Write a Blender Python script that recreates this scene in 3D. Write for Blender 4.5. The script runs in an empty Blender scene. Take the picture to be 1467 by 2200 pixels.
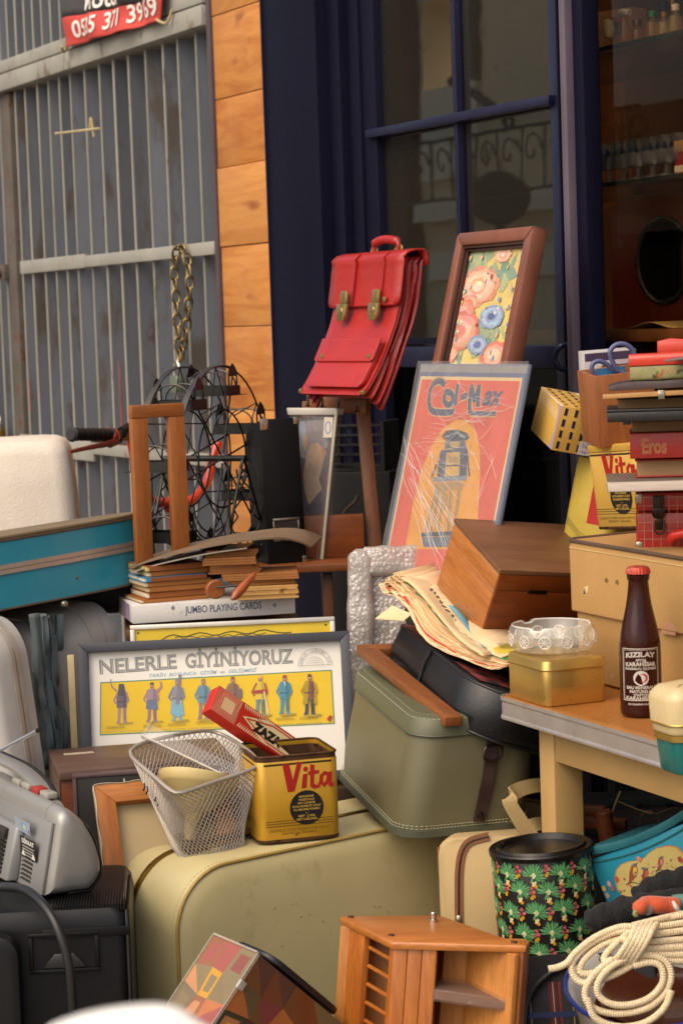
import bpy, bmesh, math, random
from mathutils import Vector, Matrix, noise
# ------------------------------------------------------------------ camera, sky, light, exposure
sc = bpy.context.scene
C = sc.collection
rad = math.radians
F, CAMZ, PITCH, ROLL = 4900.0, 1.38, rad(4.9), rad(-2.0)
CAM = Vector((0, 0, CAMZ))
RC = Matrix.Rotation(math.pi / 2 - PITCH, 3, 'X') @ Matrix.Rotation(ROLL, 3, 'Z')
cd = bpy.data.cameras.new('camera')
cam = bpy.data.objects.new('camera', cd)
C.objects.link(cam)
cam.matrix_world = Matrix.Translation(CAM) @ RC.to_4x4()
cd.sensor_fit = 'VERTICAL'
cd.sensor_height = 22.3
cd.lens = F * 22.3 / 2200
cd.clip_start, cd.clip_end = 0.05, 300
cd.dof.use_dof = True
cd.dof.focus_distance = 3.62
cd.dof.aperture_fstop = 6.3
sc.camera = cam
SUN_EL, SUN_AZ = rad(50), rad(226)          # azimuth of the sun measured clockwise from +Y
w = bpy.data.worlds.new('World')
sc.world = w
w.use_nodes = True
nt = w.node_tree
bg = nt.nodes['Background']
sky = nt.nodes.new('ShaderNodeTexSky')
sky.sky_type = 'NISHITA'
sky.sun_disc = False
sky.sun_elevation = SUN_EL
sky.sun_rotation = SUN_AZ
sky.air_density, sky.dust_density, sky.ozone_density = 1.0, 4.0, 0.5
nt.links.new(sky.outputs[0], bg.inputs[0])
bg.inputs[1].default_value = 0.15
sl = bpy.data.lights.new('sun', 'SUN')
sl.energy, sl.angle, sl.color = 1.25, rad(80), (1.0, 0.90, 0.76)
so = bpy.data.objects.new('sun', sl)
C.objects.link(so)
sdir = Vector((math.sin(SUN_AZ) * math.cos(SUN_EL), math.cos(SUN_AZ) * math.cos(SUN_EL), math.sin(SUN_EL)))
so.matrix_world = Matrix.Translation((0, 0, 20)) @ sdir.to_track_quat('Z', 'Y').to_matrix().to_4x4()
vs = sc.view_settings
vs.view_transform, vs.look, vs.gamma, vs.exposure = 'Standard', 'None', 1.0, 0.45
vs.use_white_balance, vs.white_balance_temperature, vs.white_balance_tint = True, 7100, 10
sc.cycles.max_bounces = 10
sc.cycles.transparent_max_bounces = 16
# ------------------------------------------------------------------ helpers
rnd = random.Random(11)
def P(px, py, Y):
 """world point seen at photo pixel (px, py) at distance Y in front of the camera"""
 d = RC @ Vector(((px - 733.5) / F, -(py - 1100) / F, -1.0))
 return CAM + d * (Y / d.y)
def pose(o, yaw=0, lean=0, roll=0):
 return Matrix.Translation(o) @ Matrix.Rotation(rad(yaw), 4, 'Z') @ Matrix.Rotation(-rad(lean), 4, 'X') @ Matrix.Rotation(rad(roll), 4, 'Y')
def frame3(A, B, D):
 """frame with origin A, local x towards B, local z towards D (made square), y away"""
 x = (B - A).normalized()
 z = D - A
 z = (z - x * z.dot(x)).normalized()
 y = z.cross(x)
 m = Matrix((x, y, z)).transposed().to_4x4()
 return Matrix.Translation(A) @ m
def on(M, y=0.0):
 """photo pixel -> local (x, z) on the plane y of frame M"""
 Mi = M.inverted()
 o = Mi @ CAM
 def q(px, py):
  d = Mi.to_3x3() @ (RC @ Vector(((px - 733.5) / F, -(py - 1100) / F, -1.0)))
  k = (y - o.y) / d.y
  p = o + d * k
  return (p.x, p.z)
 return q
def lin(c):
 return tuple((v / 12.92 if v <= 0.04045 else ((v + 0.055) / 1.055) ** 2.4) for v in c)
def hx(s):
 return lin(tuple(int(s[i:i + 2], 16) / 255 for i in (0, 2, 4)))
MATS = {}
def _nodes(name):
 m = bpy.data.materials.new(name)
 m.use_nodes = True
 n = m.node_tree.nodes
 return m, n, m.node_tree.links, n['Principled BSDF']
def _noise(n, l, vec, scale, detail=4, rough=0.55, dist=0.0):
 t = n.new('ShaderNodeTexNoise')
 t.inputs['Scale'].default_value = scale
 t.inputs['Detail'].default_value = detail
 t.inputs['Roughness'].default_value = rough
 t.inputs['Distortion'].default_value = dist
 l.new(vec, t.inputs['Vector'])
 return t.outputs['Fac']
def _ramp(n, l, fac, stops):
 r = n.new('ShaderNodeValToRGB')
 e = r.color_ramp.elements
 while len(e) < len(stops):
  e.new(0.5)
 for el, (p, c) in zip(e, stops):
  el.position = p
  el.color = (*c, 1) if len(c) == 3 else c
 l.new(fac, r.inputs['Fac'])
 return r.outputs['Color']
def _mix(n, l, fac, a, b, mode='MIX'):
 x = n.new('ShaderNodeMix')
 x.data_type = 'RGBA'
 x.blend_type = mode
 for sck, v in ((x.inputs[0], fac), (x.inputs[6], a), (x.inputs[7], b)):
  if hasattr(v, 'links'):
   l.new(v, sck)
  else:
   sck.default_value = v if isinstance(v, (int, float)) else (*v, 1)
 return x.outputs[2]
def _bump(n, l, b, h, strength, dist=0.002):
 k = n.new('ShaderNodeBump')
 k.inputs['Strength'].default_value = strength
 k.inputs['Distance'].default_value = dist
 l.new(h, k.inputs['Height'])
 l.new(k.outputs[0], b.inputs['Normal'])
def _coord(n, l, scale=(1, 1, 1), rot=(0, 0, 0)):
 tc = n.new('ShaderNodeTexCoord')
 mp = n.new('ShaderNodeMapping')
 mp.inputs['Scale'].default_value = scale
 mp.inputs['Rotation'].default_value = rot
 l.new(tc.outputs['Object'], mp.inputs[0])
 return mp.outputs[0]
def mat(name, col, rough=0.5, metal=0.0, var=0.18, vs=9, bump=0.15, bs=160, spec=0.5, coat=0.0, stain=None, stretch=(1, 1, 1), sheen=0.0):
 """worn surface: large and small tone variation, optional stains (colour, share 0-1, scale), fine relief"""
 if name in MATS:
  return MATS[name]
 if isinstance(col, str):
  col = hx(col)
 m, n, l, b = _nodes(name)
 v = _coord(n, l, stretch)
 a = _noise(n, l, v, vs, 5)
 f = _noise(n, l, v, vs * 11, 3)
 lo = tuple(c * (1 - var) for c in col)
 hi = tuple(min(1, c * (1 + var)) for c in col)
 c1 = _ramp(n, l, a, [(0.3, lo), (0.7, hi)])
 c2 = _ramp(n, l, f, [(0.25, (1 - var * 0.5,) * 3), (0.75, (1.0,) * 3)])
 c = _mix(n, l, 1.0, c1, c2, 'MULTIPLY')
 for st in (stain if isinstance(stain, list) else [stain] if stain else []):
  sc_, share, scl = st[0], st[1], st[2]
  s = _noise(n, l, v, scl, 8, 0.68)
  k = _ramp(n, l, s, [(0.70 - share * 0.5, (0, 0, 0)), (0.74 - share * 0.5 + 0.04, (1, 1, 1))])
  c = _mix(n, l, k, c, hx(sc_) if isinstance(sc_, str) else sc_)
 l.new(c, b.inputs['Base Color'])
 rr = _ramp(n, l, a, [(0.3, (max(0, rough - 0.08),) * 3), (0.7, (min(1, rough + 0.1),) * 3)])
 l.new(rr, b.inputs['Roughness'])
 b.inputs['Metallic'].default_value = metal
 b.inputs['Specular IOR Level'].default_value = spec
 b.inputs['Coat Weight'].default_value = coat
 b.inputs['Sheen Weight'].default_value = sheen
 if bump:
  _bump(n, l, b, _noise(n, l, v, bs, 4), bump)
 MATS[name] = m
 return m
def wood(name, c1, c2, grain='x', scale=5, rough=0.5, bump=0.12, coat=0.0, knots=False, contrast=1.0):
 if name in MATS:
  return MATS[name]
 c1, c2 = hx(c1), hx(c2)
 m, n, l, b = _nodes(name)
 st = {'x': (0.5, 6, 6), 'y': (6, 0.5, 6), 'z': (6, 6, 0.5)}[grain]
 v = _coord(n, l, st)
 a = _noise(n, l, v, scale, 6, 0.6, 0.6)
 fine = _noise(n, l, v, scale * 9, 3, 0.6)
 v2 = _coord(n, l)
 big = _noise(n, l, v2, scale * 0.9, 3)
 c = _ramp(n, l, a, [(0.5 - 0.18 / contrast, c1), (0.5 + 0.18 / contrast, c2)])
 c = _mix(n, l, 1.0, c, _ramp(n, l, fine, [(0.3, (0.72, 0.72, 0.72)), (0.6, (1, 1, 1))]), 'MULTIPLY')
 c = _mix(n, l, 1.0, c, _ramp(n, l, big, [(0.3, (0.82, 0.8, 0.78)), (0.7, (1.06, 1.06, 1.06))]), 'MULTIPLY')
 if knots:
  vo = n.new('ShaderNodeTexVoronoi')
  vo.inputs['Scale'].default_value = 4.2
  st2 = {'x': (0.6, 1.5, 1.5), 'y': (1.5, 0.6, 1.5), 'z': (1.5, 1.5, 0.6)}[grain]
  l.new(_coord(n, l, st2), vo.inputs['Vector'])
  k = _ramp(n, l, vo.outputs['Distance'], [(0.0, (0.9, 0.9, 0.9)), (0.1, (0.25, 0.25, 0.25)), (0.2, (0, 0, 0))])
  c = _mix(n, l, k, c, tuple(x * 0.35 for x in c1))
 l.new(c, b.inputs['Base Color'])
 b.inputs['Roughness'].default_value = rough
 b.inputs['Coat Weight'].default_value = coat
 b.inputs['Coat Roughness'].default_value = 0.2
 _bump(n, l, b, fine, bump, 0.001)
 MATS[name] = m
 return m
def printed(name, rough=0.5, wear=0.08, scale=14, coat=0.0, scratch=None):
 """surface that takes its colours from the printed shapes (attribute Col)"""
 if name in MATS:
  return MATS[name]
 m, n, l, b = _nodes(name)
 at = n.new('ShaderNodeAttribute')
 at.attribute_name = 'Col'
 v = _coord(n, l)
 a = _noise(n, l, v, scale, 6, 0.65)
 c = _mix(n, l, 1.0, at.outputs['Color'], _ramp(n, l, a, [(0.3, (1 - wear,) * 3), (0.65, (1, 1, 1))]), 'MULTIPLY')
 if scratch:
  s = _noise(n, l, v, scratch[2], 9, 0.72)
  k = _ramp(n, l, s, [(0.70 - scratch[1] * 0.5, (0, 0, 0)), (0.75 - scratch[1] * 0.5, (1, 1, 1))])
  c = _mix(n, l, k, c, hx(scratch[0]))
 l.new(c, b.inputs['Base Color'])
 b.inputs['Roughness'].default_value = rough
 b.inputs['Coat Weight'].default_value = coat
 MATS[name] = m
 return m
def clear(name, tint=(1, 1, 1), ior=1.5, rough=0.02, bump=0, bs=60, haze=0.0, hazecol=(0.8, 0.8, 0.8), bdist=0.003):
 """thin transparent sheet or glass: transparent + fresnel gloss (+ a little milky diffuse)"""
 if name in MATS:
  return MATS[name]
 m, n, l, b = _nodes(name)
 n.remove(b)
 out = n['Material Output']
 tr = n.new('ShaderNodeBsdfTransparent')
 tr.inputs[0].default_value = (*tint, 1)
 gl = n.new('ShaderNodeBsdfGlossy')
 gl.inputs['Roughness'].default_value = rough
 fr = n.new('ShaderNodeFresnel')
 fr.inputs['IOR'].default_value = ior
 mx = n.new('ShaderNodeMixShader')
 ge = n.new('ShaderNodeNewGeometry')
 on_front = n.new('ShaderNodeMath')
 on_front.operation = 'MULTIPLY_ADD'
 l.new(ge.outputs['Backfacing'], on_front.inputs[0])
 on_front.inputs[1].default_value, on_front.inputs[2].default_value = -1.0, 1.0
 ml = n.new('ShaderNodeMath')
 ml.operation = 'MULTIPLY'
 l.new(fr.outputs[0], ml.inputs[0])
 l.new(on_front.outputs[0], ml.inputs[1])
 l.new(ml.outputs[0], mx.inputs[0])
 src = tr.outputs[0]
 if haze:
  df = n.new('ShaderNodeBsdfDiffuse')
  df.inputs[0].default_value = (*hazecol, 1)
  m2 = n.new('ShaderNodeMixShader')
  m2.inputs[0].default_value = haze
  l.new(src, m2.inputs[1])
  l.new(df.outputs[0], m2.inputs[2])
  src = m2.outputs[0]
 l.new(src, mx.inputs[1])
 l.new(gl.outputs[0], mx.inputs[2])
 if bump:
  k = n.new('ShaderNodeBump')
  k.inputs['Strength'].default_value = bump
  k.inputs['Distance'].default_value = bdist
  l.new(_noise(n, l, _coord(n, l), bs, 3), k.inputs['Height'])
  l.new(k.outputs[0], gl.inputs['Normal'])
  l.new(k.outputs[0], fr.inputs['Normal'])
 l.new(mx.outputs[0], out.inputs[0])
 MATS[name] = m
 return m
def rrect(w, h, r, n=6, cx=0.0, cy=0.0):
 """rounded rectangle, counter-clockwise from the lower right corner"""
 r = min(r, w / 2 - 1e-5, h / 2 - 1e-5)
 pts = []
 for qx, qy, a0 in ((1, -1, -90), (1, 1, 0), (-1, 1, 90), (-1, -1, 180)):
  for i in range(n + 1):
   a = rad(a0 + 90 * i / n)
   pts.append((cx + qx * (w / 2 - r) + r * math.cos(a), cy + qy * (h / 2 - r) + r * math.sin(a)))
 return pts
def ell(cx, cy, rx, ry=None, n=28, rot=0, a0=0, a1=360):
 ry = rx if ry is None else ry
 ca, sa = math.cos(rad(rot)), math.sin(rad(rot))
 full = abs(a1 - a0) >= 360
 out = []
 for i in range(n if full else n + 1):
  a = rad(a0 + (a1 - a0) * i / n)
  x, y = rx * math.cos(a), ry * math.sin(a)
  out.append((cx + x * ca - y * sa, cy + x * sa + y * ca))
 return out
def curve(pts, n=6, closed=False):
 """smooth line through the points (Catmull-Rom)"""
 pts = [Vector(p) for p in pts]
 N = len(pts)
 out = []
 for i in range(N if closed else N - 1):
  p0, p1, p2, p3 = (pts[(i - 1) % N], pts[i], pts[(i + 1) % N], pts[(i + 2) % N]) if closed else (pts[max(i - 1, 0)], pts[i], pts[i + 1], pts[min(i + 2, N - 1)])
  for j in range(n):
   t = j / n
   out.append(0.5 * ((2 * p1) + (p2 - p0) * t + (2 * p0 - 5 * p1 + 4 * p2 - p3) * t * t + (3 * p1 - p0 - 3 * p2 + p3) * t ** 3))
 if not closed:
  out.append(pts[-1])
 return out
class MB:
 """collects shapes and links them as one mesh object"""
 def __init__(s):
  s.bm = bmesh.new()
  s.mi = 0
 def face(s, vs_):
  try:
   f = s.bm.faces.new(vs_)
   f.material_index = s.mi
   return f
  except ValueError:
   return None
 def hexa(s, b, t):
  """b, t: bottom and top quads, both counter-clockwise seen from above"""
  b = [s.bm.verts.new(p) for p in b]
  t = [s.bm.verts.new(p) for p in t]
  n = len(b)
  s.face(b[::-1])
  s.face(t)
  for i in range(n):
   s.face((b[i], b[(i + 1) % n], t[(i + 1) % n], t[i]))
  return s
 def box(s, lo, hi, m=None):
  (x0, y0, z0), (x1, y1, z1) = lo, hi
  b = [Vector(p) for p in ((x0, y0, z0), (x1, y0, z0), (x1, y1, z0), (x0, y1, z0))]
  t = [Vector(p) for p in ((x0, y0, z1), (x1, y0, z1), (x1, y1, z1), (x0, y1, z1))]
  if m:
   b = [m @ p for p in b]
   t = [m @ p for p in t]
  return s.hexa(b, t)
 def cbox(s, c, d, m=None):
  return s.box([c[i] - d[i] / 2 for i in range(3)], [c[i] + d[i] / 2 for i in range(3)], m)
 def prism(s, pts, a, b, plane='xz', m=None):
  """extrude a 2D outline from a to b along the remaining axis"""
  f = {'xz': lambda u, v, k: Vector((u, k, v)), 'xy': lambda u, v, k: Vector((u, v, k)), 'yz': lambda u, v, k: Vector((k, u, v))}[plane]
  g = (lambda p: m @ p) if m else (lambda p: p)
  A = [s.bm.verts.new(g(f(u, v, a))) for u, v in pts]
  B = [s.bm.verts.new(g(f(u, v, b))) for u, v in pts]
  n = len(pts)
  s.face(A)
  s.face(B[::-1])
  for i in range(n):
   s.face((A[(i + 1) % n], A[i], B[i], B[(i + 1) % n]))
  return s
 def loft(s, rings, cap=True, closed=False, ringclosed=True):
  V = [[s.bm.verts.new(p) for p in r] for r in rings]
  n = len(V[0])
  K = len(V)
  for k in range(K if closed else K - 1):
   A, B = V[k], V[(k + 1) % K]
   for i in range(n if ringclosed else n - 1):
    s.face((A[i], A[(i + 1) % n], B[(i + 1) % n], B[i]))
  if cap and not closed:
   s.face(V[0][::-1])
   s.face(V[-1])
  return s
 def tube(s, pts, r, n=8, closed=False, cap=True):
  pts = [Vector(p) for p in pts]
  N = len(pts)
  rs = r if isinstance(r, (list, tuple)) else [r] * N
  tg = [(pts[(i + 1) % N] - pts[(i - 1) % N]) if closed else (pts[min(i + 1, N - 1)] - pts[max(i - 1, 0)]) for i in range(N)]
  tg = [t.normalized() if t.length > 1e-9 else Vector((0, 0, 1)) for t in tg]
  u = tg[0].orthogonal().normalized()
  rings = []
  for i in range(N):
   if i:
    u = (u - tg[i] * u.dot(tg[i]))
    u = u.normalized() if u.length > 1e-9 else tg[i].orthogonal().normalized()
   v = tg[i].cross(u)
   rings.append([pts[i] + (u * math.cos(2 * math.pi * k / n) + v * math.sin(2 * math.pi * k / n)) * rs[i] for k in range(n)])
  return s.loft(rings, cap=cap, closed=closed)
 def band(s, pts, width, thick, up):
  """flat strip along a path; up = direction of its width at each point (or one for all)"""
  pts = [Vector(p) for p in pts]
  N = len(pts)
  rings = []
  for i in range(N):
   t = (pts[min(i + 1, N - 1)] - pts[max(i - 1, 0)]).normalized()
   w_ = Vector(up[i] if isinstance(up, list) else up)
   w_ = (w_ - t * w_.dot(t)).normalized()
   k = t.cross(w_)
   rings.append([pts[i] + w_ * a * width / 2 + k * b_ * thick / 2 for a, b_ in ((-1, -1), (1, -1), (1, 1), (-1, 1))])
  return s.loft(rings)
 def lathe(s, prof, n=32, m=None, cap=True, axis='z'):
  rings = []
  for r, z in prof:
   ring = []
   for k in range(n):
    a = 2 * math.pi * k / n
    p = Vector((r * math.cos(a), r * math.sin(a), z))
    if axis == 'y':
     p = Vector((p.x, -p.z, p.y))
    elif axis == 'x':
     p = Vector((p.z, p.x, p.y))
    ring.append(m @ p if m else p)
   rings.append(ring)
  return s.loft(rings, cap=cap)
 def grid(s, f, nu, nv):
  V = [[s.bm.verts.new(f(i / nu, j / nv)) for j in range(nv + 1)] for i in range(nu + 1)]
  for i in range(nu):
   for j in range(nv):
    s.face((V[i][j], V[i + 1][j], V[i + 1][j + 1], V[i][j + 1]))
  return s
 def build(s, name, mats, parent=None, bevel=0, segs=2, smooth=38, solid=0, sub=0, M=None, warp=None):
  bm = s.bm
  bmesh.ops.recalc_face_normals(bm, faces=bm.faces)
  if bevel:
   ed = [e for e in bm.edges if len(e.link_faces) == 2 and e.calc_face_angle(0) > rad(32)]
   bmesh.ops.bevel(bm, geom=ed, offset=bevel, segments=segs, affect='EDGES', clamp_overlap=True, profile=0.5)
  if warp:
   for v in bm.verts:
    v.co = warp(v.co)
  me = bpy.data.meshes.new(name)
  bm.to_mesh(me)
  bm.free()
  for k in (mats if isinstance(mats, (list, tuple)) else [mats]):
   me.materials.append(k)
  me.polygons.foreach_set('use_smooth', [True] * len(me.polygons))
  me.set_sharp_from_angle(angle=rad(smooth))
  o = bpy.data.objects.new(name, me)
  C.objects.link(o)
  if solid:
   md = o.modifiers.new('solid', 'SOLIDIFY')
   md.thickness = abs(solid)
   md.offset = -1 if solid > 0 else 1
  if sub:
   md = o.modifiers.new('sub', 'SUBSURF')
   md.levels = md.render_levels = sub
  if parent:
   o.parent = parent
  if M is not None:
   o.matrix_world = M
  return o
_fonts = {}
def text_geo(txt, shear=0.0, fat=0.0, space=1.0):
 key = (txt, shear, fat, space)
 if key not in _fonts:
  cu = bpy.data.curves.new('lettering', 'FONT')
  cu.body = txt
  cu.size = 1.0
  cu.shear = shear
  cu.offset = fat
  cu.space_character = space
  cu.resolution_u = 4
  ob = bpy.data.objects.new('lettering', cu)
  me = bpy.data.meshes.new_from_object(ob)
  vs_ = [(v.co.x, v.co.y) for v in me.vertices]
  fs = [tuple(p.vertices) for p in me.polygons]
  bpy.data.objects.remove(ob)
  bpy.data.curves.remove(cu)
  bpy.data.meshes.remove(me)
  _fonts[key] = (vs_, fs)
 return _fonts[key]
class Print:
 """flat coloured shapes and lettering laid one over the other on a surface"""
 STEP = 0.00002
 def __init__(s, z=0.0003):
  s.v, s.f, s.c, s.z = [], [], [], z
 def _add(s, pts, faces, col):
  b = len(s.v)
  s.v += [(p[0], p[1], s.z) for p in pts]
  s.f += [tuple(b + i for i in f) for f in faces]
  s.c += [hx(col) if isinstance(col, str) else col] * len(faces)
  s.z += s.STEP
  return s
 def poly(s, pts, col):
  return s._add(pts, [tuple(range(len(pts)))], col)
 def rect(s, x0, y0, x1, y1, col):
  return s.poly([(x0, y0), (x1, y0), (x1, y1), (x0, y1)], col)
 def fine(s, x0, y0, x1, y1, col, nu=12, nv=4):
  """rectangle cut fine enough to wrap round a curved side"""
  pts = [(x0 + (x1 - x0) * i / nu, y0 + (y1 - y0) * j / nv) for i in range(nu + 1) for j in range(nv + 1)]
  fs = [(i * (nv + 1) + j, (i + 1) * (nv + 1) + j, (i + 1) * (nv + 1) + j + 1, i * (nv + 1) + j + 1) for i in range(nu) for j in range(nv)]
  return s._add(pts, fs, col)
 def ell(s, cx, cy, rx, ry, col, n=24, rot=0):
  return s.poly(ell(cx, cy, rx, ry, n, rot), col)
 def blob(s, cx, cy, rx, ry, col, n=14, jit=0.18, rot=0):
  return s.poly([(cx + (x - cx) * k, cy + (y - cy) * k) for (x, y) in ell(cx, cy, rx, ry, n, rot) for k in (1 + rnd.uniform(-jit, jit),)], col)
 def line(s, pts, w_, col, closed=False):
  pts = [Vector((p[0], p[1])) for p in pts]
  N = len(pts)
  L, Rr = [], []
  for i in range(N):
   t = (pts[(i + 1) % N] - pts[(i - 1) % N]) if closed else (pts[min(i + 1, N - 1)] - pts[max(i - 1, 0)])
   t = t.normalized() if t.length > 1e-9 else Vector((1, 0))
   k = Vector((-t.y, t.x)) * w_ / 2
   L.append(pts[i] + k)
   Rr.append(pts[i] - k)
  V = [(p.x, p.y) for p in L + Rr]
  fs = [(i, N + i, N + (i + 1) % N, (i + 1) % N) for i in range(N if closed else N - 1)]
  return s._add(V, fs, col)
 def box_line(s, x0, y0, x1, y1, w_, col):
  for a in ((x0, y0, x1, y0 + w_), (x0, y1 - w_, x1, y1), (x0, y0 + w_, x0 + w_, y1 - w_), (x1 - w_, y0 + w_, x1, y1 - w_)):
   s.rect(*a, col)
   s.z -= s.STEP
  s.z += s.STEP
  return s
 def text(s, txt, x, y, h, col, width=None, shear=0, fat=0, space=1.0, align='l', rot=0, arc=None, taper=None):
  """x, y = start of the base line (or its middle), h = cap height; width squeezes or stretches to fit; arc bends up or down"""
  v, f = text_geo(txt, shear, fat, space)
  if not v:
   return s
  x0, x1 = min(p[0] for p in v), max(p[0] for p in v)
  sy = h / 0.69
  sx = (width / (x1 - x0)) if width else sy
  W = (x1 - x0) * sx
  ox = {'l': 0, 'c': -W / 2, 'r': -W}[align]
  ca, sa = math.cos(rad(rot)), math.sin(rad(rot))
  out = []
  for a, b in v:
   u, k = (a - x0) * sx + ox, b * sy
   if arc:
    k += arc * (1 - ((u - ox - W / 2) / (W / 2)) ** 2)
   out.append((x + u * ca - k * sa, y + u * sa + k * ca))
  return s._add(out, f, col)
 def build(s, name, parent, m, map=None):
  g = map or (lambda u, v, z: Vector((u, -z, v)))
  me = bpy.data.meshes.new(name)
  me.from_pydata([g(*p) for p in s.v], [], s.f)
  at = me.color_attributes.new('Col', 'FLOAT_COLOR', 'CORNER')
  buf = []
  for p, c in zip(me.polygons, s.c):
   buf += [*c, 1.0] * p.loop_total
  at.data.foreach_set('color', buf)
  me.materials.append(m)
  o = bpy.data.objects.new(name, me)
  C.objects.link(o)
  if parent:
   o.parent = parent
  return o
def thing(name, label, cat, M=None, group=None):
 o = bpy.data.objects.new(name, None)
 C.objects.link(o)
 o.empty_display_size = 0.05
 if M is not None:
  o.matrix_world = M if isinstance(M, Matrix) else Matrix.Translation(M)
 o['label'], o['category'] = label, cat
 if group:
  o['group'] = group
 return o
def tag(o, label, cat, M=None, group=None):
 o['label'], o['category'] = label, cat
 if group:
  o['group'] = group
 if M is not None:
  o.matrix_world = M if isinstance(M, Matrix) else Matrix.Translation(M)
 return o
def dup(root, M, label=None):
 r = root.copy()
 C.objects.link(r)
 r.matrix_world = M
 if label:
  r['label'] = label
 for ch in list(root.children):
  c = ch.copy()
  C.objects.link(c)
  c.parent = r
  for g in ch.children:
   d = g.copy()
   C.objects.link(d)
   d.parent = c
 return r
def box_part(name, lo, hi, m, parent, bevel=0.001, **k):
 return MB().box(lo, hi).build(name, m, parent, bevel=bevel, **k)
# ------------------------------------------------------------------ the place: ground, street front, house across the street
FM = pose((-0.149, 5.5, 0), -63.56)          # x along the shop fronts (towards the camera side), y into the building
qF = on(FM)
m = mat('paving', '7d766c', 0.85, var=0.25, vs=1.3, bump=0.4, bs=40, stain=('4c463f', 0.25, 3))
o = MB().box((-60, -60, -0.2), (60, 60, 0)).build('ground', m)
o['kind'] = 'structure'
o['label'] = 'grey street paving under the display'
# --- grey steel gate
gate_m = mat('gate_steel', '747a84', 0.5, var=0.14, vs=5, bump=0.12, bs=60, spec=0.4, stretch=(1, 1, 0.35), stain=[('67605a', 0.30, 7), ('54392a', 0.12, 13), ('3a2a22', 0.05, 20)])
gate_l = mat('gate_edge', '99978f', 0.5, var=0.12, vs=6, bump=0.1, bs=60, stretch=(1, 1, 0.5), stain=[('77695a', 0.22, 14), ('5a4030', 0.06, 22)])
rust_m = mat('rusty_steel', '57504a', 0.75, var=0.3, vs=9, bump=0.3, bs=60, stain=('5a3620', 0.3, 18))
back_m = mat('gate_back', '857468', 0.7, var=0.2, vs=4, stain=('8a5a2c', 0.35, 3))
gate = thing('metal_gate', 'blue grey steel gate of upright fins left of the orange boards', 'gate', FM)
box_part('back_sheet', (-4.2, 0.075, 0.03), (-0.29, 0.083, 4.2), back_m, gate)
x_lo = [16, 51, 73, 99, 123, 147, 170, 201, 233, 264, 296, 332, 370, 402, 440, 471]
xs = [qF(x, 600)[0] for x in x_lo]
step = 0.078
xl = [xs[0] - step * k for k in range(1, 30)]
bars = []
def gate_bar(x, z0, z1, tilt, edge=True):
 b = MB()
 mm = Matrix.Translation((x, 0, 0)) @ Matrix.Rotation(rad(tilt), 4, 'Z')
 b.box((-0.003, 0.004, z0), (0.001, 0.074, z1), mm)
 b.mi = 1
 b.box((-0.0075, 0, z0), (0.002, 0.0038, z1), mm)
 return b.build('bar', [gate_m, gate_l], gate, warp=lambda p: p + Vector((0.004 * noise.noise((x * 9, p.z * 1.3, 0)), 0, 0)))
for x in xs[1:]:
 tl = rnd.uniform(-7, 7)
 gate_bar(x, 1.04, 1.548, tl)
 gate_bar(x, 1.575, 2.107, tl + rnd.uniform(-3, 3))
 gate_bar(x, 0.08, 1.01, tl)
for k in range(48):
 x = -0.36 - k * 0.0795
 gate_bar(x, 2.2, 3.4, rnd.uniform(-5, 5))
for x in [xs[0]] + xl[:28]:
 gate_bar(x, 0.08, 2.1, rnd.uniform(-4, 4))
b = MB()
b.box((-4.2, -0.03, 2.112), (-0.29, 0.07, 2.163)).box((-4.2, -0.026, 2.168), (-0.29, 0.07, 2.205))
b.box((-4.2, -0.02, 3.4), (-0.29, 0.07, 3.5))
b.build('beam', gate_l, gate, bevel=0.003)
MB().box((-1.24, -0.018, 1.546), (-0.292, -0.001, 1.579)).build('rail', gate_l, gate, bevel=0.002)
MB().box((-1.82, -0.012, 1.545), (-1.243, -0.001, 1.585)).build('rail', gate_l, gate, bevel=0.002)
MB().box((-1.24, -0.018, 1.008), (-0.292, -0.001, 1.04)).build('rail', gate_l, gate, bevel=0.002)
MB().box((-1.9, -0.012, 0.985), (-1.243, -0.001, 1.045)).build('rail', gate_l, gate, bevel=0.002)
MB().box((-1.955, -0.006, 0.03), (-1.87, 0.06, 2.108)).build('post', rust_m, gate, bevel=0.002)
for z in (1.555, 0.96):
 MB().cbox((-1.97, -0.014, z), (0.05, 0.02, 0.05)).lathe([(0, -0.012), (0.014, -0.012), (0.014, 0.012), (0, 0.012)], 12, Matrix.Translation((-1.975, -0.03, z)), axis='y').build('hinge', rust_m, gate, bevel=0.002)
red_m = mat('red_paint_mark', '7c474a', 0.6, var=0.2)
MB().prism([(-1.035, 1.06), (-1.018, 1.06), (-1.02, 1.26), (-1.033, 1.29)], -0.0035, -0.001).build('paint_mark', red_m, gate)
MB().prism([(-1.80, 1.12), (-1.785, 1.12), (-1.786, 1.21), (-1.797, 1.22)], -0.0095, -0.007).build('paint_mark', red_m, gate)
# flashing strip between gate and boards
tag(MB().box((-0.29, -0.018, 0.0), (-0.27, 0.06, 4.2)).build('corner_strip', mat('mauve_strip', '54454a', 0.5, var=0.1), bevel=0.002), 'thin mauve metal strip between gate and orange boards', 'trim strip', FM)
# twig caught on the bars
twm = mat('twig', 'b5a37c', 0.8)
a_, b_ = P(120, 287, 6.45), P(216, 276, 6.1)
b = MB().tube(curve([a_, a_.lerp(b_, 0.4) + Vector((0, -0.02, -0.002)), a_.lerp(b_, 0.8), b_], 5), 0.0035, 6)
b.tube(curve([a_.lerp(b_, 0.78), a_.lerp(b_, 0.8) + Vector((0.002, -0.004, 0.03)), a_.lerp(b_, 0.83) + Vector((0.004, 0, -0.02))], 5), 0.004, 6)
tag(b.build('wire_tie', twm), 'pale wire tied across the upper gate bars', 'wire')
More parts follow.
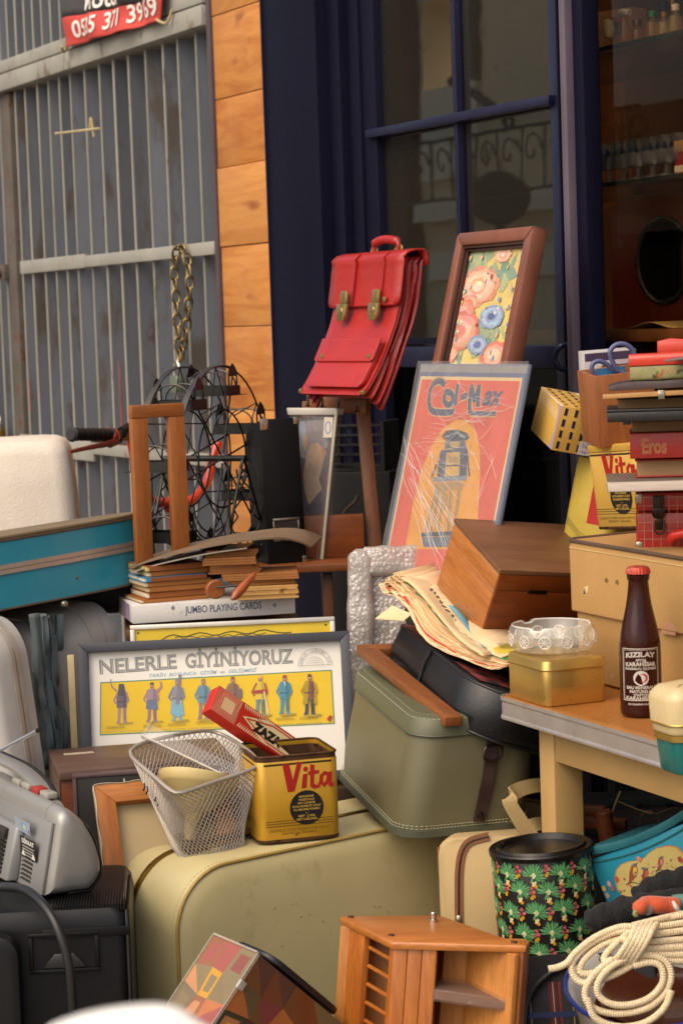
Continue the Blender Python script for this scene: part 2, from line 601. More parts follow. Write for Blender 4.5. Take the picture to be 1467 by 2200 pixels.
# --- banner on the beam
bm_ = thing('sale_banner', 'small red and black banner with white phone number hung on the gate beam', 'banner', FM)
qB = on(FM, -0.06)
prt = printed('banner_print', 0.55, 0.15, 30)
def bwarp(u, v):
 return -0.055 - 0.008 * math.sin(u * 31) - 0.006 * math.sin(v * 40 + u * 11)
rb = [qB(133, 103), qB(336, 45), qB(345, -6), qB(139, 37)]
tb = [rb[3], rb[2], (rb[2][0] + 0.01, rb[2][1] + 0.30), (rb[3][0] + 0.02, rb[3][1] + 0.30)]
b = MB()
def quad(q, u, v):
 a = Vector(q[0]).lerp(Vector(q[1]), u)
 c = Vector(q[3]).lerp(Vector(q[2]), u)
 return a.lerp(c, v)
b.grid(lambda u, v: Vector((quad(rb, u, v).x, bwarp(*quad(rb, u, v)), quad(rb, u, v).y)), 60, 14)
b.mi = 1
b.grid(lambda u, v: Vector((quad(tb, u, v).x, bwarp(*quad(tb, u, v)) , quad(tb, u, v).y)), 60, 16)
b.build('sheet', [mat('banner_red', 'c8473f', 0.6, var=0.08), mat('banner_grey', '3d3a3b', 0.6, var=0.25, vs=14)], bm_, solid=0.0015)
p = Print(0.003)
def btext(txt, px0, px1, py0, py1, h, fat=0.02):
 A, B = qB(px0, py0), qB(px1, py1)
 d = Vector((B[0] - A[0], B[1] - A[1]))
 p.text(txt, A[0], A[1], h, 'efe6e0', width=d.length, rot=math.degrees(math.atan2(d.y, d.x)), fat=fat)
btext('0535 371 39 69', 158, 337, 81, 30, 0.044)
btext('Motor', 176, 258, 21, 6, 0.05)
p.build('lettering', bm_, prt, lambda u, v, z: Vector((u, bwarp(u, v) - z, v)))
for k, (px, py) in enumerate(((133, 100), (336, 42))):
 u, v = qB(px, py)
 tag(MB().tube(curve([(u, -0.06, v), (u - 0.02 + 0.05 * k, -0.045, v - 0.012), (u + 0.01 + 0.04 * k, -0.035, v + 0.02)], 5), 0.004, 6).build('string', twm), ('knotted string at the lower left corner of the red banner', 'knotted string at the lower right corner of the red banner')[k], 'string', FM)
# --- chain and padlocks
def link(m_, a, r=0.0035, L=0.017, W=0.010):
 pts = []
 for t in range(16):
  an = 2 * math.pi * t / 16
  x, z = W * math.cos(an), (L - W) * (1 if math.sin(an) > 0 else -1) * (1 if abs(math.sin(an)) > 0.01 else 0) + W * math.sin(an)
  pts.append(m_ @ Vector((x, 0, z)))
 return pts
ch = thing('hanging_chain', 'old brass coloured chain looped over the gate rail', 'chain', FM)
brass = mat('old_brass', '8d7a55', 0.42, 0.85, var=0.3, vs=40, stain=('4d3a22', 0.3, 50))
def chain_run(px):
 path = curve([Vector((qF(*p_)[0], -0.03, qF(*p_)[1])) for p_ in px], 12)
 d, last, k = 0.0, path[0], 0
 acc = []
 for i in range(1, len(path)):
  d += (path[i] - path[i - 1]).length
  if d >= 0.0262:
   acc.append((last, path[i].copy()))
   last = path[i].copy()
   d = 0
 for k, (A, B) in enumerate(acc):
  t = (B - A).normalized()
  x = Vector((0, 1, 0)).cross(t).normalized() if k % 2 else Vector((0, 1, 0))
  y = t.cross(x)
  m_ = Matrix((x, y, t)).transposed().to_4x4()
  m_.translation = (A + B) / 2
  MB().tube(link(m_, 0), 0.0034, 6, closed=True).build('link', brass, ch)
chain_run([(404, 530), (398, 580), (402, 640), (404, 700), (408, 760), (411, 780)])
chain_run([(424, 545), (431, 600), (428, 655), (424, 705), (416, 745), (411, 780)])
chain_run([(404, 535), (414, 528), (424, 548)])
steel = mat('bright_steel', 'b9b6ae', 0.25, 0.95, var=0.1, vs=30)
def padlock(M_, label, body, s=1.0):
 t = thing('padlock', label, 'padlock', M_, 'padlocks on the gate')
 MB().prism(rrect(0.034 * s, 0.03 * s, 0.008 * s, 4), -0.008 * s, 0.008 * s).build('body', body, t, bevel=0.002 * s)
 MB().tube(curve([(-0.011 * s, 0, 0.012 * s), (-0.011 * s, 0, 0.03 * s), (0, 0, 0.041 * s), (0.011 * s, 0, 0.03 * s), (0.011 * s, 0, 0.012 * s)], 6), 0.003 * s, 8).build('shackle', steel, t)
u, v = qF(403, 795)
padlock(FM @ Matrix.Translation((u, -0.03, v - 0.035)), 'steel padlock hanging at the lower end of the chain', mat('padlock_grey', '8f9a86', 0.35, 0.7), 1.5)
u, v = qF(24, 935)
padlock(FM @ Matrix.Translation((u, -0.04, v)), 'brass padlock with shiny shackle low on the rusty gate post', mat('padlock_brass', 'a8883e', 0.35, 0.9), 1.7)
# --- orange boards
def board_mat(name, c1, c2, seed):
 m, n, l, b = _nodes(name)
 v = _coord(n, l, (0.9, 9, 7))
 v.node.inputs['Location'].default_value = (seed, 0, seed * 3)
 a = _noise(n, l, v, 2.6, 5, 0.6, 1.6)
 fine = _noise(n, l, v, 30, 3)
 big = _noise(n, l, _coord(n, l), 3.5, 4)
 kn = _noise(n, l, _coord(n, l, (1, 1, 2.2)), 5.0, 2)
 c = _ramp(n, l, a, [(0.42, hx(c1)), (0.58, hx(c2))])
 c = _mix(n, l, _ramp(n, l, big, [(0.42, (0, 0, 0)), (0.75, (0.55,) * 3)]), c, hx('bd8c58'))
 c = _mix(n, l, _ramp(n, l, kn, [(0.64, (0, 0, 0)), (0.72, (0.8,) * 3)]), c, hx('8a4a22'))
 c = _mix(n, l, 1.0, c, _ramp(n, l, fine, [(0.3, (0.9, 0.9, 0.9)), (0.6, (1, 1, 1))]), 'MULTIPLY')
 l.new(c, b.inputs['Base Color'])
 b.inputs['Roughness'].default_value = 0.55
 return m
clad = thing('wall_boards', 'orange varnished horizontal boards between gate and dark blue pilaster', 'wall cladding', FM)
zs = [0.02, 0.28, 0.52, 0.76, 0.965, 1.16, 1.364, 1.562, 1.757, 1.925, 2.13, 2.33, 2.53, 2.75, 3.0]
bmats = [board_mat('board_oak%d' % i, a, b_, i * 1.7) for i, (a, b_) in enumerate((('b87030', 'c98640'), ('bf7a38', 'cc8c46'), ('ad6428', 'c07c38')))]
b = MB()
for i in range(len(zs) - 1):
 b.mi = i % 3 if i != 8 else 2
 b.box((-0.266, -0.012 + rnd.uniform(-0.002, 0.002), zs[i] + 0.001), (0.062, 0.05, zs[i + 1] - 0.001 + 0))
b.build('boards', bmats, clad, bevel=0.0015)
# --- dark blue shop front: pilaster, door, display window
navy = mat('navy_paint', '0f0f22', 0.55, var=0.12, vs=3, bump=0.1, bs=50, spec=0.12)
navyl = mat('navy_paint_worn_lit', '191935', 0.36, var=0.10, vs=8, bump=0.12, bs=70, spec=0.35, stain=[('55527a', 0.05, 45), ('0e0e18', 0.12, 9)])  # lighter navy: light on the door put into the colour, plus worn flecks
mauve = mat('mauve_edge', '5f5462', 0.35, var=0.10, vs=8, bump=0.1, bs=70)
front = thing('shop_front', 'dark navy painted wooden shop front around the glazed door', 'shop front', FM)
b = MB().box((0.064, -0.03, 0), (0.345, 0.2, 4.2)).box((0.345, 0.0, 0), (0.40, 0.2, 4.2)).box((0.40, 0.022, 0), (0.432, 0.2, 4.2)).box((0.432, 0.012, 0), (0.47, 0.2, 4.2))
b.build('pilaster', navy, front, bevel=0.004)
MB().box((0.064, -0.0335, 0), (0.069, -0.0302, 4.2)).build('pilaster_edge', navyl, front)
b = MB().box((1.345, -0.02, 0), (1.366, 0.034, 4.2))
b.build('jamb_edge', mauve, front, bevel=0.004)
MB().box((1.366, -0.004, 0), (1.40, 0.034, 4.2)).box((1.33, 0.02, 0), (1.345, 0.034, 4.2)).build('jamb', navy, front, bevel=0.003)
MB().box((0.47, 0.0, 2.9), (1.33, 0.2, 4.2)).build('transom', navy, front)
MB().box((1.40, 0.0, 0), (4.6, 0.12, 0.62)).box((1.40, 0.0, 3.0), (4.6, 0.2, 4.2)).box((4.5, 0.0, 0.62), (4.6, 0.2, 3.0)).build('window_surround', navy, front, bevel=0.004)
door = thing('shop_door', 'navy glazed shop door with crossing bars and a curved handle', 'door', FM)
b = MB().box((1.243, 0.02, 0.05), (1.33, 0.036, 2.9)).box((0.53, 0.021, 0.05), (1.243, 0.07, 0.28)).box((0.53, 0.021, 2.7), (1.243, 0.07, 2.9))
b.box((0.53, 0.026, 1.265), (1.243, 0.066, 1.31))
b.build('door_frame', navyl, door, bevel=0.004)
MB().box((0.47, 0.02, 0.05), (0.53, 0.07, 2.9)).build('hinge_stile', navy, door, bevel=0.004)
MB().box((1.282, 0.014, 0.06), (1.287, 0.0205, 2.9)).build('groove_bead', navy, door)
b = MB().box((0.866, 0.022, 1.311), (0.882, 0.05, 2.7)).build('glazing_bar', navyl, door, bevel=0.004)
MB().box((0.50, 0.006, 1.766), (1.262, 0.03, 1.785)).build('glazing_bar', navyl, door, bevel=0.003)
glass = clear('window_glass', (0.62, 0.60, 0.55), 3.6, 0.012, haze=0.04, hazecol=(0.40, 0.34, 0.26), bump=0.04, bs=2.5, bdist=0.01)  # brown haze lifts the panes in place of a brighter reflection
for x0, x1 in ((0.53, 0.862), (0.886, 1.243)):
 for z0, z1 in ((1.31, 1.7655), (1.7865, 2.7)):
  box_part('pane', (x0, 0.040, z0), (x1, 0.045, z1), glass, door, 0)
box_part('pane', (0.53, 0.042, 0.28), (1.243, 0.047, 1.265), clear('lower_glass', (0.35, 0.35, 0.33), 1.45, 0.03), door, 0)
MB().box((0.53, 0.03, 1.315), (0.862, 0.036, 1.328)).build('putty_bead', navy, door)
hb = MB().tube(curve([(1.305, 0.018, 1.312), (1.301, -0.006, 1.309), (1.294, -0.014, 1.288), (1.298, -0.006, 1.267), (1.305, 0.018, 1.264)], 8), 0.005, 10)
for z in (1.312, 1.264):
 hb.lathe([(0, -0.002), (0.012, -0.002), (0.012, 0.004), (0, 0.006)], 14, Matrix.Translation((1.305, 0.018, z)), axis='y')
hb.build('handle', mat('blue_black_metal', '2c3550', 0.25, 0.3), door)
wg = thing('display_window', 'large shop window with glass shelves behind, right of the door', 'window', FM)
box_part('pane', (1.403, 0.03, 0.62), (4.5, 0.036, 3.0), clear('display_glass', (0.8, 0.74, 0.66), 1.28, 0.01), wg, 0)
# dark room behind the glass
room = mat('room_dark', '33231a', 0.8, var=0.3, vs=2)
b = MB()
b.box((-0.2, 0.9, -0.01), (5.0, 0.95, 4.2)).box((-0.2, 0.2, 3.2), (5.0, 0.95, 3.3)).box((-0.25, 0.2, 0), (-0.2, 0.95, 4.2)).box((5.0, 0.2, 0), (5.05, 0.95, 4.2))
o = b.build('shop_room_wall', room)
o.matrix_world = FM
o['kind'] = 'structure'
o['label'] = 'dark brown wall of the shop interior'
cab = mat('interior_wood', '7a4a22', 0.5, var=0.2)
tag(MB().box((0.42, 0.62, 0.0), (0.60, 0.88, 2.6)).prism([(0.6, 1.36), (0.62, 1.36), (0.62, 1.70), (0.6, 1.78)], 0.62, 0.64).build('display_cabinet', cab, bevel=0.004), 'brown wooden cabinet side inside the shop, behind the drinking glasses', 'cabinet', FM)
# --- things on the shelves in the window
gl_sh = clear('shelf_glass', (0.75, 0.85, 0.8), 1.5, 0.02)
for k, (z, lab) in enumerate(((1.868, 'glass shelf holding scent bottles and a brown carton'), (1.615, 'glass shelf holding rows of drinking glasses'))):
 s_ = MB().box((0.75, 0.09, z - 0.008), (3.4, 0.46, z)).build('glass_shelf', gl_sh, bevel=0.001)
 tag(s_, lab, 'shelf', FM, 'glass shelves in the shop window')
 MB().box((0.75, 0.086, z - 0.008), (3.4, 0.0897, z)).build('shelf_edge', mat('shelf_edge', '20261f', 0.2), s_)
carton = thing('carton', 'brown cardboard carton standing on the upper glass shelf', 'box', FM @ pose((1.205, 0.14, 1.8685), 20))
box_part('carton_body', (0, 0, 0), (0.10, 0.05, 0.08), mat('carton_card', 'a8764a', 0.8, var=0.1), carton, 0.001)
p = Print()
p.rect(0.045, 0.03, 0.08, 0.06, '3a1a14').rect(0.05, 0.018, 0.075, 0.03, '8a2c20').rect(0.05, 0.055, 0.085, 0.066, '9a3a28')
p.build('print', carton, printed('carton_print', 0.6))
p = Print()
p.text('STAR', 0.006, 0.038, 0.007, '5a4334', width=0.02).text('18 / 24', 0.008, 0.03, 0.004, '6a5344', width=0.015)
def small_bottle(M_, label, body, capm, h=0.05, r=0.016, grp='scent bottles on the upper shelf'):
 t = thing('scent_bottle', label, 'bottle', M_, grp)
 MB().lathe([(0, 0), (r, 0), (r * 1.05, h * 0.3), (r * 0.9, h * 0.62), (r * 0.35, h * 0.72), (r * 0.35, h * 0.82), (0, h * 0.82)], 18).build('glass_body', body, t)
 MB().lathe([(0, h * 0.8), (r * 0.5, h * 0.8), (r * 0.55, h), (0, h * 1.04)], 14).build('stopper', capm, t)
amber = clear('amber_glass', (0.95, 0.66, 0.3), 1.6, 0.05, haze=0.12, hazecol=(0.8, 0.5, 0.15))
pale = clear('pale_glass', (0.9, 0.85, 0.6), 1.6, 0.05, haze=0.12, hazecol=(0.75, 0.62, 0.35))
gold_m = mat('gold_cap', 'b98a3a', 0.25, 0.9)
bl = MB().lathe([(0, 0), (0.02, 0), (0.024, 0.02), (0.018, 0.05), (0.006, 0.06), (0.006, 0.075), (0, 0.075)], 20)
bottle_spots = [(1345, 0.30, 0.085, 'white'), (1368, 0.16, 0.05, 'gold'), (1425, 0.28, 0.10, 'dark'), (1402, 0.14, 0.055, 'green'), (1428, 0.15, 0.05, 'gold'), (1445, 0.30, 0.11, 'gold'), (1452, 0.13, 0.055, 'white')]
for i, (x, y, h, c) in enumerate(bottle_spots):
 cm = {'white': mat('white_cap', 'd8d0c0', 0.4), 'gold': gold_m, 'dark': mat('dark_cap', '221814', 0.4), 'green': mat('green_cap', '1f7a4a', 0.4)}[c]
 small_bottle(FM @ Matrix.Translation((on(FM, y)(x, 90)[0], y, 1.8685)), ['round scent bottle with white stopper beside the carton', 'low amber scent bottle next to the white puff', 'tall scent bottle with dark cap at the shelf back', 'squat scent bottle with green cap on the shelf edge', 'small gold capped scent bottle near the shelf edge', 'tallest gold capped scent bottle at the shelf back', 'scent bottle with white stopper at the edge of the view'][i], amber if i % 2 else pale, cm, h, 0.014 + 0.004 * (i % 3))
puff = thing('atomiser', 'white pump bulb atomiser standing beside the brown carton', 'atomiser', FM @ Matrix.Translation((on(FM, 0.13)(1340, 90)[0], 0.13, 1.8685)))
MB().lathe([(0, 0), (0.014, 0), (0.018, 0.02), (0.008, 0.045), (0.008, 0.055), (0, 0.055)], 18).build('glass_body', amber, puff)
MB().lathe([(0.0, -0.02), (0.008, -0.016), (0.012, 0), (0.009, 0.014), (0, 0.02)], 16, Matrix.Translation((-0.008, -0.03, 0.033))).build('bulb', mat('cream_bulb', 'd9cdb4', 0.5), puff)
MB().tube(curve([(-0.012, 0, 0.058), (0.0, -0.004, 0.064), (0.02, 0, 0.06)], 5), 0.006, 8).build('spray_head', mat('white_cap', 'd8d0c0', 0.4), puff)
def drinking_glass(M_, label, h, blue):
 t = thing('drinking_glass', label, 'glass', M_, 'drinking glasses on the lower shelf')
 gm = clear('clear_glass', (0.86, 0.88, 0.9), 1.5, 0.03, haze=0.05, hazecol=(0.5, 0.55, 0.65))
 MB().lathe([(0, 0.002), (0.018, 0.0), (0.017, 0.004), (0.005, 0.008), (0.0045, h * 0.45), (0.018, h * 0.52), (0.022, h * 0.75), (0.021, h), (0.0195, h), (0.0205, h * 0.75), (0.016, h * 0.54), (0, h * 0.5)], 18).build('glass_bowl', gm, t)
 if blue:
  b = MB()
  for k in range(7):
   a = 2 * math.pi * k / 7
   b.lathe([(0, -0.011), (0.004, -0.004), (0.005, 0), (0.004, 0.004), (0, 0.011)], 6, Matrix.Rotation(a, 4, 'Z') @ Matrix.Translation((0.0205, 0, h * 0.74)))
  b.build('cut_pattern', mat('blue_glass', '22305e', 0.15), t)
gs = []
k = 0
for y in (0.12, 0.2, 0.28):
 for j in range(7):
  x = on(FM, y)(1272 + 31 * j + 40 * y, 380)[0]
  drinking_glass(FM @ Matrix.Translation((x, y, 1.6155)), ('clear stemmed glass with blue cut pattern on the lower shelf' if y > 0.15 else 'short clear glass in the front row of the lower shelf'), 0.085 if y > 0.15 else 0.05, y > 0.15)
rw = thing('red_packet', 'red and white packet standing on the lower glass shelf', 'packet', FM @ Matrix.Translation((on(FM, 0.11)(1450, 380)[0], 0.11, 1.6155)))
box_part('packet', (0, 0, 0), (0.08, 0.04, 0.06), mat('packet_red', '9a1f22', 0.5), rw, 0.001)
box_part('packet_band', (-0.001, -0.001, 0.004), (0.081, 0.041, 0.016), mat('packet_white', 'cfc3b0', 0.5), rw, 0)
MB().box((-0.001, -0.0012, 0.04), (0.03, 0.0, 0.0605)).build('packet_label', mat('packet_tan', '9a7a50', 0.5), rw)
# wooden counter with paper, mirror
ctr = thing('wooden_counter', 'brown wooden counter just inside the shop window', 'counter', FM)
box_part('counter_top', (0.72, 0.12, 1.312), (3.4, 0.6, 1.336), mat('counter_brown', '8a5c3c', 0.35, var=0.2, vs=14), ctr, 0.003)
box_part('counter_body', (0.74, 0.15, 0.02), (3.35, 0.58, 1.3118), mat('counter_front', '3a1d12', 0.5, var=0.2), ctr, 0.003)
tag(MB().grid(lambda u, v: Vector((1.30 + 0.16 * u, 0.14 + 0.12 * v, 1.3375 + 0.012 * math.sin(u * 3.1) ** 2)), 8, 4).build('paper_sheet', mat('buff_paper', 'b29a68', 0.8), solid=0.001), 'buff paper sheet lying on the wooden counter', 'paper', FM)
mir = thing('framed_mirror', 'oval dark mirror in a dark red wooden frame behind the counter', 'mirror', FM @ pose((1.255, 0.28, 1.337), 40))
MB().prism([(-0.12, 0), (0.14, 0), (0.14, 0.235), (0.11, 0.26), (-0.09, 0.26), (-0.12, 0.235)], 0, 0.03).build('mirror_frame', mat('dark_red_wood', '6a2218', 0.35, var=0.15), mir, bevel=0.003)
MB().tube([(x, -0.003, z) for x, z in ell(-0.012, 0.13, 0.052, 0.082, 32)], 0.006, 8, closed=True).build('mirror_rim', mat('black_lacquer', '120e0d', 0.2), mir)
MB().prism(ell(-0.012, 0.13, 0.05, 0.08, 32), -0.003, -0.0005).build('mirror_glass', mat('mirror_glass', '3a3234', 0.06, 1.0, var=0.02, bump=0), mir)
# --- house across the street (seen in the door panes)
W = -5.3
hs = thing('town_house', 'beige town house across the street, mirrored in the door glass', 'house', FM)
beige = mat('beige_render', 'd3bf98', 0.85, var=0.12, vs=0.8, stain=('7a6a58', 0.2, 2))
cream = mat('cream_render', 'd8cdb0', 0.8, var=0.06, vs=1)
MB().box((-12.5, W - 0.6, 0), (-5.5, W, 2.55)).box((-12.5, W - 0.6, 2.55), (-9.0, W, 6.5)).box((-9.0, W - 0.6, 3.5), (-5.5, W, 6.5)).build('wall', beige, hs)
MB().box((-13.5, W + 0.001, 0), (-9.05, W + 0.12, 6.5)).build('pier', mat('brown_pier', '46362a', 0.8), hs)
MB().box((-8.93, W + 0.001, 2.28), (-8.2, W + 0.06, 2.9)).box((-8.93, W + 0.001, 2.0), (-5.5, W + 0.15, 2.14)).box((-8.93, W + 0.001, 1.6), (-5.5, W + 0.05, 1.8)).build('cornice', cream, hs)
MB().box((-8.55, W - 0.3, 2.55), (-7.3, W + 0.002, 3.5)).build('wall_infill', beige, hs)
MB().box((-8.5, W + 0.003, 2.72), (-8.2, W + 0.05, 4.0)).build('shutter', mat('green_shutter', '2f3a34', 0.6), hs)
b = MB().tube([(-8.9, W + 0.5, 2.48), (-5.6, W + 0.5, 2.48)], 0.012, 6).tube([(-8.9, W + 0.5, 2.1), (-5.6, W + 0.5, 2.1)], 0.012, 6)
for k in range(12):
 x = -8.85 + 0.28 * k
 b.tube([(x, W + 0.5, 2.1), (x, W + 0.5, 2.48)], 0.008, 6)
 b.tube([(x + 0.14 + (0.12 - 0.011 * j) * math.cos(j * 0.7), W + 0.5, 2.33 + (0.12 - 0.011 * j) * math.sin(j * 0.7)) for j in range(10)], 0.008, 5)
b.build('balcony_rail', mat('iron_black', '1c1a18', 0.5, 0.4), hs)
br = MB().tube([(-7.9, W + 0.4, 2.86), (-7.25, W + 0.4, 2.60)], 0.03, 6)
br.tube([(-7.17 + (0.08 - 0.007 * j) * math.cos(j * 0.7 + 2), W + 0.4, 2.55 + (0.08 - 0.007 * j) * math.sin(j * 0.7 + 2)) for j in range(11)], 0.012, 5)
br.build('sign_bracket', mat('iron_black', '1c1a18', 0.5, 0.4), hs)
tbl = thing('wicker_disc', 'round black wicker shade across the street, mirrored in the door', 'wicker shade', FM @ Matrix.Translation((-7.0, W + 0.6, 2.06)) @ Matrix.Rotation(rad(-60), 4, 'Z'))
MB().lathe([(0, -0.03), (0.155, -0.03), (0.17, 0), (0.155, 0.03), (0, 0.03)], 30, Matrix.Diagonal((1.12, 1, 0.97, 1)), axis='y').build('disc', mat('black_wicker', '16171a', 0.6, var=0.5, vs=40, bump=0.8, bs=120), tbl)
MB().tube([(0, 0, -0.16), (0, 0, -2.05)], 0.03, 8).build('stem', mat('iron_black', '1c1a18', 0.5, 0.4), tbl)
# ------------------------------------------------------------------ things before the gate and the pilaster
def beam(b, A, B, w_, d_, side):
 """square timber from A to B, w_ wide along side, d_ thick"""
 A, B = Vector(A), Vector(B)
 t = (B - A).normalized()
 sx = Vector(side)
 sx = (sx - t * sx.dot(t)).normalized()
 sy = t.cross(sx)
 r = [[p + sx * i * w_ / 2 + sy * j * d_ / 2 for i, j in ((-1, -1), (1, -1), (1, 1), (-1, 1))] for p in (A, B)]
 return b.loft(r)
def local(M):
 Mi = M.inverted()
 return lambda p: Mi @ p
# --- white foam block
M = pose(P(-30, 950, 5.0) - Vector((0, 0, 1.10)), 4)
foam = mat('white_foam', 'ddd2c4', 0.9, var=0.05, vs=12, bump=0.7, bs=220)
zt = P(0, 950, 5.0).z
M = pose((P(-120, 950, 5.0).x, 5.0, 0), 5)
b = MB()
for k, (z, gx) in enumerate(((0, 0.05), (zt - 0.23, 0.022), (zt - 0.08, 0.008), (zt - 0.03, 0.0), (zt - 0.008, -0.008), (zt, -0.03))):
 pass
b.loft([[Vector((x, y, z)) for x, y in rrect(0.27 + 2 * g, 0.3 + 2 * g, 0.04, 6, 0.135, 0.15)] for z, g in ((0, 0.03), (zt - 0.3, 0.018), (zt - 0.1, 0.008), (zt - 0.03, 0.0), (zt - 0.008, -0.01), (zt, -0.03))])
tag(b.build('foam_block', foam, smooth=60, warp=lambda p: p + Vector((0, 0, 0.006 * noise.noise(p * 7)))), 'tall white foam block standing before the steel gate', 'foam block', M)
# --- child's bicycle: red handlebar before the gate
bred = mat('bike_red', 'b03020', 0.3, var=0.1, coat=0.4)
blk = mat('black_rubber', '1b1a1a', 0.55, var=0.15, bump=0.3, bs=200)
bm0 = P(372, 1085, 5.45)
M = Matrix.Translation((bm0.x, bm0.y, 0))
L = local(M)
bike = thing('child_bicycle', "child's bicycle with red curved handlebar and black ribbed grip by the gate", 'bicycle', M)
hp = [P(282, 938, 5.25), P(288, 975, 5.27), P(300, 1035, 5.33), P(325, 1072, 5.4), P(372, 1083, 5.45), P(415, 1072, 5.5), P(445, 1035, 5.56), P(455, 990, 5.6), P(470, 950, 5.62)]
MB().tube(curve(hp, 6), 0.0115, 10).build('handlebar', bred, bike, warp=L)
MB().tube(curve([P(200, 942, 5.12), P(255, 938, 5.2), P(282, 938, 5.25)], 5), 0.010, 10).build('handlebar_end', mat('grey_alloy', '7a756e', 0.35, 0.8), bike, warp=L)
A_, B_ = P(152, 933, 5.05), P(238, 934, 5.17)
b = MB()
n_ = 26
b.tube([A_.lerp(B_, t / n_) for t in range(n_ + 1)], [0.0125 if t == 0 else 0.018 if t in (1, n_) else 0.0145 + 0.0012 * math.sin(t * 1.9) for t in range(n_ + 1)], 12)
b.build('grip', blk, bike, warp=L)
A2, B2 = P(232, 935, 5.165), P(250, 938, 5.19)
MB().tube([A2.lerp(B2, t) for t in (0, 0.15, 0.5, 0.85, 1)], [0.014, 0.019, 0.0195, 0.017, 0.012], 14).build('grip_collar', mat('bike_orange', 'c9452a', 0.35, coat=0.3), bike, warp=L)
b = MB().tube(curve([P(262, 930, 5.2), P(275, 922, 5.22), P(292, 918, 5.24)], 4), [0.014] * 9, 10)
b.tube(curve([P(258, 945, 5.2), P(235, 955, 5.17)], 3), 0.009, 8)
b.build('lever_clamp', mat('black_plastic', '161616', 0.35), bike, warp=L)
MB().tube(curve([P(250, 948, 5.17), P(225, 955, 5.13), P(190, 962, 5.08), P(150, 971, 5.03)], 5), [0.009, 0.009, 0.008, 0.008, 0.007, 0.007, 0.007, 0.006, 0.006, 0.006, 0.0055, 0.005, 0.005, 0.005, 0.0045, 0.004], 8).build('brake_lever', mat('lever_red', '7a3226', 0.4), bike, warp=L)
MB().tube([bm0 + Vector((0, 0, 0.02)), bm0 + Vector((0.02, 0.03, -0.35))], 0.016, 12).tube([bm0 + Vector((-0.02, 0, 0.0)), bm0 + Vector((0.02, 0, 0))], 0.018, 12).build('stem', bred, bike, warp=L)
wc = Vector((bm0.x + 0.04, bm0.y + 0.05, 0.26))
b = MB().tube([wc + Vector((0.23 * math.cos(a * math.pi / 16) * 0.45, 0.23 * math.cos(a * math.pi / 16) * 0.9, 0.23 * math.sin(a * math.pi / 16))) for a in range(32)], 0.022, 8, closed=True)
b.build('tyre', blk, bike, warp=L)
b = MB()
for s_ in (-1, 1):
 b.tube([bm0 + Vector((0.02, 0.03, -0.33)), wc + Vector((0.045 * s_, -0.02 * s_, 0))], 0.011, 8)
b.build('fork', bred, bike, warp=L)
# --- black file, plastic sleeve box, wooden stand
woodst = wood('stand_wood', '6a3a1c', '8a5128', 'z', 6, 0.45)
woodsx = wood('stand_wood_across', '7a4220', '9a5b2c', 'x', 6, 0.45)
woodst2 = wood('stand_panel', '7c3e1a', '995225', 'x', 8, 0.4)
sM = pose(Vector((P(660, 1230, 4.5).x, 4.5, 0)), 4)
L = local(sM)
stand = thing('wooden_stand', 'brown wooden stand with black hooks under the red satchel', 'stand', sM)
b = MB()
beam(b, P(778, 868, 4.55), P(826, 1400, 4.5), 0.028, 0.026, (1, 0, 0))
b.build('post', woodst, stand, bevel=0.002, warp=L)
b = MB()
beam(b, P(664, 862, 4.65), P(655, 1225, 4.65), 0.028, 0.026, (1, 0, 0))
b.build('post', woodst, stand, bevel=0.002, warp=L)
b = MB()
beam(b, P(664, 866, 4.62), P(792, 872, 4.535), 0.034, 0.02, (0, 0, 1))
b.build('hook_rail', woodsx, stand, bevel=0.002, warp=L)
hookm = mat('black_iron', '171514', 0.35, 0.6)
for k, (px, py) in enumerate(((661, 862), (692, 864), (727, 867), (765, 874))):
 a = P(px, py - 8, 4.6 - 0.03 * k)
 MB().tube(curve([a, a + Vector((0.001, -0.012, -0.004)), a + Vector((0.0, -0.02, -0.012)), a + Vector((0, -0.022, -0.017))], 4), [0.0022] * 10 + [0.004, 0.0055, 0.004], 8).build('hook', hookm, stand, warp=L)
s0 = Matrix.Translation(P(552, 1217, 4.38)) @ Matrix.Rotation(rad(3), 4, 'Z')
b = MB().box((0, 0, -0.016), (0.30, 0.24, 0), s0)
b.build('shelf', woodsx, stand, bevel=0.002, warp=L)
b = MB().box((0.035, 0.1, 0.0005), (0.215, 0.115, 0.085), s0)
b.build('back_panel', woodst2, stand, bevel=0.001, warp=L)
for px in (703, 790, 566):
 a = P(px, 1226, 4.42)
 MB().box((a.x - 0.01, a.y, 0), (a.x + 0.01, a.y + 0.024, a.z - 0.006)).build('leg', woodst, stand, bevel=0.002, warp=L)
tw = P(730, 1098, 4.5)
tag(MB().tube(curve([tw + Vector((-0.005, 0, -0.03)), tw + Vector((0.01, 0, 0.0)), tw + Vector((0.03, 0, 0.018)), tw + Vector((0.035, 0, 0.03))], 4), 0.004, 6).build('dry_twig', mat('bark', '3a2a1e', 0.8)), 'small dry twig poking up behind the brown stand panel', 'twig')
M = pose(P(577, 1214, 4.405) + Vector((0, 0, 0.0005)), 20, 0, -0.5)
fm = mat('black_leatherette', '0e0e0f', 0.5, var=0.2, vs=20, bump=0.2, bs=320, spec=0.25)
ffile = thing('box_file', 'tall black box file with metal corners and an empty label holder', 'file box', M)
b = MB().hexa([Vector(p) for p in ((0, 0, 0), (0.079, 0, 0), (0.079, 0.1, 0), (0, 0.1, 0))], [Vector(p) for p in ((-0.003, 0, 0.283), (0.074, 0, 0.283), (0.074, 0.1, 0.25), (-0.003, 0.1, 0.25))])
b.build('body', fm, ffile, bevel=0.0015)
chrome = mat('worn_chrome', 'b8ac98', 0.25, 0.95, var=0.12, vs=30)
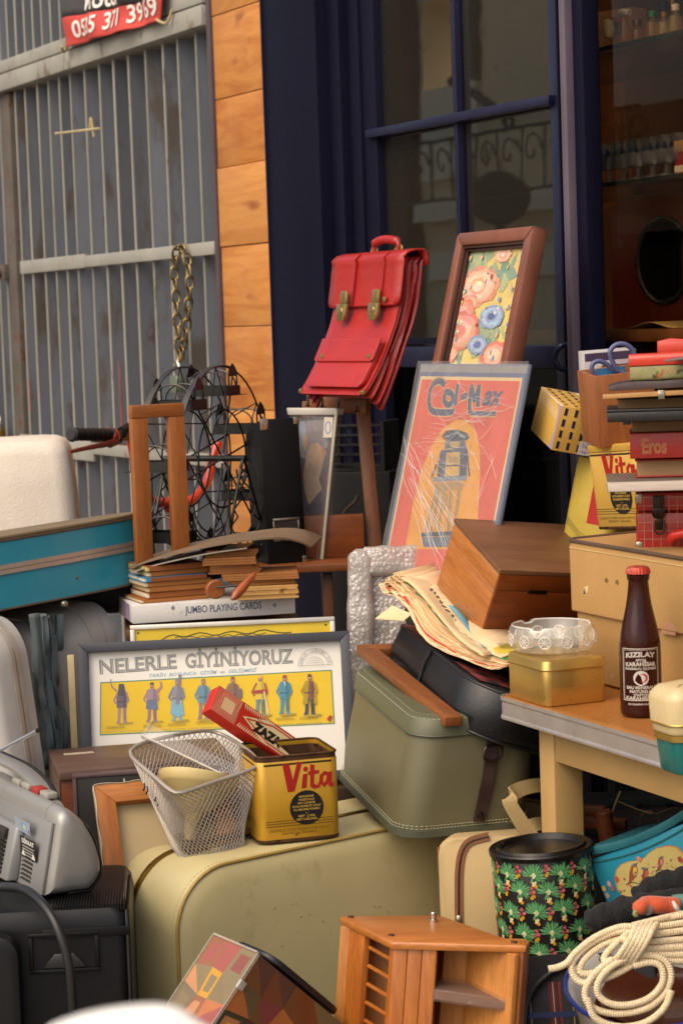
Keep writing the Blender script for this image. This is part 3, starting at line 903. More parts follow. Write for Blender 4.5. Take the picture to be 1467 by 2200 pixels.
b = MB().prism([(0.013, 0.046), (0.066, 0.048), (0.066, 0.088), (0.013, 0.086)], -0.0015, -0.0005)
b.build('label_back', mat('label_dark', '2a211b', 0.6), ffile)
for lo, hi in (((0.012, -0.003, 0.044), (0.067, -0.0005, 0.058)), ((0.012, -0.003, 0.084), (0.067, -0.0005, 0.089)), ((0.012, -0.003, 0.0582), (0.016, -0.0005, 0.0838)), ((0.063, -0.003, 0.0582), (0.067, -0.0005, 0.0838))):
 MB().box(lo, hi).build('label_holder', chrome, ffile, bevel=0.0008)
for x0, x1, z0, z1 in ((-0.0035, 0.012, 0.262, 0.2838), (0.064, 0.0752, 0.27, 0.2838), (0.07, 0.0805, -0.0005, 0.012)):
 MB().box((x0, -0.0012, z0), (x1, 0.004, z1)).build('corner_guard', chrome, ffile, bevel=0.0004)
A_, B_, D_ = P(592, 1222, 4.52), P(690, 1222, 4.48), P(620, 886, 4.53)
M = frame3(A_, B_, D_)
q = on(M)
plast = clear('cloudy_plastic', (0.95, 0.93, 0.9), 1.35, 0.12, haze=0.10, hazecol=(0.75, 0.71, 0.66), bump=0.1, bs=30)
sl_ = thing('plastic_box', 'cloudy clear plastic box with cream rim holding a faded print', 'plastic box', M)
fr = [q(592, 1222), q(690, 1224), q(724, 880), q(622, 880)]
b = MB().prism(fr, 0, 0.03)
b.build('shell', plast, sl_, bevel=0.003)
rim = mat('cream_plastic', 'cfc4ae', 0.45, var=0.1)
MB().tube([Vector((u, -0.002, v)) for u, v in (fr[1], fr[2], fr[3])], 0.0035, 8).build('rim', rim, sl_)
MB().prism([q(620, 892), q(724, 892), q(725, 876), q(617, 876)], -0.006, 0.034).build('lid', clear('cloudy_lid', (0.9, 0.88, 0.85), 1.5, 0.2, haze=0.6, hazecol=(0.8, 0.76, 0.7)), sl_, bevel=0.003)
p = Print(-0.008)
q2 = q
p.poly([q(598, 1215), q(684, 1215), q(716, 895), q(628, 895)], '51475a')
p.poly([q(640, 905), q(706, 900), q(700, 960), q(660, 990), q(640, 980)], '8a8490')
p.poly([q(655, 975), q(665, 955), q(680, 950), q(692, 970), q(690, 1000), q(682, 1030), q(688, 1050), q(672, 1070), q(660, 1085), q(652, 1060), q(648, 1020)], 'c4a68c')
p.poly([q(685, 955), q(697, 970), q(692, 990)], 'c07a60')
p.poly([q(698, 1015), q(710, 1010), q(704, 1060), q(696, 1050)], '9a4a40')
p.poly([q(655, 1085), q(690, 1080), q(684, 1130), q(664, 1140)], '38304a')
p.poly([q(660, 1108), q(692, 1120), q(690, 1150), q(668, 1172), q(662, 1150)], 'c2b09a')
p.poly([q(640, 905), q(652, 905), q(654, 955), q(648, 960)], '8aa0c0').poly([q(650, 935), q(656, 935), q(655, 965), q(650, 968)], 'c09a60')
p.build('faded_print', sl_, printed('faded_print', 0.6, 0.35, 40))
p = Print(0.0008)
p.poly([q(694, 940), q(713, 940), q(716, 897), q(697, 896)], 'dcd2c4')
for k in range(20):
 pass
c0 = q(705, 919)
p.line([(c0[0] + 0.0058 * math.cos(a * 0.314), c0[1] + 0.0115 * math.sin(a * 0.314)) for a in range(20)], 0.0022, '6a86b8', closed=True)
p.build('sticker', sl_, printed('sticker_print', 0.5))
# dark wire crates behind the stand
M = pose(P(722, 1000, 4.72), -20)
cr = thing('wire_crate', 'dark grey plastic grid crate in the shade behind the stand', 'crate', M)
dk = mat('dark_grey_plastic', '2a2828', 0.5)
b = MB()
for k in range(5):
 b.box((-0.02, -0.0, 0.02 * k), (0.1, 0.005, 0.02 * k + 0.005))
for k in range(6):
 b.box((-0.02 + 0.023 * k, 0.0055, -0.0), (-0.015 + 0.023 * k, 0.008, 0.085))
b.box((0.1, 0, -0.005), (0.106, 0.1, 0.09)).box((-0.026, 0.0, -0.005), (-0.0202, 0.1, 0.09)).box((-0.026, 0.0, -0.012), (0.106, 0.1, -0.006))
b.build('crate_grid', dk, cr)
zc = M.translation.z - 0.012
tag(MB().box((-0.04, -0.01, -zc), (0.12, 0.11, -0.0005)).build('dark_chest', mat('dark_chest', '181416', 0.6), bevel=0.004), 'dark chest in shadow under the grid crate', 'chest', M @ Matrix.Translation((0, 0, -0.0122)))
# --- red satchel
Wd, Hh = 0.262, 0.268
M = pose(P(729, 552, 4.58) - Vector((0, 0, Hh)), -62)
red = mat('red_leather', 'a82420', 0.36, var=0.14, vs=7, bump=0.5, bs=110, spec=0.5, stain=[('8f1e1e', 0.14, 24), ('c24a42', 0.05, 50)])
redd = mat('red_leather_gusset', '8f1c1a', 0.42, var=0.15, vs=10, bump=0.2, bs=240)
sat = thing('red_satchel', 'red leather school satchel with two brass locks hung on the hook stand', 'satchel', M)
prof = [(0.0, -0.100), (0.10, -0.080), (0.22, -0.060), (0.35, -0.042), (0.5, -0.024), (0.64, -0.012), (0.8, -0.004), (0.92, 0.0), (1.0, 0.012)]
def yf(s_):
 for (s0_, y0), (s1_, y1) in zip(prof, prof[1:]):
  if s_ <= s1_:
   t = (s_ - s0_) / (s1_ - s0_)
   return y0 + (y1 - y0) * t
 return prof[-1][1]
def SP(x, s_, off=0.0):
 return Vector((x * Wd, yf(min(1, max(0, s_))) - off, s_ * Hh))
def slab(b, x0, x1, s0_, s1_, o0, o1, nu=6, nv=14, r=0.0):
 """sheet following the front of the bag between two heights above it, with corners cut round at the lower end"""
 g0, g1 = [], []
 for i in range(nv + 1):
  s_ = s0_ + (s1_ - s0_) * i / nv
  cut = 0.0
  if r and (s_ - s0_) < r:
   cut = (r - math.sqrt(max(0, r * r - (r - (s_ - s0_)) ** 2)))
  for g, o_ in ((g0, o0), (g1, o1)):
   g.append([SP(x0 + cut + (x1 - x0 - 2 * cut) * j / nu, s_, o_) for j in range(nu + 1)])
 rings = []
 for A, B in zip(g0, g1):
  rings.append(A + B[::-1])
 b.loft(rings)
 return b
slab(MB(), 0, 1, 0.0, 0.97, -0.002, 0.003, 10, 24, 0.04).build('front_panel', red, sat, bevel=0.001)
slab(MB(), 0.0, 1, -0.03, 1.0, -0.040, -0.036, 8, 24, 0.04).build('back_panel', red, sat, bevel=0.001)
b = MB()
for side in (1.0, 0.0):
 b = MB()
 cols = []
 for i in range(25):
  s_ = 0.01 + 0.95 * i / 24
  dep = 0.034
  row = []
  for j in range(13):
   t = j / 12
   inn = 0.012 * (1 - abs(((t * 3) % 1) * 2 - 1)) + (0.012 * noise.noise((s_ * 3, t * 5, side)) if 0 < j < 12 else 0)
   dz = -0.045 * t * max(0, 0.35 - s_) * 2.2
   row.append(SP(side, s_, -0.002 - dep * t) + Vector(((-inn if side > 0.5 else inn) + 0.004, 0, dz)))
  cols.append(row)
 b.loft(cols, cap=False, ringclosed=False)
 b.build('gusset', redd, sat, solid=0.0018, smooth=60)
# flap over the top
b = MB()
path = [(0.044, 0.90 * Hh), (0.044, 0.96 * Hh), (0.041, 1.0 * Hh), (0.034, 1.02 * Hh), (0.016, 1.02 * Hh), (0.0, 1.005 * Hh), (-0.012, 0.97 * Hh)]
for s_ in (0.93, 0.88, 0.82, 0.76, 0.72, 0.69, 0.66, 0.64, 0.625):
 path.append((yf(s_) - 0.012, s_ * Hh))
rows = []
for k, (y, z) in enumerate(path):
 e = 0.012
 cut = 0.0
 rem = len(path) - 1 - k
 if rem < 4:
  cut = (0.012, 0.005, 0.0015, 0.0)[rem]
 rows.append([Vector((-e + cut + (Wd + 2 * e - 2 * cut) * j / 10, y + 0.002 * math.sin(j * 0.7), z)) for j in range(11)])
b.loft(rows, cap=False, ringclosed=False)
b.build('flap', red, sat, solid=0.004, smooth=60)
for x in (0.36, 0.80):
 b = MB()
 b.loft([[Vector((x * Wd - 0.0012, y - 0.0045, z)), Vector((x * Wd + 0.0012, y - 0.0045, z)), Vector((x * Wd + 0.0012, y + 0.001, z)), Vector((x * Wd - 0.0012, y + 0.001, z))] for y, z in path[5:]])
 b.build('seam', redd, sat)
# pocket
slab(MB(), 0.10, 0.97, 0.055, 0.36, 0.003, 0.016, 6, 10, 0.03).build('pocket', red, sat, bevel=0.003)
slab(MB(), 0.08, 0.99, 0.235, 0.40, 0.0165, 0.0205, 6, 8, 0.02).build('pocket_flap', red, sat, bevel=0.0015)
brs = mat('brass_lock', 'a58a56', 0.3, 0.7, var=0.15, vs=60, stain=('6a5a34', 0.15, 80))
for x in (0.2, 0.93):
 MB().lathe([(0, -0.001), (0.0055, -0.001), (0.005, 0.002), (0, 0.003)], 14, Matrix.Translation(SP(x, 0.27, 0.021)), axis='y').build('stud', brs, sat)
MB().prism(rrect(0.012, 0.009, 0.002), -0.003, 0, m=Matrix.Translation(SP(0.87, 0.67, 0.0165))).build('stud_plate', brs, sat, bevel=0.0008)
for x in (0.27, 0.76):
 m_ = Matrix.Translation(SP(x, 0.61, 0.0175)) @ Matrix.Rotation(rad(-8), 4, 'X')
 lk = MB().prism([(-0.013, -0.024), (0.013, -0.024), (0.019, -0.012), (0.020, 0.010), (-0.020, 0.010), (-0.019, -0.012)], -0.007, 0.0, m=m_)
 lk.prism([(-0.015, 0.011), (0.015, 0.011), (0.014, 0.031), (0.010, 0.036), (-0.010, 0.036), (-0.014, 0.031)], -0.004, 0.001, m=m_)
 lk.lathe([(0, 0.0085), (0.0065, 0.0085), (0.008, 0.006), (0, 0.006)], 14, m_ @ Matrix.Translation((0, 0, -0.004)) @ Matrix.Rotation(math.pi, 4, 'Z') @ Matrix.Diagonal((1, -1, 1, 1)), axis='y')
 lk.build('brass_lock', brs, sat, bevel=0.0015)
b = MB().tube(curve([(0.10, 0.024, 1.02 * Hh), (0.102, 0.024, 1.075 * Hh), (0.13, 0.024, 1.10 * Hh), (0.165, 0.024, 1.10 * Hh), (0.195, 0.024, 1.075 * Hh), (0.197, 0.024, 1.02 * Hh)], 6), [0.0045] * 7 + [0.0085] * 17 + [0.0045] * 7, 10)
b.build('handle', red, sat, smooth=70)
for x in (0.10, 0.197):
 MB().tube(curve([(x - 0.012, 0.024, 1.022 * Hh), (x - 0.008, 0.026, 1.05 * Hh), (x + 0.008, 0.026, 1.05 * Hh), (x + 0.012, 0.024, 1.022 * Hh)], 4), 0.0022, 6).build('handle_ring', brs, sat)
for x, a in ((0.0, 0), (1.0, 0)):
 MB().cbox(SP(x, 0.012, 0.001) + Vector((0.004 if x == 0 else -0.004, 0, 0.002)), (0.012, 0.008, 0.010)).build('corner_tip', brs, sat, bevel=0.003)
# --- black wire toy ferris wheel
cx0 = P(440, 985, 4.42)
M = pose(Vector((cx0.x, cx0.y, 0.925)), 64)
zc = cx0.z - 0.925
iron = mat('black_wire', '141312', 0.4, 0.0, var=0.25, vs=30)
ironl = mat('dark_grey_band', '3c3a38', 0.35, 0.3, var=0.2, vs=20)
fw = thing('ferris_wheel', 'black wire ferris wheel with hanging trays behind the hollow wooden frame', 'wire ornament', M)
Rr = 0.178
for y in (-0.04, 0.04):
 rings = []
 MB().tube([Vector((Rr * math.cos(2 * math.pi * k / 48), y, zc + Rr * math.sin(2 * math.pi * k / 48))) for k in range(48)], 0.002, 5, closed=True).build('ring_wire', iron, fw)
 for k in range(25):
  a = rad((75 if y < 0 else 95) + 100 * k / 24)
  rings.append([Vector((r * math.cos(a), y + dy, zc + r * math.sin(a))) for r, dy in ((Rr, -0.006), (Rr + 0.0022, -0.006), (Rr + 0.0022, 0.006), (Rr, 0.006))])
 MB().loft(rings).build('ring_band', ironl, fw)
 MB().tube([Vector((0.095 * math.cos(2 * math.pi * k / 36), y, zc + 0.095 * math.sin(2 * math.pi * k / 36))) for k in range(36)], 0.002, 6, closed=True).build('inner_ring', iron, fw)
 b = MB()
 for k in range(6):
  a = 2 * math.pi * (k + 0.2) / 6
  b.tube([(0.01 * math.cos(a), y, zc + 0.01 * math.sin(a)), (Rr * math.cos(a), y, zc + Rr * math.sin(a))], 0.002, 6)
  a2 = a + math.pi / 8
  b.tube([(0.095 * math.cos(a), y, zc + 0.095 * math.sin(a)), (Rr * math.cos(a2), y, zc + Rr * math.sin(a2))], 0.0013, 5)
  b.tube([(0.095 * math.cos(a + math.pi / 4), y, zc + 0.095 * math.sin(a + math.pi / 4)), (Rr * math.cos(a2), y, zc + Rr * math.sin(a2))], 0.0013, 5)
 b.build('spokes', iron, fw)
MB().tube([(0, -0.09, zc), (0, 0.09, zc)], 0.006, 10).build('axle', iron, fw)
for y in (-0.085, 0.085):
 b = MB()
 for s_ in (-1, 1):
  b.tube([(0, y, zc + 0.005), (0.09 * s_, y, 0)], 0.003, 6)
  b.tube([(0.09 * s_ * t / 12 * 1.0 - (0.022 * s_ if t % 2 else 0), y, zc * (1 - t / 12)) for t in range(13)], 0.0018, 6)
  b.tube([(0.06 * s_, y, zc - 0.01), (0.065 * s_, y, 0)], 0.0022, 6)
 b.build('support', iron, fw)
for k in range(8):
 a = 2 * math.pi * (k + 0.7) / 8
 g0 = Vector((Rr * math.cos(a), 0, zc + Rr * math.sin(a) - 0.052))
 m_ = Matrix.Translation(g0)
 MB().box((-0.038, -0.056, -0.001), (0.038, 0.056, 0.0), m_).box((-0.028, -0.046, 0.0002), (-0.0265, 0.046, 0.018), m_).box((0.0265, -0.046, 0.0002), (0.028, 0.046, 0.018), m_).build('tray', iron, fw)
 for y in (-0.046, 0.046):
  MB().prism([(-0.028, 0), (0.028, 0), (0.028, 0.018), (-0.028, 0.018)], y - 0.0006, y + 0.0006, m=m_).prism([(-0.017, 0.044), (-0.012, 0.052), (0, 0.062), (0.012, 0.052), (0.017, 0.044), (0.017, 0.036), (-0.017, 0.036)], y - 0.0007, y + 0.0007, m=m_).tube([m_ @ Vector((-0.016, y, 0.018)), m_ @ Vector((-0.016, y, 0.04))], 0.0018, 5).tube([m_ @ Vector((0.016, y, 0.018)), m_ @ Vector((0.016, y, 0.04))], 0.0018, 5).build('tray_end', iron, fw)
 for x in (-0.022, 0.022):
  MB().tube([m_ @ Vector((x, 0.04 * math.cos(t * math.pi / 10), 0.018 + 0.03 * math.sin(t * math.pi / 10))) for t in range(11)], 0.0016, 5).build('tray_hoop', ironl, fw)
for k in range(5):
 cx_, cz_, r_ = rnd.uniform(-0.05, 0.11), zc + rnd.uniform(-0.14, 0.05), rnd.uniform(0.05, 0.085)
 MB().tube([(cx_ + r_ * math.cos(t * math.pi / 14), 0.045 - 0.025 * k, cz_ - r_ * 0.8 * math.sin(t * math.pi / 14)) for t in range(15)], 0.0018, 6).build('hanging_hoop', ironl, fw)
# --- hollow wooden frame standing on the books
M = pose(P(297, 1205, 4.08), 27, 0, 0.0)
wfm = wood('frame_wood', '94531f', 'a9672f', 'z', 5, 0.5)
wfr = thing('hollow_frame', 'orange brown hollow wooden frame standing upright on the paper stack', 'wooden frame', M)
w_, d_, h_, t_ = 0.103, 0.018, 0.279, 0.031
MB().box((0, 0, -0.004), (t_, d_, h_ - 0.0235)).build('upright', wfm, wfr, bevel=0.002)
MB().box((w_ - t_, 0, 0.008), (w_, d_, h_ - 0.0235)).build('upright', wfm, wfr, bevel=0.002)
MB().box((0, 0, h_ - 0.0232), (w_, d_, h_)).build('top_rail', wood('frame_wood_x', '94531f', 'a9672f', 'x', 5, 0.5), wfr, bevel=0.002)
MB().lathe([(0, -0.001), (0.0022, -0.001), (0, 0.001)], 8, Matrix.Translation((w_ + 0.0005, d_ * 0.5, h_ - 0.016)) @ Matrix.Rotation(rad(90), 4, 'Z'), axis='y').build('nail', chrome, wfr)
# --- teal guitar case
M = pose(P(-200, 1352, 3.80), 40) @ Matrix.Rotation(rad(-3.0), 4, 'Y') @ Matrix.Rotation(rad(-6), 4, 'X')
teal = mat('teal_vinyl', '178aa2', 0.3, var=0.10, vs=4, bump=0.15, bs=180, coat=0.2)
gc = thing('guitar_case', 'teal hard guitar case with silver band lying on the grey suitcases', 'guitar case', M)
out = []
side = [(0.0, 0.05), (0.04, 0.012), (0.12, 0.0), (0.3, 0.004), (0.42, 0.02), (0.51, 0.05), (0.57, 0.10), (0.60, 0.16)]
side = [(p.x, p.y) for p in curve([(x, y, 0) for x, y in side], 5)]
back = [(0.61, 0.22), (0.58, 0.27), (0.45, 0.31), (0.1, 0.32), (0.0, 0.28)]
ol = side + back
def grow(pts, e):
 c0 = Vector((sum(p[0] for p in pts) / len(pts), sum(p[1] for p in pts) / len(pts)))
 r = []
 N = len(pts)
 for i in range(N):
  t = Vector(pts[(i + 1) % N]) - Vector(pts[(i - 1) % N])
  k = Vector((t.y, -t.x)).normalized()
  r.append((pts[i][0] + k.x * e, pts[i][1] + k.y * e))
 return r
HZ = 0.118
MB().prism(ol, 0.004, 0.062, plane='xy').build('lower_shell', teal, gc, smooth=50)
MB().prism(ol, 0.079, HZ, plane='xy').build('upper_shell', teal, gc, smooth=50)
band = mat('case_band', 'b5aca2', 0.35, 0.5, var=0.08, vs=20, bump=0.05)
MB().prism(grow(ol, 0.0025), 0.0622, 0.0700, plane='xy').prism(grow(ol, 0.0025), 0.0708, 0.0788, plane='xy').build('silver_band', band, gc, smooth=50)
pipe = mat('brown_piping', '5c4a38', 0.5, var=0.2, vs=40)
MB().prism(grow(ol, 0.002), 0.0, 0.0038, plane='xy').build('piping', pipe, gc, smooth=50, bevel=0.001)
MB().prism(grow(ol, 0.002), HZ + 0.0002, HZ + 0.004, plane='xy').build('piping', pipe, gc, smooth=50, bevel=0.001)
MB().prism(grow(ol, -0.001), HZ + 0.0042, HZ + 0.011, plane='xy').build('lid_top', mat('tan_canvas', '7d6c52', 0.7, var=0.1), gc, smooth=50, bevel=0.002)
for i, z in ((9, 0.028), (17, 0.034), (27, 0.04)):
 x, y = side[i]
 MB().lathe([(0, -0.001), (0.003, -0.001), (0.002, 0.0015), (0, 0.002)], 10, Matrix.Translation((x, y - 0.001, z)), axis='y').build('rivet', brass, gc)
# --- two grey suitcases standing side by side, a jacket between them
grey = mat('grey_shell', 'b6b3af', 0.34, var=0.10, vs=4, bump=0.15, bs=200, spec=0.5, stain=('6d6b68', 0.1, 8))
alu = mat('aluminium_rim', 'c4bdb4', 0.38, 0.6, var=0.08, vs=20, bump=0)
def suitcase(M_, label, w_, h_, d_, r_, ridge):
 t = thing('grey_suitcase', label, 'suitcase', M_, 'grey suitcases by the framed poster')
 def ring(y, g):
  return [Vector((u, y, v)) for u, v in rrect(w_ + 2 * g, h_ + 2 * g, r_ + g, 8, -w_ / 2, h_ / 2)]
 MB().loft([ring(0.0, -0.03), ring(0.001, -0.014), ring(0.006, -0.004), ring(0.014, 0.0), ring(d_ * ridge, 0.001)]).build('front_shell', grey, t, smooth=50)
 MB().loft([ring(d_ * ridge + 0.019, 0.001), ring(d_ - 0.02, 0), ring(d_ - 0.004, -0.004), ring(d_, -0.02)]).build('back_shell', grey, t, smooth=50)
 MB().loft([ring(d_ * ridge + 0.0005, 0.0), ring(d_ * ridge + 0.001, 0.004), ring(d_ * ridge + 0.0075, 0.0045), ring(d_ * ridge + 0.008, 0.001), ring(d_ * ridge + 0.011, 0.001), ring(d_ * ridge + 0.0115, 0.0045), ring(d_ * ridge + 0.018, 0.004), ring(d_ * ridge + 0.0185, 0.0)]).build('metal_rim', alu, t, smooth=25)
 return t
M1 = pose(P(48, 1600, 3.78) - Vector((0, 0, 0.29)), -46, -7, 0)
s1 = suitcase(M1, 'grey hard suitcase at the picture edge with its inner panel showing', 0.5, 0.50, 0.08, 0.07, 0.45)
MB().tube([Vector((u, -0.0005, v)) for u, v in rrect(0.40, 0.36, 0.10, 8, -0.27, 0.24)], 0.003, 8, closed=True).build('panel_bead', alu, s1)
MB().tube([Vector((u, -0.0005, v)) for u, v in rrect(0.26, 0.2, 0.07, 8, -0.27, 0.20)], 0.0025, 8, closed=True).build('panel_bead', grey, s1)
M2 = pose(P(150, 1600, 4.03) - Vector((0, 0, 0.29)), -46, -8, 0)
s2 = suitcase(M2, 'wider grey suitcase with pale strap behind the jacket', 0.5, 0.515, 0.19, 0.07, 0.12)
ring = [Vector((u, 0, v)) for u, v in rrect(0.5 + 0.003, 0.515 + 0.003, 0.071, 8, -0.25, 0.2575)]
b = MB()
b.loft([[Vector((u, y, v)) for u, v in rrect(0.5 + g, 0.515 + g, 0.071, 8, -0.25, 0.2575)] for y, g in ((0.125, 0.0022), (0.125, 0.006), (0.155, 0.006), (0.155, 0.0022))])
b.build('strap', mat('pale_strap', 'a9a29b', 0.5, var=0.05), s2, smooth=50)
zb = min(M1.translation.z, M2.translation.z)
for M_, dd in ((M1, 0.12), (M2, 0.19)):
 pass
tag(MB().box((-0.5, -0.05, 0), (0.02, 0.42, zb - 0.03)).build('wooden_crate', wood('crate_wood', '6e4e30', '8a6540', 'x', 6, 0.7), bevel=0.003), 'low wooden crate hidden under the grey suitcases', 'crate', pose((M1.translation.x, M1.translation.y, 0), -46))
# jacket draped between them
jk = mat('grey_green_cloth', '5e6c6e', 0.85, var=0.15, vs=14, bump=0.3, bs=300, sheen=0.3)
A0 = P(72, 1312, 3.87)
b = MB()
def jf(u, v):
 x = u * 0.05
 p_ = P(76 + 46 * u + v * 22 + 3 * math.sin(v * 9 + u * 2), 1318 + 8 * math.sin(u * 3) + v * 330, 3.95 + 0.07 * u)
 p_.y += 0.011 * math.sin(u * 17 - v * 6) + 0.008 * math.sin(v * 11 + u * 9)
 return p_
b.grid(jf, 16, 30)
tag(b.build('jacket', jk, solid=-0.012, smooth=80), 'grey green cloth jacket squeezed between the two grey suitcases', 'jacket')
# black bag under the case
bb = MB()
c0 = P(215, 1262, 4.25)
bb.loft([[c0 + Vector((x * k, y * k + 0.03, z)) for x, y in rrect(0.22, 0.2, 0.05, 6)] for z, k in ((-0.045, 0.8), (-0.03, 0.98), (0.0, 1.0), (0.03, 0.97), (0.05, 0.8), (0.053, 0.3))])
tag(bb.build('black_bag', mat('black_cloth', '131313', 0.7, var=0.3, vs=8, bump=0.3, bs=90), smooth=70, warp=lambda p: p + Vector((0, 0, 0.012 * noise.noise(p * 14)))), 'black soft bag squashed beneath the teal guitar case', 'bag')
kn = P(139, 1297, 3.99)
tag(MB().lathe([(0, -0.006), (0.006, -0.004), (0.007, 0.0), (0.006, 0.004), (0, 0.006)], 12, Matrix.Translation(kn)).build('metal_knob', chrome), 'small ball-shaped metal knob on top of the grey suitcases', 'ball')  # round metal knob, set as an object of its own
# ------------------------------------------------------------------ paper stacks, boxed cards, framed pictures
cabz = P(450, 1342, 4.1).z
M = pose((P(300, 1342, 4.08).x, 4.08, 0), 6)
cb = thing('wooden_chest', 'dark brown chest carrying the white card box', 'chest', M)
box_part('chest_body', (-0.02, 0, 0), (0.29, 0.3, cabz - 0.0205), wood('chest_wood', '3a2415', '5a3820', 'x', 6, 0.5), cb, 0.003)
box_part('chest_lid', (-0.025, -0.005, cabz - 0.02), (0.295, 0.305, cabz - 0.0005), wood('chest_lid', '5a3a22', '7a4e2c', 'x', 6, 0.5), cb, 0.003)
M = pose(P(286, 1341, 4.03), 14)
jum = thing('card_box', 'flat white box with blue lettering under the paper stacks', 'box', M)
q = on(M)
white_card = mat('white_card', 'd9d6d3', 0.55, var=0.04, vs=14, stain=('b8a898', 0.08, 18))
box_part('box_body', (0, 0, 0), (0.297, 0.2, 0.033), white_card, jum, 0.0015)
p = Print()
a_, b_ = q(398, 1318), q(562, 1306)
p.text('JUMBO PLAYING CARDS', a_[0], a_[1], 0.0125, '3c5272', width=b_[0] - a_[0], fat=0.012)
for px, py in ((372, 1306), (590, 1300)):
 a_ = q(px, py)
 p.poly([(a_[0], a_[1] - 0.005), (a_[0] + 0.004, a_[1]), (a_[0], a_[1] + 0.005), (a_[0] - 0.004, a_[1])], '8a8a90')
 for k in range(8):
  an = k * 0.785
  p.rect(a_[0] + 0.012 * math.cos(an) - 0.0007, a_[1] + 0.010 * math.sin(an) - 0.0007, a_[0] + 0.012 * math.cos(an) + 0.0007, a_[1] + 0.010 * math.sin(an) + 0.0007, 'b0a8a8')
p.build('lettering', jum, printed('card_print', 0.5))
p = Print(0.0003)
p.rect(-0.1, 0.001, -0.03, 0.032, 'a58cb4').ell(-0.06, 0.014, 0.006, 0.008, 'c8a878')
p.build('end_print', jum, printed('card_print', 0.5), lambda u, v, z: Vector((-z, -u, v)))
zj = M.translation.z + 0.033
# left pile of small books
pilecols = [('d8cfb4', 'a5662e'), ('e0d6bc', '9c5a28'), ('cdbf96', 'a5662e'), ('dcd0b0', 'b07034'), ('e4dac2', '8e4e22'), ('d2c8a8', 'a5662e'), ('c9b878', '96562a')]
z = zj + 0.0004
pgm = {}
bl_labels = ['lowest booklet of the small pile, wider than the rest', 'cream booklet second from the bottom of the small pile', 'cream booklet just under the blue edged one', 'thin booklet resting on the wide lowest ones', 'blue edged booklet in the small pile', 'cream booklet above the blue edged one', 'yellowish top booklet of the small pile under the bent board']
offs = [(0.0, 0), (0.018, 0.006), (0.02, 0.002), (0.016, 0.0), (0.012, -0.004), (0.026, 0.004), (0.022, 0.0)]
ths = [0.007, 0.011, 0.009, 0.009, 0.008, 0.009, 0.010]
for k in range(7):
 wd = 0.135 - 0.012 * (k > 0) - rnd.uniform(0, 0.012)
 px0 = 268 + offs[k][0] * 700
 o0 = P(px0 + 38, 1300, 4.06)
 M = pose(Vector((o0.x, 4.05 + offs[k][1], z)), 24 + rnd.uniform(-3, 3))
 t = thing('booklet', bl_labels[k], 'booklet', M, 'booklets in the small pile')
 pg = mat('page_' + pilecols[k][0], pilecols[k][0], 0.8, var=0.1, vs=30, stretch=(1, 1, 14))
 cv = mat('cover_' + ('2b8cc0' if k == 4 else pilecols[k][1]), '2b8cc0' if k == 4 else pilecols[k][1], 0.6, var=0.12, vs=14)
 fc = mat('kraft_' + pilecols[k][1], pilecols[k][1], 0.7, var=0.12, vs=14, stretch=(1, 1, 10))
 h_ = ths[k]
 box_part('pages', (0.0, 0.0015, 0.0012), (wd, 0.1, h_ - 0.0012), pg, t, 0.0006)
 b = MB().box((-0.001, 0.0, 0), (wd + 0.001, 0.1, 0.001)).box((-0.001, 0.0, h_ - 0.001), (wd + 0.001, 0.1, h_)).box((0.004, -0.001, 0.0011), (wd + 0.001, 0.001, h_ - 0.0011))
 b.build('cover', cv if k == 4 else fc, t)
 if k == 4:
  MB().box((0.012, -0.0022, 0.0003), (wd, -0.0011, h_ - 0.0003)).build('spine', fc, t)
 z += h_ + 0.0006
# right pile of brown paper
z = zj + 0.0004
spec = [(510, 640, 0.024, 'c79a5c', 0, 'tan block of paper lying on the white card box'), (500, 632, 0.010, 'a8703a', 3, 'brown booklet just above the tan paper block'), (478, 640, 0.012, '9c6432', -3, 'brown booklet with ragged end in the middle of the pile'), (452, 560, 0.016, '8a5527', 2, 'dark brown booklet under the top layer of the pile'), (440, 552, 0.014, '8e5828', -2, 'dark brown booklet near the top of the pile'), (446, 556, 0.012, '835024', 3, 'topmost brown booklet directly under the bent board')]
for k, (a_, b_, h_, col, yw, lab) in enumerate(spec):
 A_, B_ = P(a_, 1260, 4.06), P(b_, 1260, 4.06)
 M = pose(Vector((A_.x, 4.055 + 0.004 * (k % 2), z)), 5 + yw)
 b = MB()
 n_ = max(1, int(h_ / 0.004))
 for j in range(n_):
  e = rnd.uniform(-0.003, 0.003)
  b.box((rnd.uniform(-0.002, 0.002), rnd.uniform(-0.002, 0.001), h_ * j / n_), (B_.x - A_.x + e, 0.11, h_ * (j + 1) / n_ - 0.0005))
 tag(b.build('brown_booklet', mat('brown_paper_' + col, col, 0.75, var=0.15, vs=12, stain=('6a3f1c', 0.12, 20))), lab, 'booklet', M, 'brown booklets in the ragged pile')
 z += h_ + 0.0004
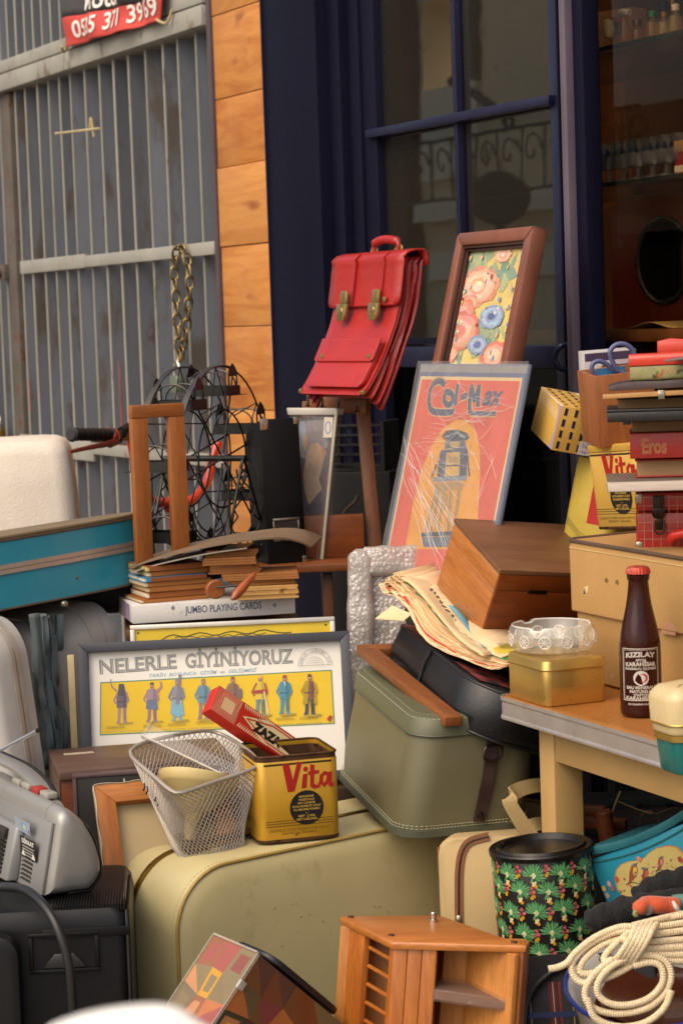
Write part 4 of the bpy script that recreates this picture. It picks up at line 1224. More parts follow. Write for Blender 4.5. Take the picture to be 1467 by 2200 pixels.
# hand crank with round disc
gM = Matrix.Translation(P(462, 1266, 4.02))
gr = thing('hand_crank', 'turned wooden crank handle with round disc lying against the booklets', 'hand tool', gM)
L = local(gM)
dw = wood('crank_wood', '8a4a20', 'a86030', 'y', 8, 0.4)
MB().lathe([(0, -0.008), (0.015, -0.008), (0.017, -0.006), (0.017, 0.006), (0.015, 0.008), (0, 0.008)], 28, Matrix.Rotation(rad(18), 4, 'Z'), axis='y').build('disc', dw, gr)
MB().tube([P(466, 1262, 4.0), P(512, 1258, 3.985)], 0.0022, 8).build('rod', iron, gr, warp=L)
A_, B_ = P(499, 1288, 3.96), P(548, 1232, 4.0)
prof_ = [0.003, 0.0068, 0.0082, 0.0085, 0.0082, 0.0075, 0.0068, 0.006, 0.0055, 0.003]
MB().tube([A_.lerp(B_, t / 9) for t in range(10)], prof_, 14).build('handle', wood('handle_wood', '8e4420', 'b05a2a', 'z', 12, 0.35, coat=0.2), gr, warp=L)
# bent cardboard on top
bd = []
ctl = [(278, 1222, 4.08), (340, 1202, 4.06), (430, 1180, 4.05), (510, 1166, 4.05), (590, 1158, 4.06), (640, 1165, 4.09), (668, 1178, 4.12)]
cl = curve([P(*c) for c in ctl], 5)
b = MB()
b.loft([[p_, p_ + Vector((0.02, 0.13, 0.004)), p_ + Vector((0.02, 0.13, 0.0075)), p_ + Vector((0, 0, 0.0035))] for p_ in cl])
bo = b.build('bent_board', mat('warped_board', '7c6650', 0.6, var=0.15, vs=9, stain=('5a4632', 0.2, 12)), smooth=40)
tag(bo, 'thin warped brown board bowed over the paper stacks', 'board')
cl2 = curve([P(*c) - Vector((0, 0, 0.006)) for c in [(282, 1224, 4.07), (340, 1207, 4.055), (440, 1185, 4.05), (530, 1172, 4.055)]], 5)
b = MB().loft([[p_, p_ + Vector((0.01, 0.1, 0.0)), p_ + Vector((0.01, 0.1, 0.0022)), p_ + Vector((0, 0, 0.0022))] for p_ in cl2])
tag(b.build('silver_sheet', mat('silver_card', 'b8b0a2', 0.3, 0.6, var=0.1)), 'thin silvery sheet just under the warped brown board', 'sheet')
def mitred(t, w_, h_, bw, y0, y1, m, bevel):
 for pts in ([(0, 0), (w_, 0), (w_ - bw, bw), (bw, bw)], [(w_, 0), (w_, h_), (w_ - bw, h_ - bw), (w_ - bw, bw)], [(w_, h_), (0, h_), (bw, h_ - bw), (w_ - bw, h_ - bw)], [(0, h_), (0, 0), (bw, bw), (bw, h_ - bw)]):
  c = Vector((sum(q_[0] for q_ in pts) / 4, sum(q_[1] for q_ in pts) / 4))
  MB().prism([tuple(c.lerp(Vector(q_), 0.9995)) for q_ in pts], y0, y1).build('frame_side', m, t, bevel=bevel)
# --- silver framed yellow picture
M = pose(P(283, 1432, 3.98), 2, 8, -0.3)
q = on(M)
yfr = thing('yellow_picture', 'silver framed yellow metal picture peeping above the grey framed poster', 'picture', M)
W_, H_ = q(719, 1340)[0], q(300, 1343)[1]
fs = 0.008
box_part('backing', (fs, 0.004, fs), (W_ - fs, 0.006, H_ - fs), mat('yellow_sheet', 'd9b92e', 0.35, var=0.06, vs=6), yfr, 0)
sfm = mat('silver_frame', 'd3cdc3', 0.35, 0.4, var=0.06, vs=12)
for lo, hi in (((0, 0, H_ - fs), (W_, 0.012, H_)), ((0, 0, 0), (W_, 0.012, fs)), ((0, 0, fs), (fs, 0.012, H_ - fs)), ((W_ - fs, 0, fs), (W_, 0.012, H_ - fs))):
 MB().box(lo, hi).build('frame_side', sfm, yfr, bevel=0.0008)
p = Print(-0.0037)
p.line([(fs + 0.045 + (W_ - 0.13) * t / 20, H_ - fs - 0.013 + 0.003 * math.sin(t * 1.3) - 0.008 * (1 - min(1, t / 2)) - 0.006 * max(0, (t - 18) / 2)) for t in range(21)], 0.0022, '5c5a20')
p.line([(fs + 0.07 + (W_ - 0.2) * t / 20, H_ - fs - 0.017 + 0.002 * math.sin(t * 2.3)) for t in range(21)], 0.0014, '4a4a2c')
for x in (fs + 0.006, W_ - fs - 0.008):
 p.ell(x, H_ - fs - 0.006, 0.002, 0.002, '4a4020')
p.build('embossing', yfr, printed('yellow_print', 0.4))
# --- grey framed wall chart
M = pose(P(181, 1702, 3.90), 1.2, 10, -0.6)
q = on(M, 0.0)
chart = thing('framed_chart', 'grey framed wall chart of costume figures on yellow behind the basket', 'framed chart', M)
W_, H_ = q(752, 1400)[0], q(300, 1377)[1]
fs = 0.0165
gfm = mat('slate_frame', '43444d', 0.4, var=0.05, vs=10, bump=0.05)
mitred(chart, W_, H_, fs, -0.008, 0.012, gfm, 0.0012)
box_part('paper', (fs - 0.002, 0.006, fs - 0.002), (W_ - fs + 0.002, 0.008, H_ - fs + 0.002), mat('chart_paper', 'ece8df', 0.7, var=0.03, vs=3), chart, 0)
box_part('glass', (fs, 0.001, fs), (W_ - fs, 0.0025, H_ - fs), clear('picture_glass', (1, 1, 1), 1.22, 0.03, bump=0.05, bs=5, bdist=0.01), chart, 0)
cq = on(M, 0.006)
def z5(x, y):
 return cq(140 + x * 640 / 1467, 1300 + y * 640 / 1467)
p = Print(-0.0057)
a_, b_ = z5(172, 336), z5(1125, 285)
ttl = math.degrees(math.atan2(b_[1] - a_[1], b_[0] - a_[0]))
wd = math.hypot(b_[0] - a_[0], b_[1] - a_[1])
hh = z5(180, 270)[1] - z5(180, 336)[1]
for txt, xa, xb, ya, yb in (('NELERLE', 172, 552, 338, 310), ('G\u0130Y\u0130N\u0130YORUZ', 594, 1125, 308, 283)):
 a_, b_ = z5(xa, ya), z5(xb, yb)
 dx, dy = b_[0] - a_[0], b_[1] - a_[1]
 w1, r1 = math.hypot(dx, dy), math.degrees(math.atan2(dy, dx))
 p.text(txt, a_[0], a_[1], hh, '5f6263', width=w1, rot=r1, fat=0.035)
 p.text(txt, a_[0] + 0.0006, a_[1] + 0.0005, hh * 0.965, 'c9c8c2', width=w1 - 0.0012, rot=r1, fat=0.008)
 p.text(txt, a_[0] + 0.0009, a_[1] + 0.0007, hh * 0.955, '6a6c6c', width=w1 - 0.0018, rot=r1, fat=-0.022)
a_, b_ = z5(415, 356), z5(945, 327)
p.text('TAR\u0130H  BOYUNCA  G\u0130Y\u0130M  ve  GEL\u0130\u015eMES\u0130', a_[0], a_[1], 0.0058, '7fb0c4', width=b_[0] - a_[0], shear=0.3, rot=math.degrees(math.atan2(b_[1] - a_[1], b_[0] - a_[0])), fat=0.01)
p.poly([z5(172, 642), z5(1328, 585), z5(1313, 318), z5(174, 380)], '5f9070')
p.poly([z5(178, 636), z5(1322, 580), z5(1307, 324), z5(180, 386)], 'e6c230')
for k in range(16):
 x = 200 + k * 67
 p.poly([z5(x, 628 - k * 3), z5(x + 60, 625 - k * 3), z5(x + 60, 621 - k * 3), z5(x, 624 - k * 3)], 'c0a85a')
def fig(x, y0, y1, head, body, legs, coat=None, arm=None, wide=1.0, extra=None):
 """small printed costume figure: feet at y1, head top at y0 (chart drawing units)"""
 h = y1 - y0
 f = lambda u, v: z5(x + u * h * wide * 0.88, y0 + v * h)
 p.poly([f(-0.15, 0.99), f(0.3, 0.95), f(0.34, 1.0), f(-0.05, 1.04)], 'b09a40')
 p.poly([f(-0.11, 0.55), f(-0.015, 0.55), f(-0.04, 0.97), f(-0.16, 1.0), f(-0.12, 0.9)], legs)
 p.poly([f(0.01, 0.55), f(0.12, 0.55), f(0.13, 0.9), f(0.17, 0.98), f(0.05, 0.98)], legs)
 p.poly([f(-0.1, 0.16), f(0.1, 0.16), f(0.16, 0.3), f(0.14, 0.6), f(-0.14, 0.6), f(-0.15, 0.3)], body)
 if coat:
  p.poly([f(-0.12, 0.17), f(-0.02, 0.16), f(-0.05, 0.72), f(-0.19, 0.72)], coat)
  p.poly([f(0.04, 0.16), f(0.12, 0.17), f(0.2, 0.72), f(0.06, 0.72)], coat)
 dk = lambda c, k: tuple(t * k for t in hx(c))
 p.poly([f(0.03, 0.17), f(0.1, 0.17), f(0.15, 0.3), f(0.13, 0.58), f(0.04, 0.58)], dk(body, 0.72))
 p.poly([f(-0.14, 0.44), f(0.14, 0.43), f(0.14, 0.46), f(-0.14, 0.47)], dk(body, 0.5))
 p.poly([f(0.06, 0.6), f(0.12, 0.58), f(0.13, 0.9), f(0.08, 0.92)], dk(legs, 0.7))
 a = arm or body
 p.poly([f(-0.12, 0.18), f(-0.07, 0.22), f(-0.2, 0.42), f(-0.12, 0.5), f(-0.17, 0.52), f(-0.25, 0.42)], a)
 p.poly([f(0.1, 0.18), f(0.16, 0.2), f(0.22, 0.42), f(0.14, 0.52), f(0.12, 0.48), f(0.16, 0.4)], a)
 p.ell(*f(0, 0.09), 0.0026 * h / 200 * 1.4, 0.0034 * h / 200 * 1.4, 'b08a74')
 p.poly([f(-0.055, 0.07), f(0.055, 0.07), f(0.05, 0.0), f(-0.045, 0.0)], head)
 p.poly([f(-0.04, 0.12), f(0.04, 0.12), f(0.0, 0.165)], dk('b08a74', 0.6))
 if extra:
  for pts, col in extra:
   p.poly([f(*t) for t in pts], col)
sk = 'a98388'
fig(280, 388, 585, '4a4650', '6a6470', 'a98890', arm=sk, extra=[([(-0.16, 0.2), (-0.3, 0.08), (-0.33, -0.12), (-0.3, -0.12), (-0.26, 0.06), (-0.12, 0.16)], sk), ([(-0.08, 0.0), (0.06, 0.0), (0.12, 0.25), (0.05, 0.3), (-0.12, 0.3)], '58535c')])
fig(428, 380, 578, '6a5a58', 'a08a98', '9a7a84', arm=sk, extra=[([(-0.14, 0.45), (0.14, 0.45), (0.18, 0.68), (-0.17, 0.66)], '6c7894'), ([(0.12, 0.2), (0.24, 0.1), (0.22, -0.02), (0.27, -0.02), (0.3, 0.12), (0.17, 0.28)], sk)])
fig(552, 365, 572, '8a8a90', '8f93a0', '86aabc', arm='7c8898', extra=[([(-0.14, 0.5), (0.14, 0.5), (0.2, 0.85), (0.02, 0.9), (-0.19, 0.82)], '7fb0c6'), ([(0.05, -0.12), (0.12, -0.1), (0.06, 0.6), (-0.04, 0.6)], '8a7c86')])
fig(680, 362, 565, '8a8c60', '6c92a4', '9a7c82', arm='6c92a4', extra=[([(0.15, 0.32), (0.4, 0.36), (0.42, 0.6), (0.25, 0.76), (0.08, 0.62)], '9a7890')])
fig(825, 352, 555, '8a6048', '8a7060', '7c6a70', arm='94725e', extra=[([(0.12, 0.28), (0.26, 0.3), (0.27, 0.5), (0.2, 0.56), (0.1, 0.46)], '7c6a62')])
fig(960, 345, 545, 'd8b86a', 'd9c04a', '6f8c98', arm='a85a4c', extra=[([(-0.2, 0.38), (0.2, 0.34), (0.2, 0.44), (-0.2, 0.46)], 'a8483c'), ([(0.1, 0.4), (0.13, 0.4), (0.25, 0.95), (0.21, 0.95)], 'e0d8c4')])
fig(1080, 345, 540, '9a4440', '4f90a8', '4f90a8', arm='4f90a8', extra=[([(-0.02, 0.16), (0.03, 0.16), (0.02, 0.3)], 'e0d8c4')])
fig(1203, 340, 543, '6a4a3c', '8a5a58', '4a4a58', coat='b3962a', arm='b3962a')
for x, y in ((250, 595), (430, 588), (550, 580), (690, 570), (960, 555), (1080, 552), (1200, 548)):
 for k in range(2):
  p.poly([z5(x - 45, y + k * 7 + 2), z5(x + 45, y + k * 7 - 2), z5(x + 45, y + k * 7 + 1), z5(x - 45, y + k * 7 + 5)], 'b39a48')
p.poly([z5(1288, 560), z5(1305, 540), z5(1315, 548), z5(1300, 574)], 'b23a30')
# arched emblem
cxy, rr_ = z5(1230, 296), z5(1312, 293)[0] - z5(1230, 296)[0]
for k, (r0, w0) in enumerate(((1.0, 0.0006), (0.78, 0.0006), (0.5, 0.0005))):
 p.line([(cxy[0] + rr_ * r0 * math.cos(math.pi * t / 24), cxy[1] + rr_ * r0 * math.sin(math.pi * t / 24)) for t in range(25)], w0, '8a8c8c')
p.line([(cxy[0] - rr_, cxy[1]), (cxy[0] + rr_, cxy[1])], 0.0007, '8a8c8c')
for k, chx in enumerate('TARiH  KURUMU  EVi'):
 a = math.pi * (1 - (k + 0.7) / 18.6)
 if chx != ' ':
  p.text(chx, cxy[0] + rr_ * 0.82 * math.cos(a), cxy[1] + rr_ * 0.82 * math.sin(a), 0.0042, '9a9c9c', rot=math.degrees(a) - 90)
for k in range(3):
 p.rect(cxy[0] - 0.012 + 0.002 * k, cxy[1] + 0.004 + 0.004 * k, cxy[0] + 0.012 - 0.002 * k, cxy[1] + 0.0047 + 0.004 * k, 'aaacac')
p.build('print', chart, printed('chart_print', 0.7, 0.06))
z0 = M.translation.z
tag(MB().box((-0.05, -0.02, 0), (0.52, 0.13, z0 - 0.004)).build('storage_trunk', mat('brown_trunk', '3a2a1e', 0.6), bevel=0.004), 'brown storage trunk hidden under the grey framed chart', 'trunk', pose((M.translation.x, M.translation.y - 0.01, 0), 1.2))
tag(MB().box((0, 0, 0), (0.012, 0.01, 0.24)).build('pale_slat', mat('pale_slat', 'cbb88e', 0.6), bevel=0.001), 'pale wooden slat edge between grey suitcase and grey framed chart', 'slat', pose(P(158, 1700, 3.94), 0))
# ------------------------------------------------------------------ pictures leaning on the door
def G(px, py, z):
 """point of the level plane z seen at a photo pixel"""
 d = RC @ Vector(((px - 733.5) / F, -(py - 1100) / F, -1.0))
 return CAM + d * ((z - CAMZ) / d.z)
def ring_frame(t, w_, h_, bw, y0, y1, m, bevel=0.002, names='frame_side', mz=None):
 mz = mz or m
 for lo, hi, mm in (((0, y0, h_ - bw), (w_, y1, h_), m), ((0, y0, 0), (w_, y1, bw), m), ((0, y0, bw + 0.0002), (bw, y1, h_ - bw - 0.0002), mz), ((w_ - bw, y0, bw + 0.0002), (w_, y1, h_ - bw - 0.0002), mz)):
  MB().box(lo, hi).build(names, mm, t, bevel=bevel)
M = pose((0.170, 4.316, 1.231), -64.3, 14.6) @ Matrix.Translation((0, 0, -0.14))
flo = thing('floral_picture', 'floral picture in a worn brown wooden frame leaning on the shop door', 'framed picture', M)
fw_, fh_ = 0.282, 0.308 + 0.14
brw = mat('brown_frame_paint', '7d4a38', 0.4, var=0.18, vs=12, bump=0.3, bs=60, stain=[('3a1c12', 0.05, 60), ('a8643c', 0.04, 30)])
mitred(flo, fw_, fh_, 0.026, -0.004, 0.03, brw, 0.005)
dkb = mat('dark_lip', '3c1e14', 0.4, var=0.15)
for d in (0.026, 0.031):
 g = Matrix.Translation((d, 0, d))
 w2, h2, bw = fw_ - 2 * d, fh_ - 2 * d, 0.0045
 for lo, hi in (((0, 0.002 + (d - 0.026), h2 - bw), (w2, 0.02, h2)), ((0, 0.002 + (d - 0.026), 0), (w2, 0.02, bw)), ((0, 0.002 + (d - 0.026), bw), (bw, 0.02, h2 - bw)), ((w2 - bw, 0.002 + (d - 0.026), bw), (w2, 0.02, h2 - bw))):
  MB().box(lo, hi, g).build('inner_lip', dkb, flo, bevel=0.001)
box_part('picture_panel', (0.025, 0.016, 0.025), (fw_ - 0.025, 0.02, fh_ - 0.025), mat('picture_ground', 'cdb571', 0.6, var=0.1, vs=12), flo, 0)
q = on(M, 0.016)
p = Print(-0.0157)
p.STEP = 8e-6
def zf(x, y):
 return q(600 + x * 600 / 1467, 480 + y * 700 / 1712)
def clip_q(pts):
 return [(min(max(u, 0.036), fw_ - 0.036), min(max(v, 0.036), fh_ - 0.036)) for u, v in pts]
def petal_flower(cx, cy, r, cols, n=7):
 """zoom-drawing centre and radius"""
 a = zf(cx, cy)
 rr_ = abs(zf(cx + r, cy)[0] - a[0])
 rz = abs(zf(cx, cy + r)[1] - a[1])
 for k, (col, f) in enumerate(cols):
  for j in range(n):
   an = 2 * math.pi * j / n + k * 0.5
   c_ = (a[0] + rr_ * f * 0.55 * math.cos(an), a[1] + rz * f * 0.55 * math.sin(an))
   p.poly(clip_q([(c_[0] + (x - c_[0]) * k2, c_[1] + (y - c_[1]) * k2) for (x, y) in ell(c_[0], c_[1], rr_ * f * 0.52, rz * f * 0.5, 10) for k2 in (1 + rnd.uniform(-0.18, 0.15),)]), tuple(c * rnd.uniform(0.86, 1.12) for c in hx(col)))
def leaf(x0, y0, x1, y1, wd_, col):
 a, b_ = Vector(zf(x0, y0)), Vector(zf(x1, y1))
 t = b_ - a
 k = Vector((-t.y, t.x)).normalized() * wd_
 p.poly(clip_q([a, a + t * 0.3 + k, a + t * 0.65 + k * 0.8, b_, a + t * 0.6 - k * 0.7, a + t * 0.25 - k * 0.9]), col)
sage = ['93a184', '7f9684', 'a3ad86', '6f8f7c']
for k in range(60):
 x, y = rnd.uniform(880, 1240), rnd.uniform(140, 900)
 leaf(x, y, x + rnd.uniform(-70, 70), y + rnd.uniform(-90, 60), rnd.uniform(0.006, 0.014), rnd.choice(sage + ['d2bf7c', 'd6c68c', 'c4b070']))
for x, y in ((1090, 190), (1030, 230), (1180, 260), (1160, 320), (1000, 180), (1120, 290), (1060, 560), (1010, 600), (960, 690), (1110, 590), (1040, 700), (1150, 700)):
 for k in range(3):
  leaf(x, y, x + rnd.uniform(-80, 80), y + rnd.uniform(-100, 60), rnd.uniform(0.012, 0.02), rnd.choice(sage))
pinks = [('cf8c76', 1.0), ('dba68e', 0.85), ('e2bca2', 0.66), ('d69a82', 0.42), ('e8ccb4', 0.26)]
petal_flower(1045, 330, 105, pinks, 8)
petal_flower(1000, 420, 45, pinks, 6)
petal_flower(955, 470, 75, [('c97e6e', 1.0), ('d29080', 0.8), ('dcaa9a', 0.5)], 7)
petal_flower(945, 570, 105, [('c87c6a', 1.0), ('d49484', 0.85), ('e0b0a0', 0.6), ('cc8474', 0.35)], 8)
petal_flower(1180, 165, 50, pinks[1:], 7)
petal_flower(1130, 690, 70, [('d07a62', 1.0), ('e0a088', 0.75), ('e8bfa4', 0.45)], 7)
petal_flower(900, 690, 40, pinks, 6)
petal_flower(1120, 490, 62, [('8a9cb8', 1.0), ('a2b2cc', 0.8), ('8a9abc', 0.5), ('5a6490', 0.3)], 9)
petal_flower(1045, 640, 50, [('8496b4', 1.0), ('a4b4cc', 0.75), ('66769e', 0.4)], 8)
for k in range(50):
 x, y = rnd.uniform(890, 1230), rnd.uniform(150, 720)
 a = zf(x, y)
 p.blob(min(max(a[0], 0.042), fw_ - 0.042), a[1], rnd.uniform(0.002, 0.005), rnd.uniform(0.002, 0.006), rnd.choice(['e8d8b0', 'a04434', '8aa08c', 'dcae90', '8498b8', 'd9bd5a']))
p.build('painting', flo, printed('painting_print', 0.55, 0.12, 30))
# --- enamel sign in wrapping film
M = pose((0.083, 4.213, 0.970), -63.6, 14.5) @ Matrix.Translation((0, 0, -0.12))
col_ = thing('lamp_poster', 'red and yellow lamp advertising sign wrapped in crinkled clear film', 'sign', M)
pw, ph = 0.388, 0.328 + 0.12
box_part('board', (0, 0, 0), (pw, 0.007, ph), mat('sign_edge', '6a7484', 0.5, var=0.1), col_, 0.002)
q = on(M, 0.0)
def zc_(x, y):
 return q(600 + x * 600 / 1467, 480 + y * 700 / 1712)
p = Print()
p.rect(0.002, 0.002, pw - 0.002, ph - 0.002, '59658a')
p.rect(0.011, 0.002, pw - 0.013, ph - 0.024, 'd9bf86')
p.rect(0.017, 0.002, pw - 0.019, ph - 0.030, 'd0523a')
p.rect(0.003, ph - 0.016, pw - 0.003, ph - 0.003, '8c8a8a')
# yellow arch
arch = [zc_(660, 1712), zc_(700, 1480), zc_(745, 1300), zc_(800, 1170), zc_(860, 1075), zc_(930, 1030), zc_(985, 1035), zc_(1030, 1090), zc_(1052, 1180), zc_(1055, 1300), zc_(1045, 1480), zc_(1030, 1712)]
arch = [(x, max(0.002, y)) for x, y in arch]
p.poly([(x - 0.0, y) for x, y in [zc_(870, 1060), zc_(935, 1015), zc_(995, 1022), zc_(1040, 1080), zc_(1000, 1090), zc_(940, 1060)]], 'c0502c')
p.poly(arch, 'd9982f')
# lettering
tx0, tx1 = zc_(780, 960), zc_(1165, 960)
yb = zc_(900, 968)[1]
hC = zc_(820, 825)[1] - yb
def stroke(pts, w_, col):
 p.line([(a.x, a.y) for a in curve([(*zc_(*t), 0) for t in pts], 5)], w_, col)
SW = 0.0118
letters = [[(868, 850), (845, 828), (808, 845), (788, 900), (790, 960), (815, 990), (905, 993), (908, 982)],
  [(893, 885), (872, 890), (866, 925), (880, 952), (905, 945), (912, 910), (893, 885)],
  [(938, 845), (930, 900), (925, 955)],
  [(955, 915), (985, 905)],
  [(1000, 995), (1000, 930), (1010, 850)], [(1010, 850), (1022, 915), (1028, 935)], [(1028, 935), (1050, 850)], [(1050, 850), (1045, 920), (1042, 965)],
  ]
for L_ in letters:
 stroke(L_, SW + 0.005, 'c8a070')
p.line([zc_(1000, 1000), zc_(1140, 1003)], 0.012, 'c8a070')
for L_ in letters:
 stroke(L_, SW, '40506a')
p.line([zc_(1000, 998), zc_(1138, 1000)], 0.008, '40506a')
wa = zc_(1168, 950)[0] - zc_(1066, 950)[0]
p.text('ax', *zc_(1066, 952), hC * 0.72, '40506a', width=wa, fat=0.03, shear=0.25)
# lantern drawing
g1, g2, g3, ora = '56627a', '7a8494', '39465e', 'c8963c'
D = lambda pts, c_: p.poly([zc_(*t) for t in pts], c_)
D([(855, 1120), (875, 1092), (930, 1082), (985, 1100), (1000, 1125), (985, 1140), (865, 1135)], g3)
D([(862, 1122), (930, 1095), (990, 1120), (930, 1128)], g2)
D([(875, 1140), (975, 1140), (985, 1185), (870, 1185)], g1)
D([(895, 1148), (950, 1145), (945, 1178), (900, 1178)], 'b99a5c')
D([(850, 1190), (985, 1185), (985, 1240), (978, 1330), (830, 1340), (835, 1260)], g1)
D([(880, 1205), (950, 1200), (945, 1325), (868, 1330)], 'c7a058')
for k in range(5):
 D([(895 + 10 * k, 1225), (899 + 10 * k, 1225), (898 + 10 * k, 1262), (894 + 10 * k, 1262)], g3)
D([(880, 1270), (948, 1266), (948, 1274), (880, 1278)], g3)
D([(845, 1215), (862, 1210), (850, 1330), (832, 1330)], g3)
D([(955, 1200), (985, 1195), (985, 1350), (952, 1340)], g3)
D([(810, 1335), (985, 1325), (985, 1350), (808, 1358)], g2)
D([(812, 1365), (970, 1358), (960, 1400), (815, 1405)], 'a8885a')
for a, b_ in (((830, 1405), (765, 1640)), ((870, 1405), (838, 1640)), ((905, 1405), (890, 1650)), ((950, 1400), (915, 1640)), ((845, 1405), (800, 1640))):
 p.line([zc_(*a), zc_(*b_)], 0.007, 'a99058')
 p.line([zc_(a[0] - 6, a[1]), zc_(b_[0] - 6, b_[1])], 0.003, g1)
D([(748, 1625), (915, 1618), (918, 1640), (745, 1648)], g3)
D([(750, 1650), (905, 1645), (900, 1700), (760, 1700)], g1)
D([(860, 1420), (885, 1420), (880, 1500), (860, 1510)], 'b08a4a')
D([(885, 1140), (905, 1110), (940, 1105), (960, 1140)], g3)
p.line([zc_(830, 1260), zc_(800, 1340)], 0.005, g3).line([zc_(985, 1190), zc_(1000, 1330)], 0.005, g3)
for k in range(30):
 x, y = rnd.uniform(690, 1080), rnd.uniform(1100, 1600)
 p.line([zc_(x, y), zc_(x + rnd.uniform(-5, 5), y + rnd.uniform(10, 30))], 0.002, rnd.choice(['d8a04a', 'b87a28', 'c24a38']))
p.build('print', col_, printed('poster_print', 0.45, 0.16, 22))
def film_mat():
 m, n, l, b = _nodes('wrapping_film')
 n.remove(b)
 out = n['Material Output']
 v = _coord(n, l, (5.5, 1, 1.6), (0, rad(38), 0))
 v2 = _coord(n, l, (5.0, 1, 1.4), (0, rad(-28), 0))
 r1 = n.new('ShaderNodeTexNoise'); r1.noise_type = 'RIDGED_MULTIFRACTAL'
 r2 = n.new('ShaderNodeTexNoise'); r2.noise_type = 'RIDGED_MULTIFRACTAL'
 for r_, vv, s_ in ((r1, v, 5), (r2, v2, 7)):
  r_.inputs['Scale'].default_value = s_
  r_.inputs['Detail'].default_value = 4
  r_.inputs['Roughness'].default_value = 0.5
  l.new(vv, r_.inputs['Vector'])
 ad = n.new('ShaderNodeMath'); ad.operation = 'MAXIMUM'
 l.new(r1.outputs['Fac'], ad.inputs[0]); l.new(r2.outputs['Fac'], ad.inputs[1])
 bp = n.new('ShaderNodeBump'); bp.inputs['Strength'].default_value = 1.0; bp.inputs['Distance'].default_value = 0.003
 l.new(ad.outputs[0], bp.inputs['Height'])
 gl = n.new('ShaderNodeBsdfGlossy'); gl.inputs['Roughness'].default_value = 0.12
 l.new(bp.outputs[0], gl.inputs['Normal'])
 fr = n.new('ShaderNodeFresnel'); fr.inputs['IOR'].default_value = 1.22
 l.new(bp.outputs[0], fr.inputs['Normal'])
 tr = n.new('ShaderNodeBsdfTransparent'); tr.inputs[0].default_value = (0.97, 0.97, 0.97, 1)
 df = n.new('ShaderNodeBsdfDiffuse'); df.inputs[0].default_value = (0.78, 0.76, 0.74, 1)
 k = _ramp(n, l, ad.outputs[0], [(0.45, (0.12,) * 3), (0.75, (0.2,) * 3), (0.95, (0.6,) * 3)])  # pale diffuse on the ridges paints the glints of the creases
 m1 = n.new('ShaderNodeMixShader'); l.new(k, m1.inputs[0]); l.new(tr.outputs[0], m1.inputs[1]); l.new(df.outputs[0], m1.inputs[2])
 m2 = n.new('ShaderNodeMixShader'); l.new(fr.outputs[0], m2.inputs[0]); l.new(m1.outputs[0], m2.inputs[1]); l.new(gl.outputs[0], m2.inputs[2])
 l.new(m2.outputs[0], out.inputs[0])
 return m
film = film_mat()
b = MB()
b.grid(lambda u, v: Vector((-0.004 + (pw + 0.008) * u, -0.0045 - 0.002 * noise.noise((u * 7, v * 9, 1)), -0.002 + (ph + 0.006) * v)), 30, 30)
b.build('wrapping_film', film, col_)
# folds of the film standing up from the sign, whitened to stand for glints
fold = clear('film_fold', (0.9, 0.9, 0.9), 1.5, 0.1, haze=0.5, hazecol=(0.9, 0.88, 0.86))
b = MB()
rn2 = random.Random(5)
for k in range(100):
 if k < 50:
  o_ = zc_(650, 1180)
  an = rad(rn2.uniform(-52, -28)) if k < 28 else rad(rn2.uniform(-40, 20))
  r0, r1_ = rn2.uniform(0, 0.18), rn2.uniform(0.05, 0.16)
  a = Vector((o_[0] + r0 * 1.2 * math.cos(an), -0.0062, o_[1] + r0 * math.sin(an) + rn2.uniform(-0.03, 0.03)))
  e = a + Vector((r1_ * 1.25 * math.cos(an), 0, r1_ * math.sin(an)))
 elif k < 95:
  a = Vector((rn2.uniform(0.03, pw - 0.08), -0.0062, rn2.uniform(0.28, ph - 0.02)))
  e = a + Vector((rn2.uniform(0.03, 0.10), 0, rn2.uniform(-0.02, 0.045) * (1 if k % 2 else -1)))
 else:
  a = Vector((rn2.uniform(0.2, pw - 0.04), -0.0062, rn2.uniform(0.08, 0.3)))
  e = a + Vector((rn2.uniform(0.015, 0.05), 0, rn2.uniform(0.03, 0.09) * (1 if k % 3 else -1)))
 e.x = min(e.x, pw - 0.004)
 e.z = min(max(e.z, 0.0), ph - 0.002)
 mid = a.lerp(e, 0.5) + Vector((0, -0.001, rn2.uniform(-0.010, 0.010)))
 b.tube(curve([a, mid, e], 4), [0.0001] + [rn2.uniform(0.0002, 0.00045)] * 7 + [0.0001], 5)
b.build('film_folds', fold, col_)
bx = M.translation
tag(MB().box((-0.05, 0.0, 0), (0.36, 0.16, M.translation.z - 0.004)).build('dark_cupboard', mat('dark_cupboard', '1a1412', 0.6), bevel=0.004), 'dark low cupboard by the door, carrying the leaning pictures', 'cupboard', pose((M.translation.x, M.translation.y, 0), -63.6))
M2 = pose((0.170, 4.316, 1.231), -64.3, 14.6) @ Matrix.Translation((0, 0, -0.14))
tag(MB().box((0.04, 0.0, M.translation.z - 0.003), (0.24, 0.06, M2.translation.z - 0.008)).build('wooden_block', mat('dark_cupboard', '1a1412', 0.6), bevel=0.003), 'dark wooden block propping up the floral picture from below', 'block', pose((M2.translation.x, M2.translation.y, 0), -64.3))
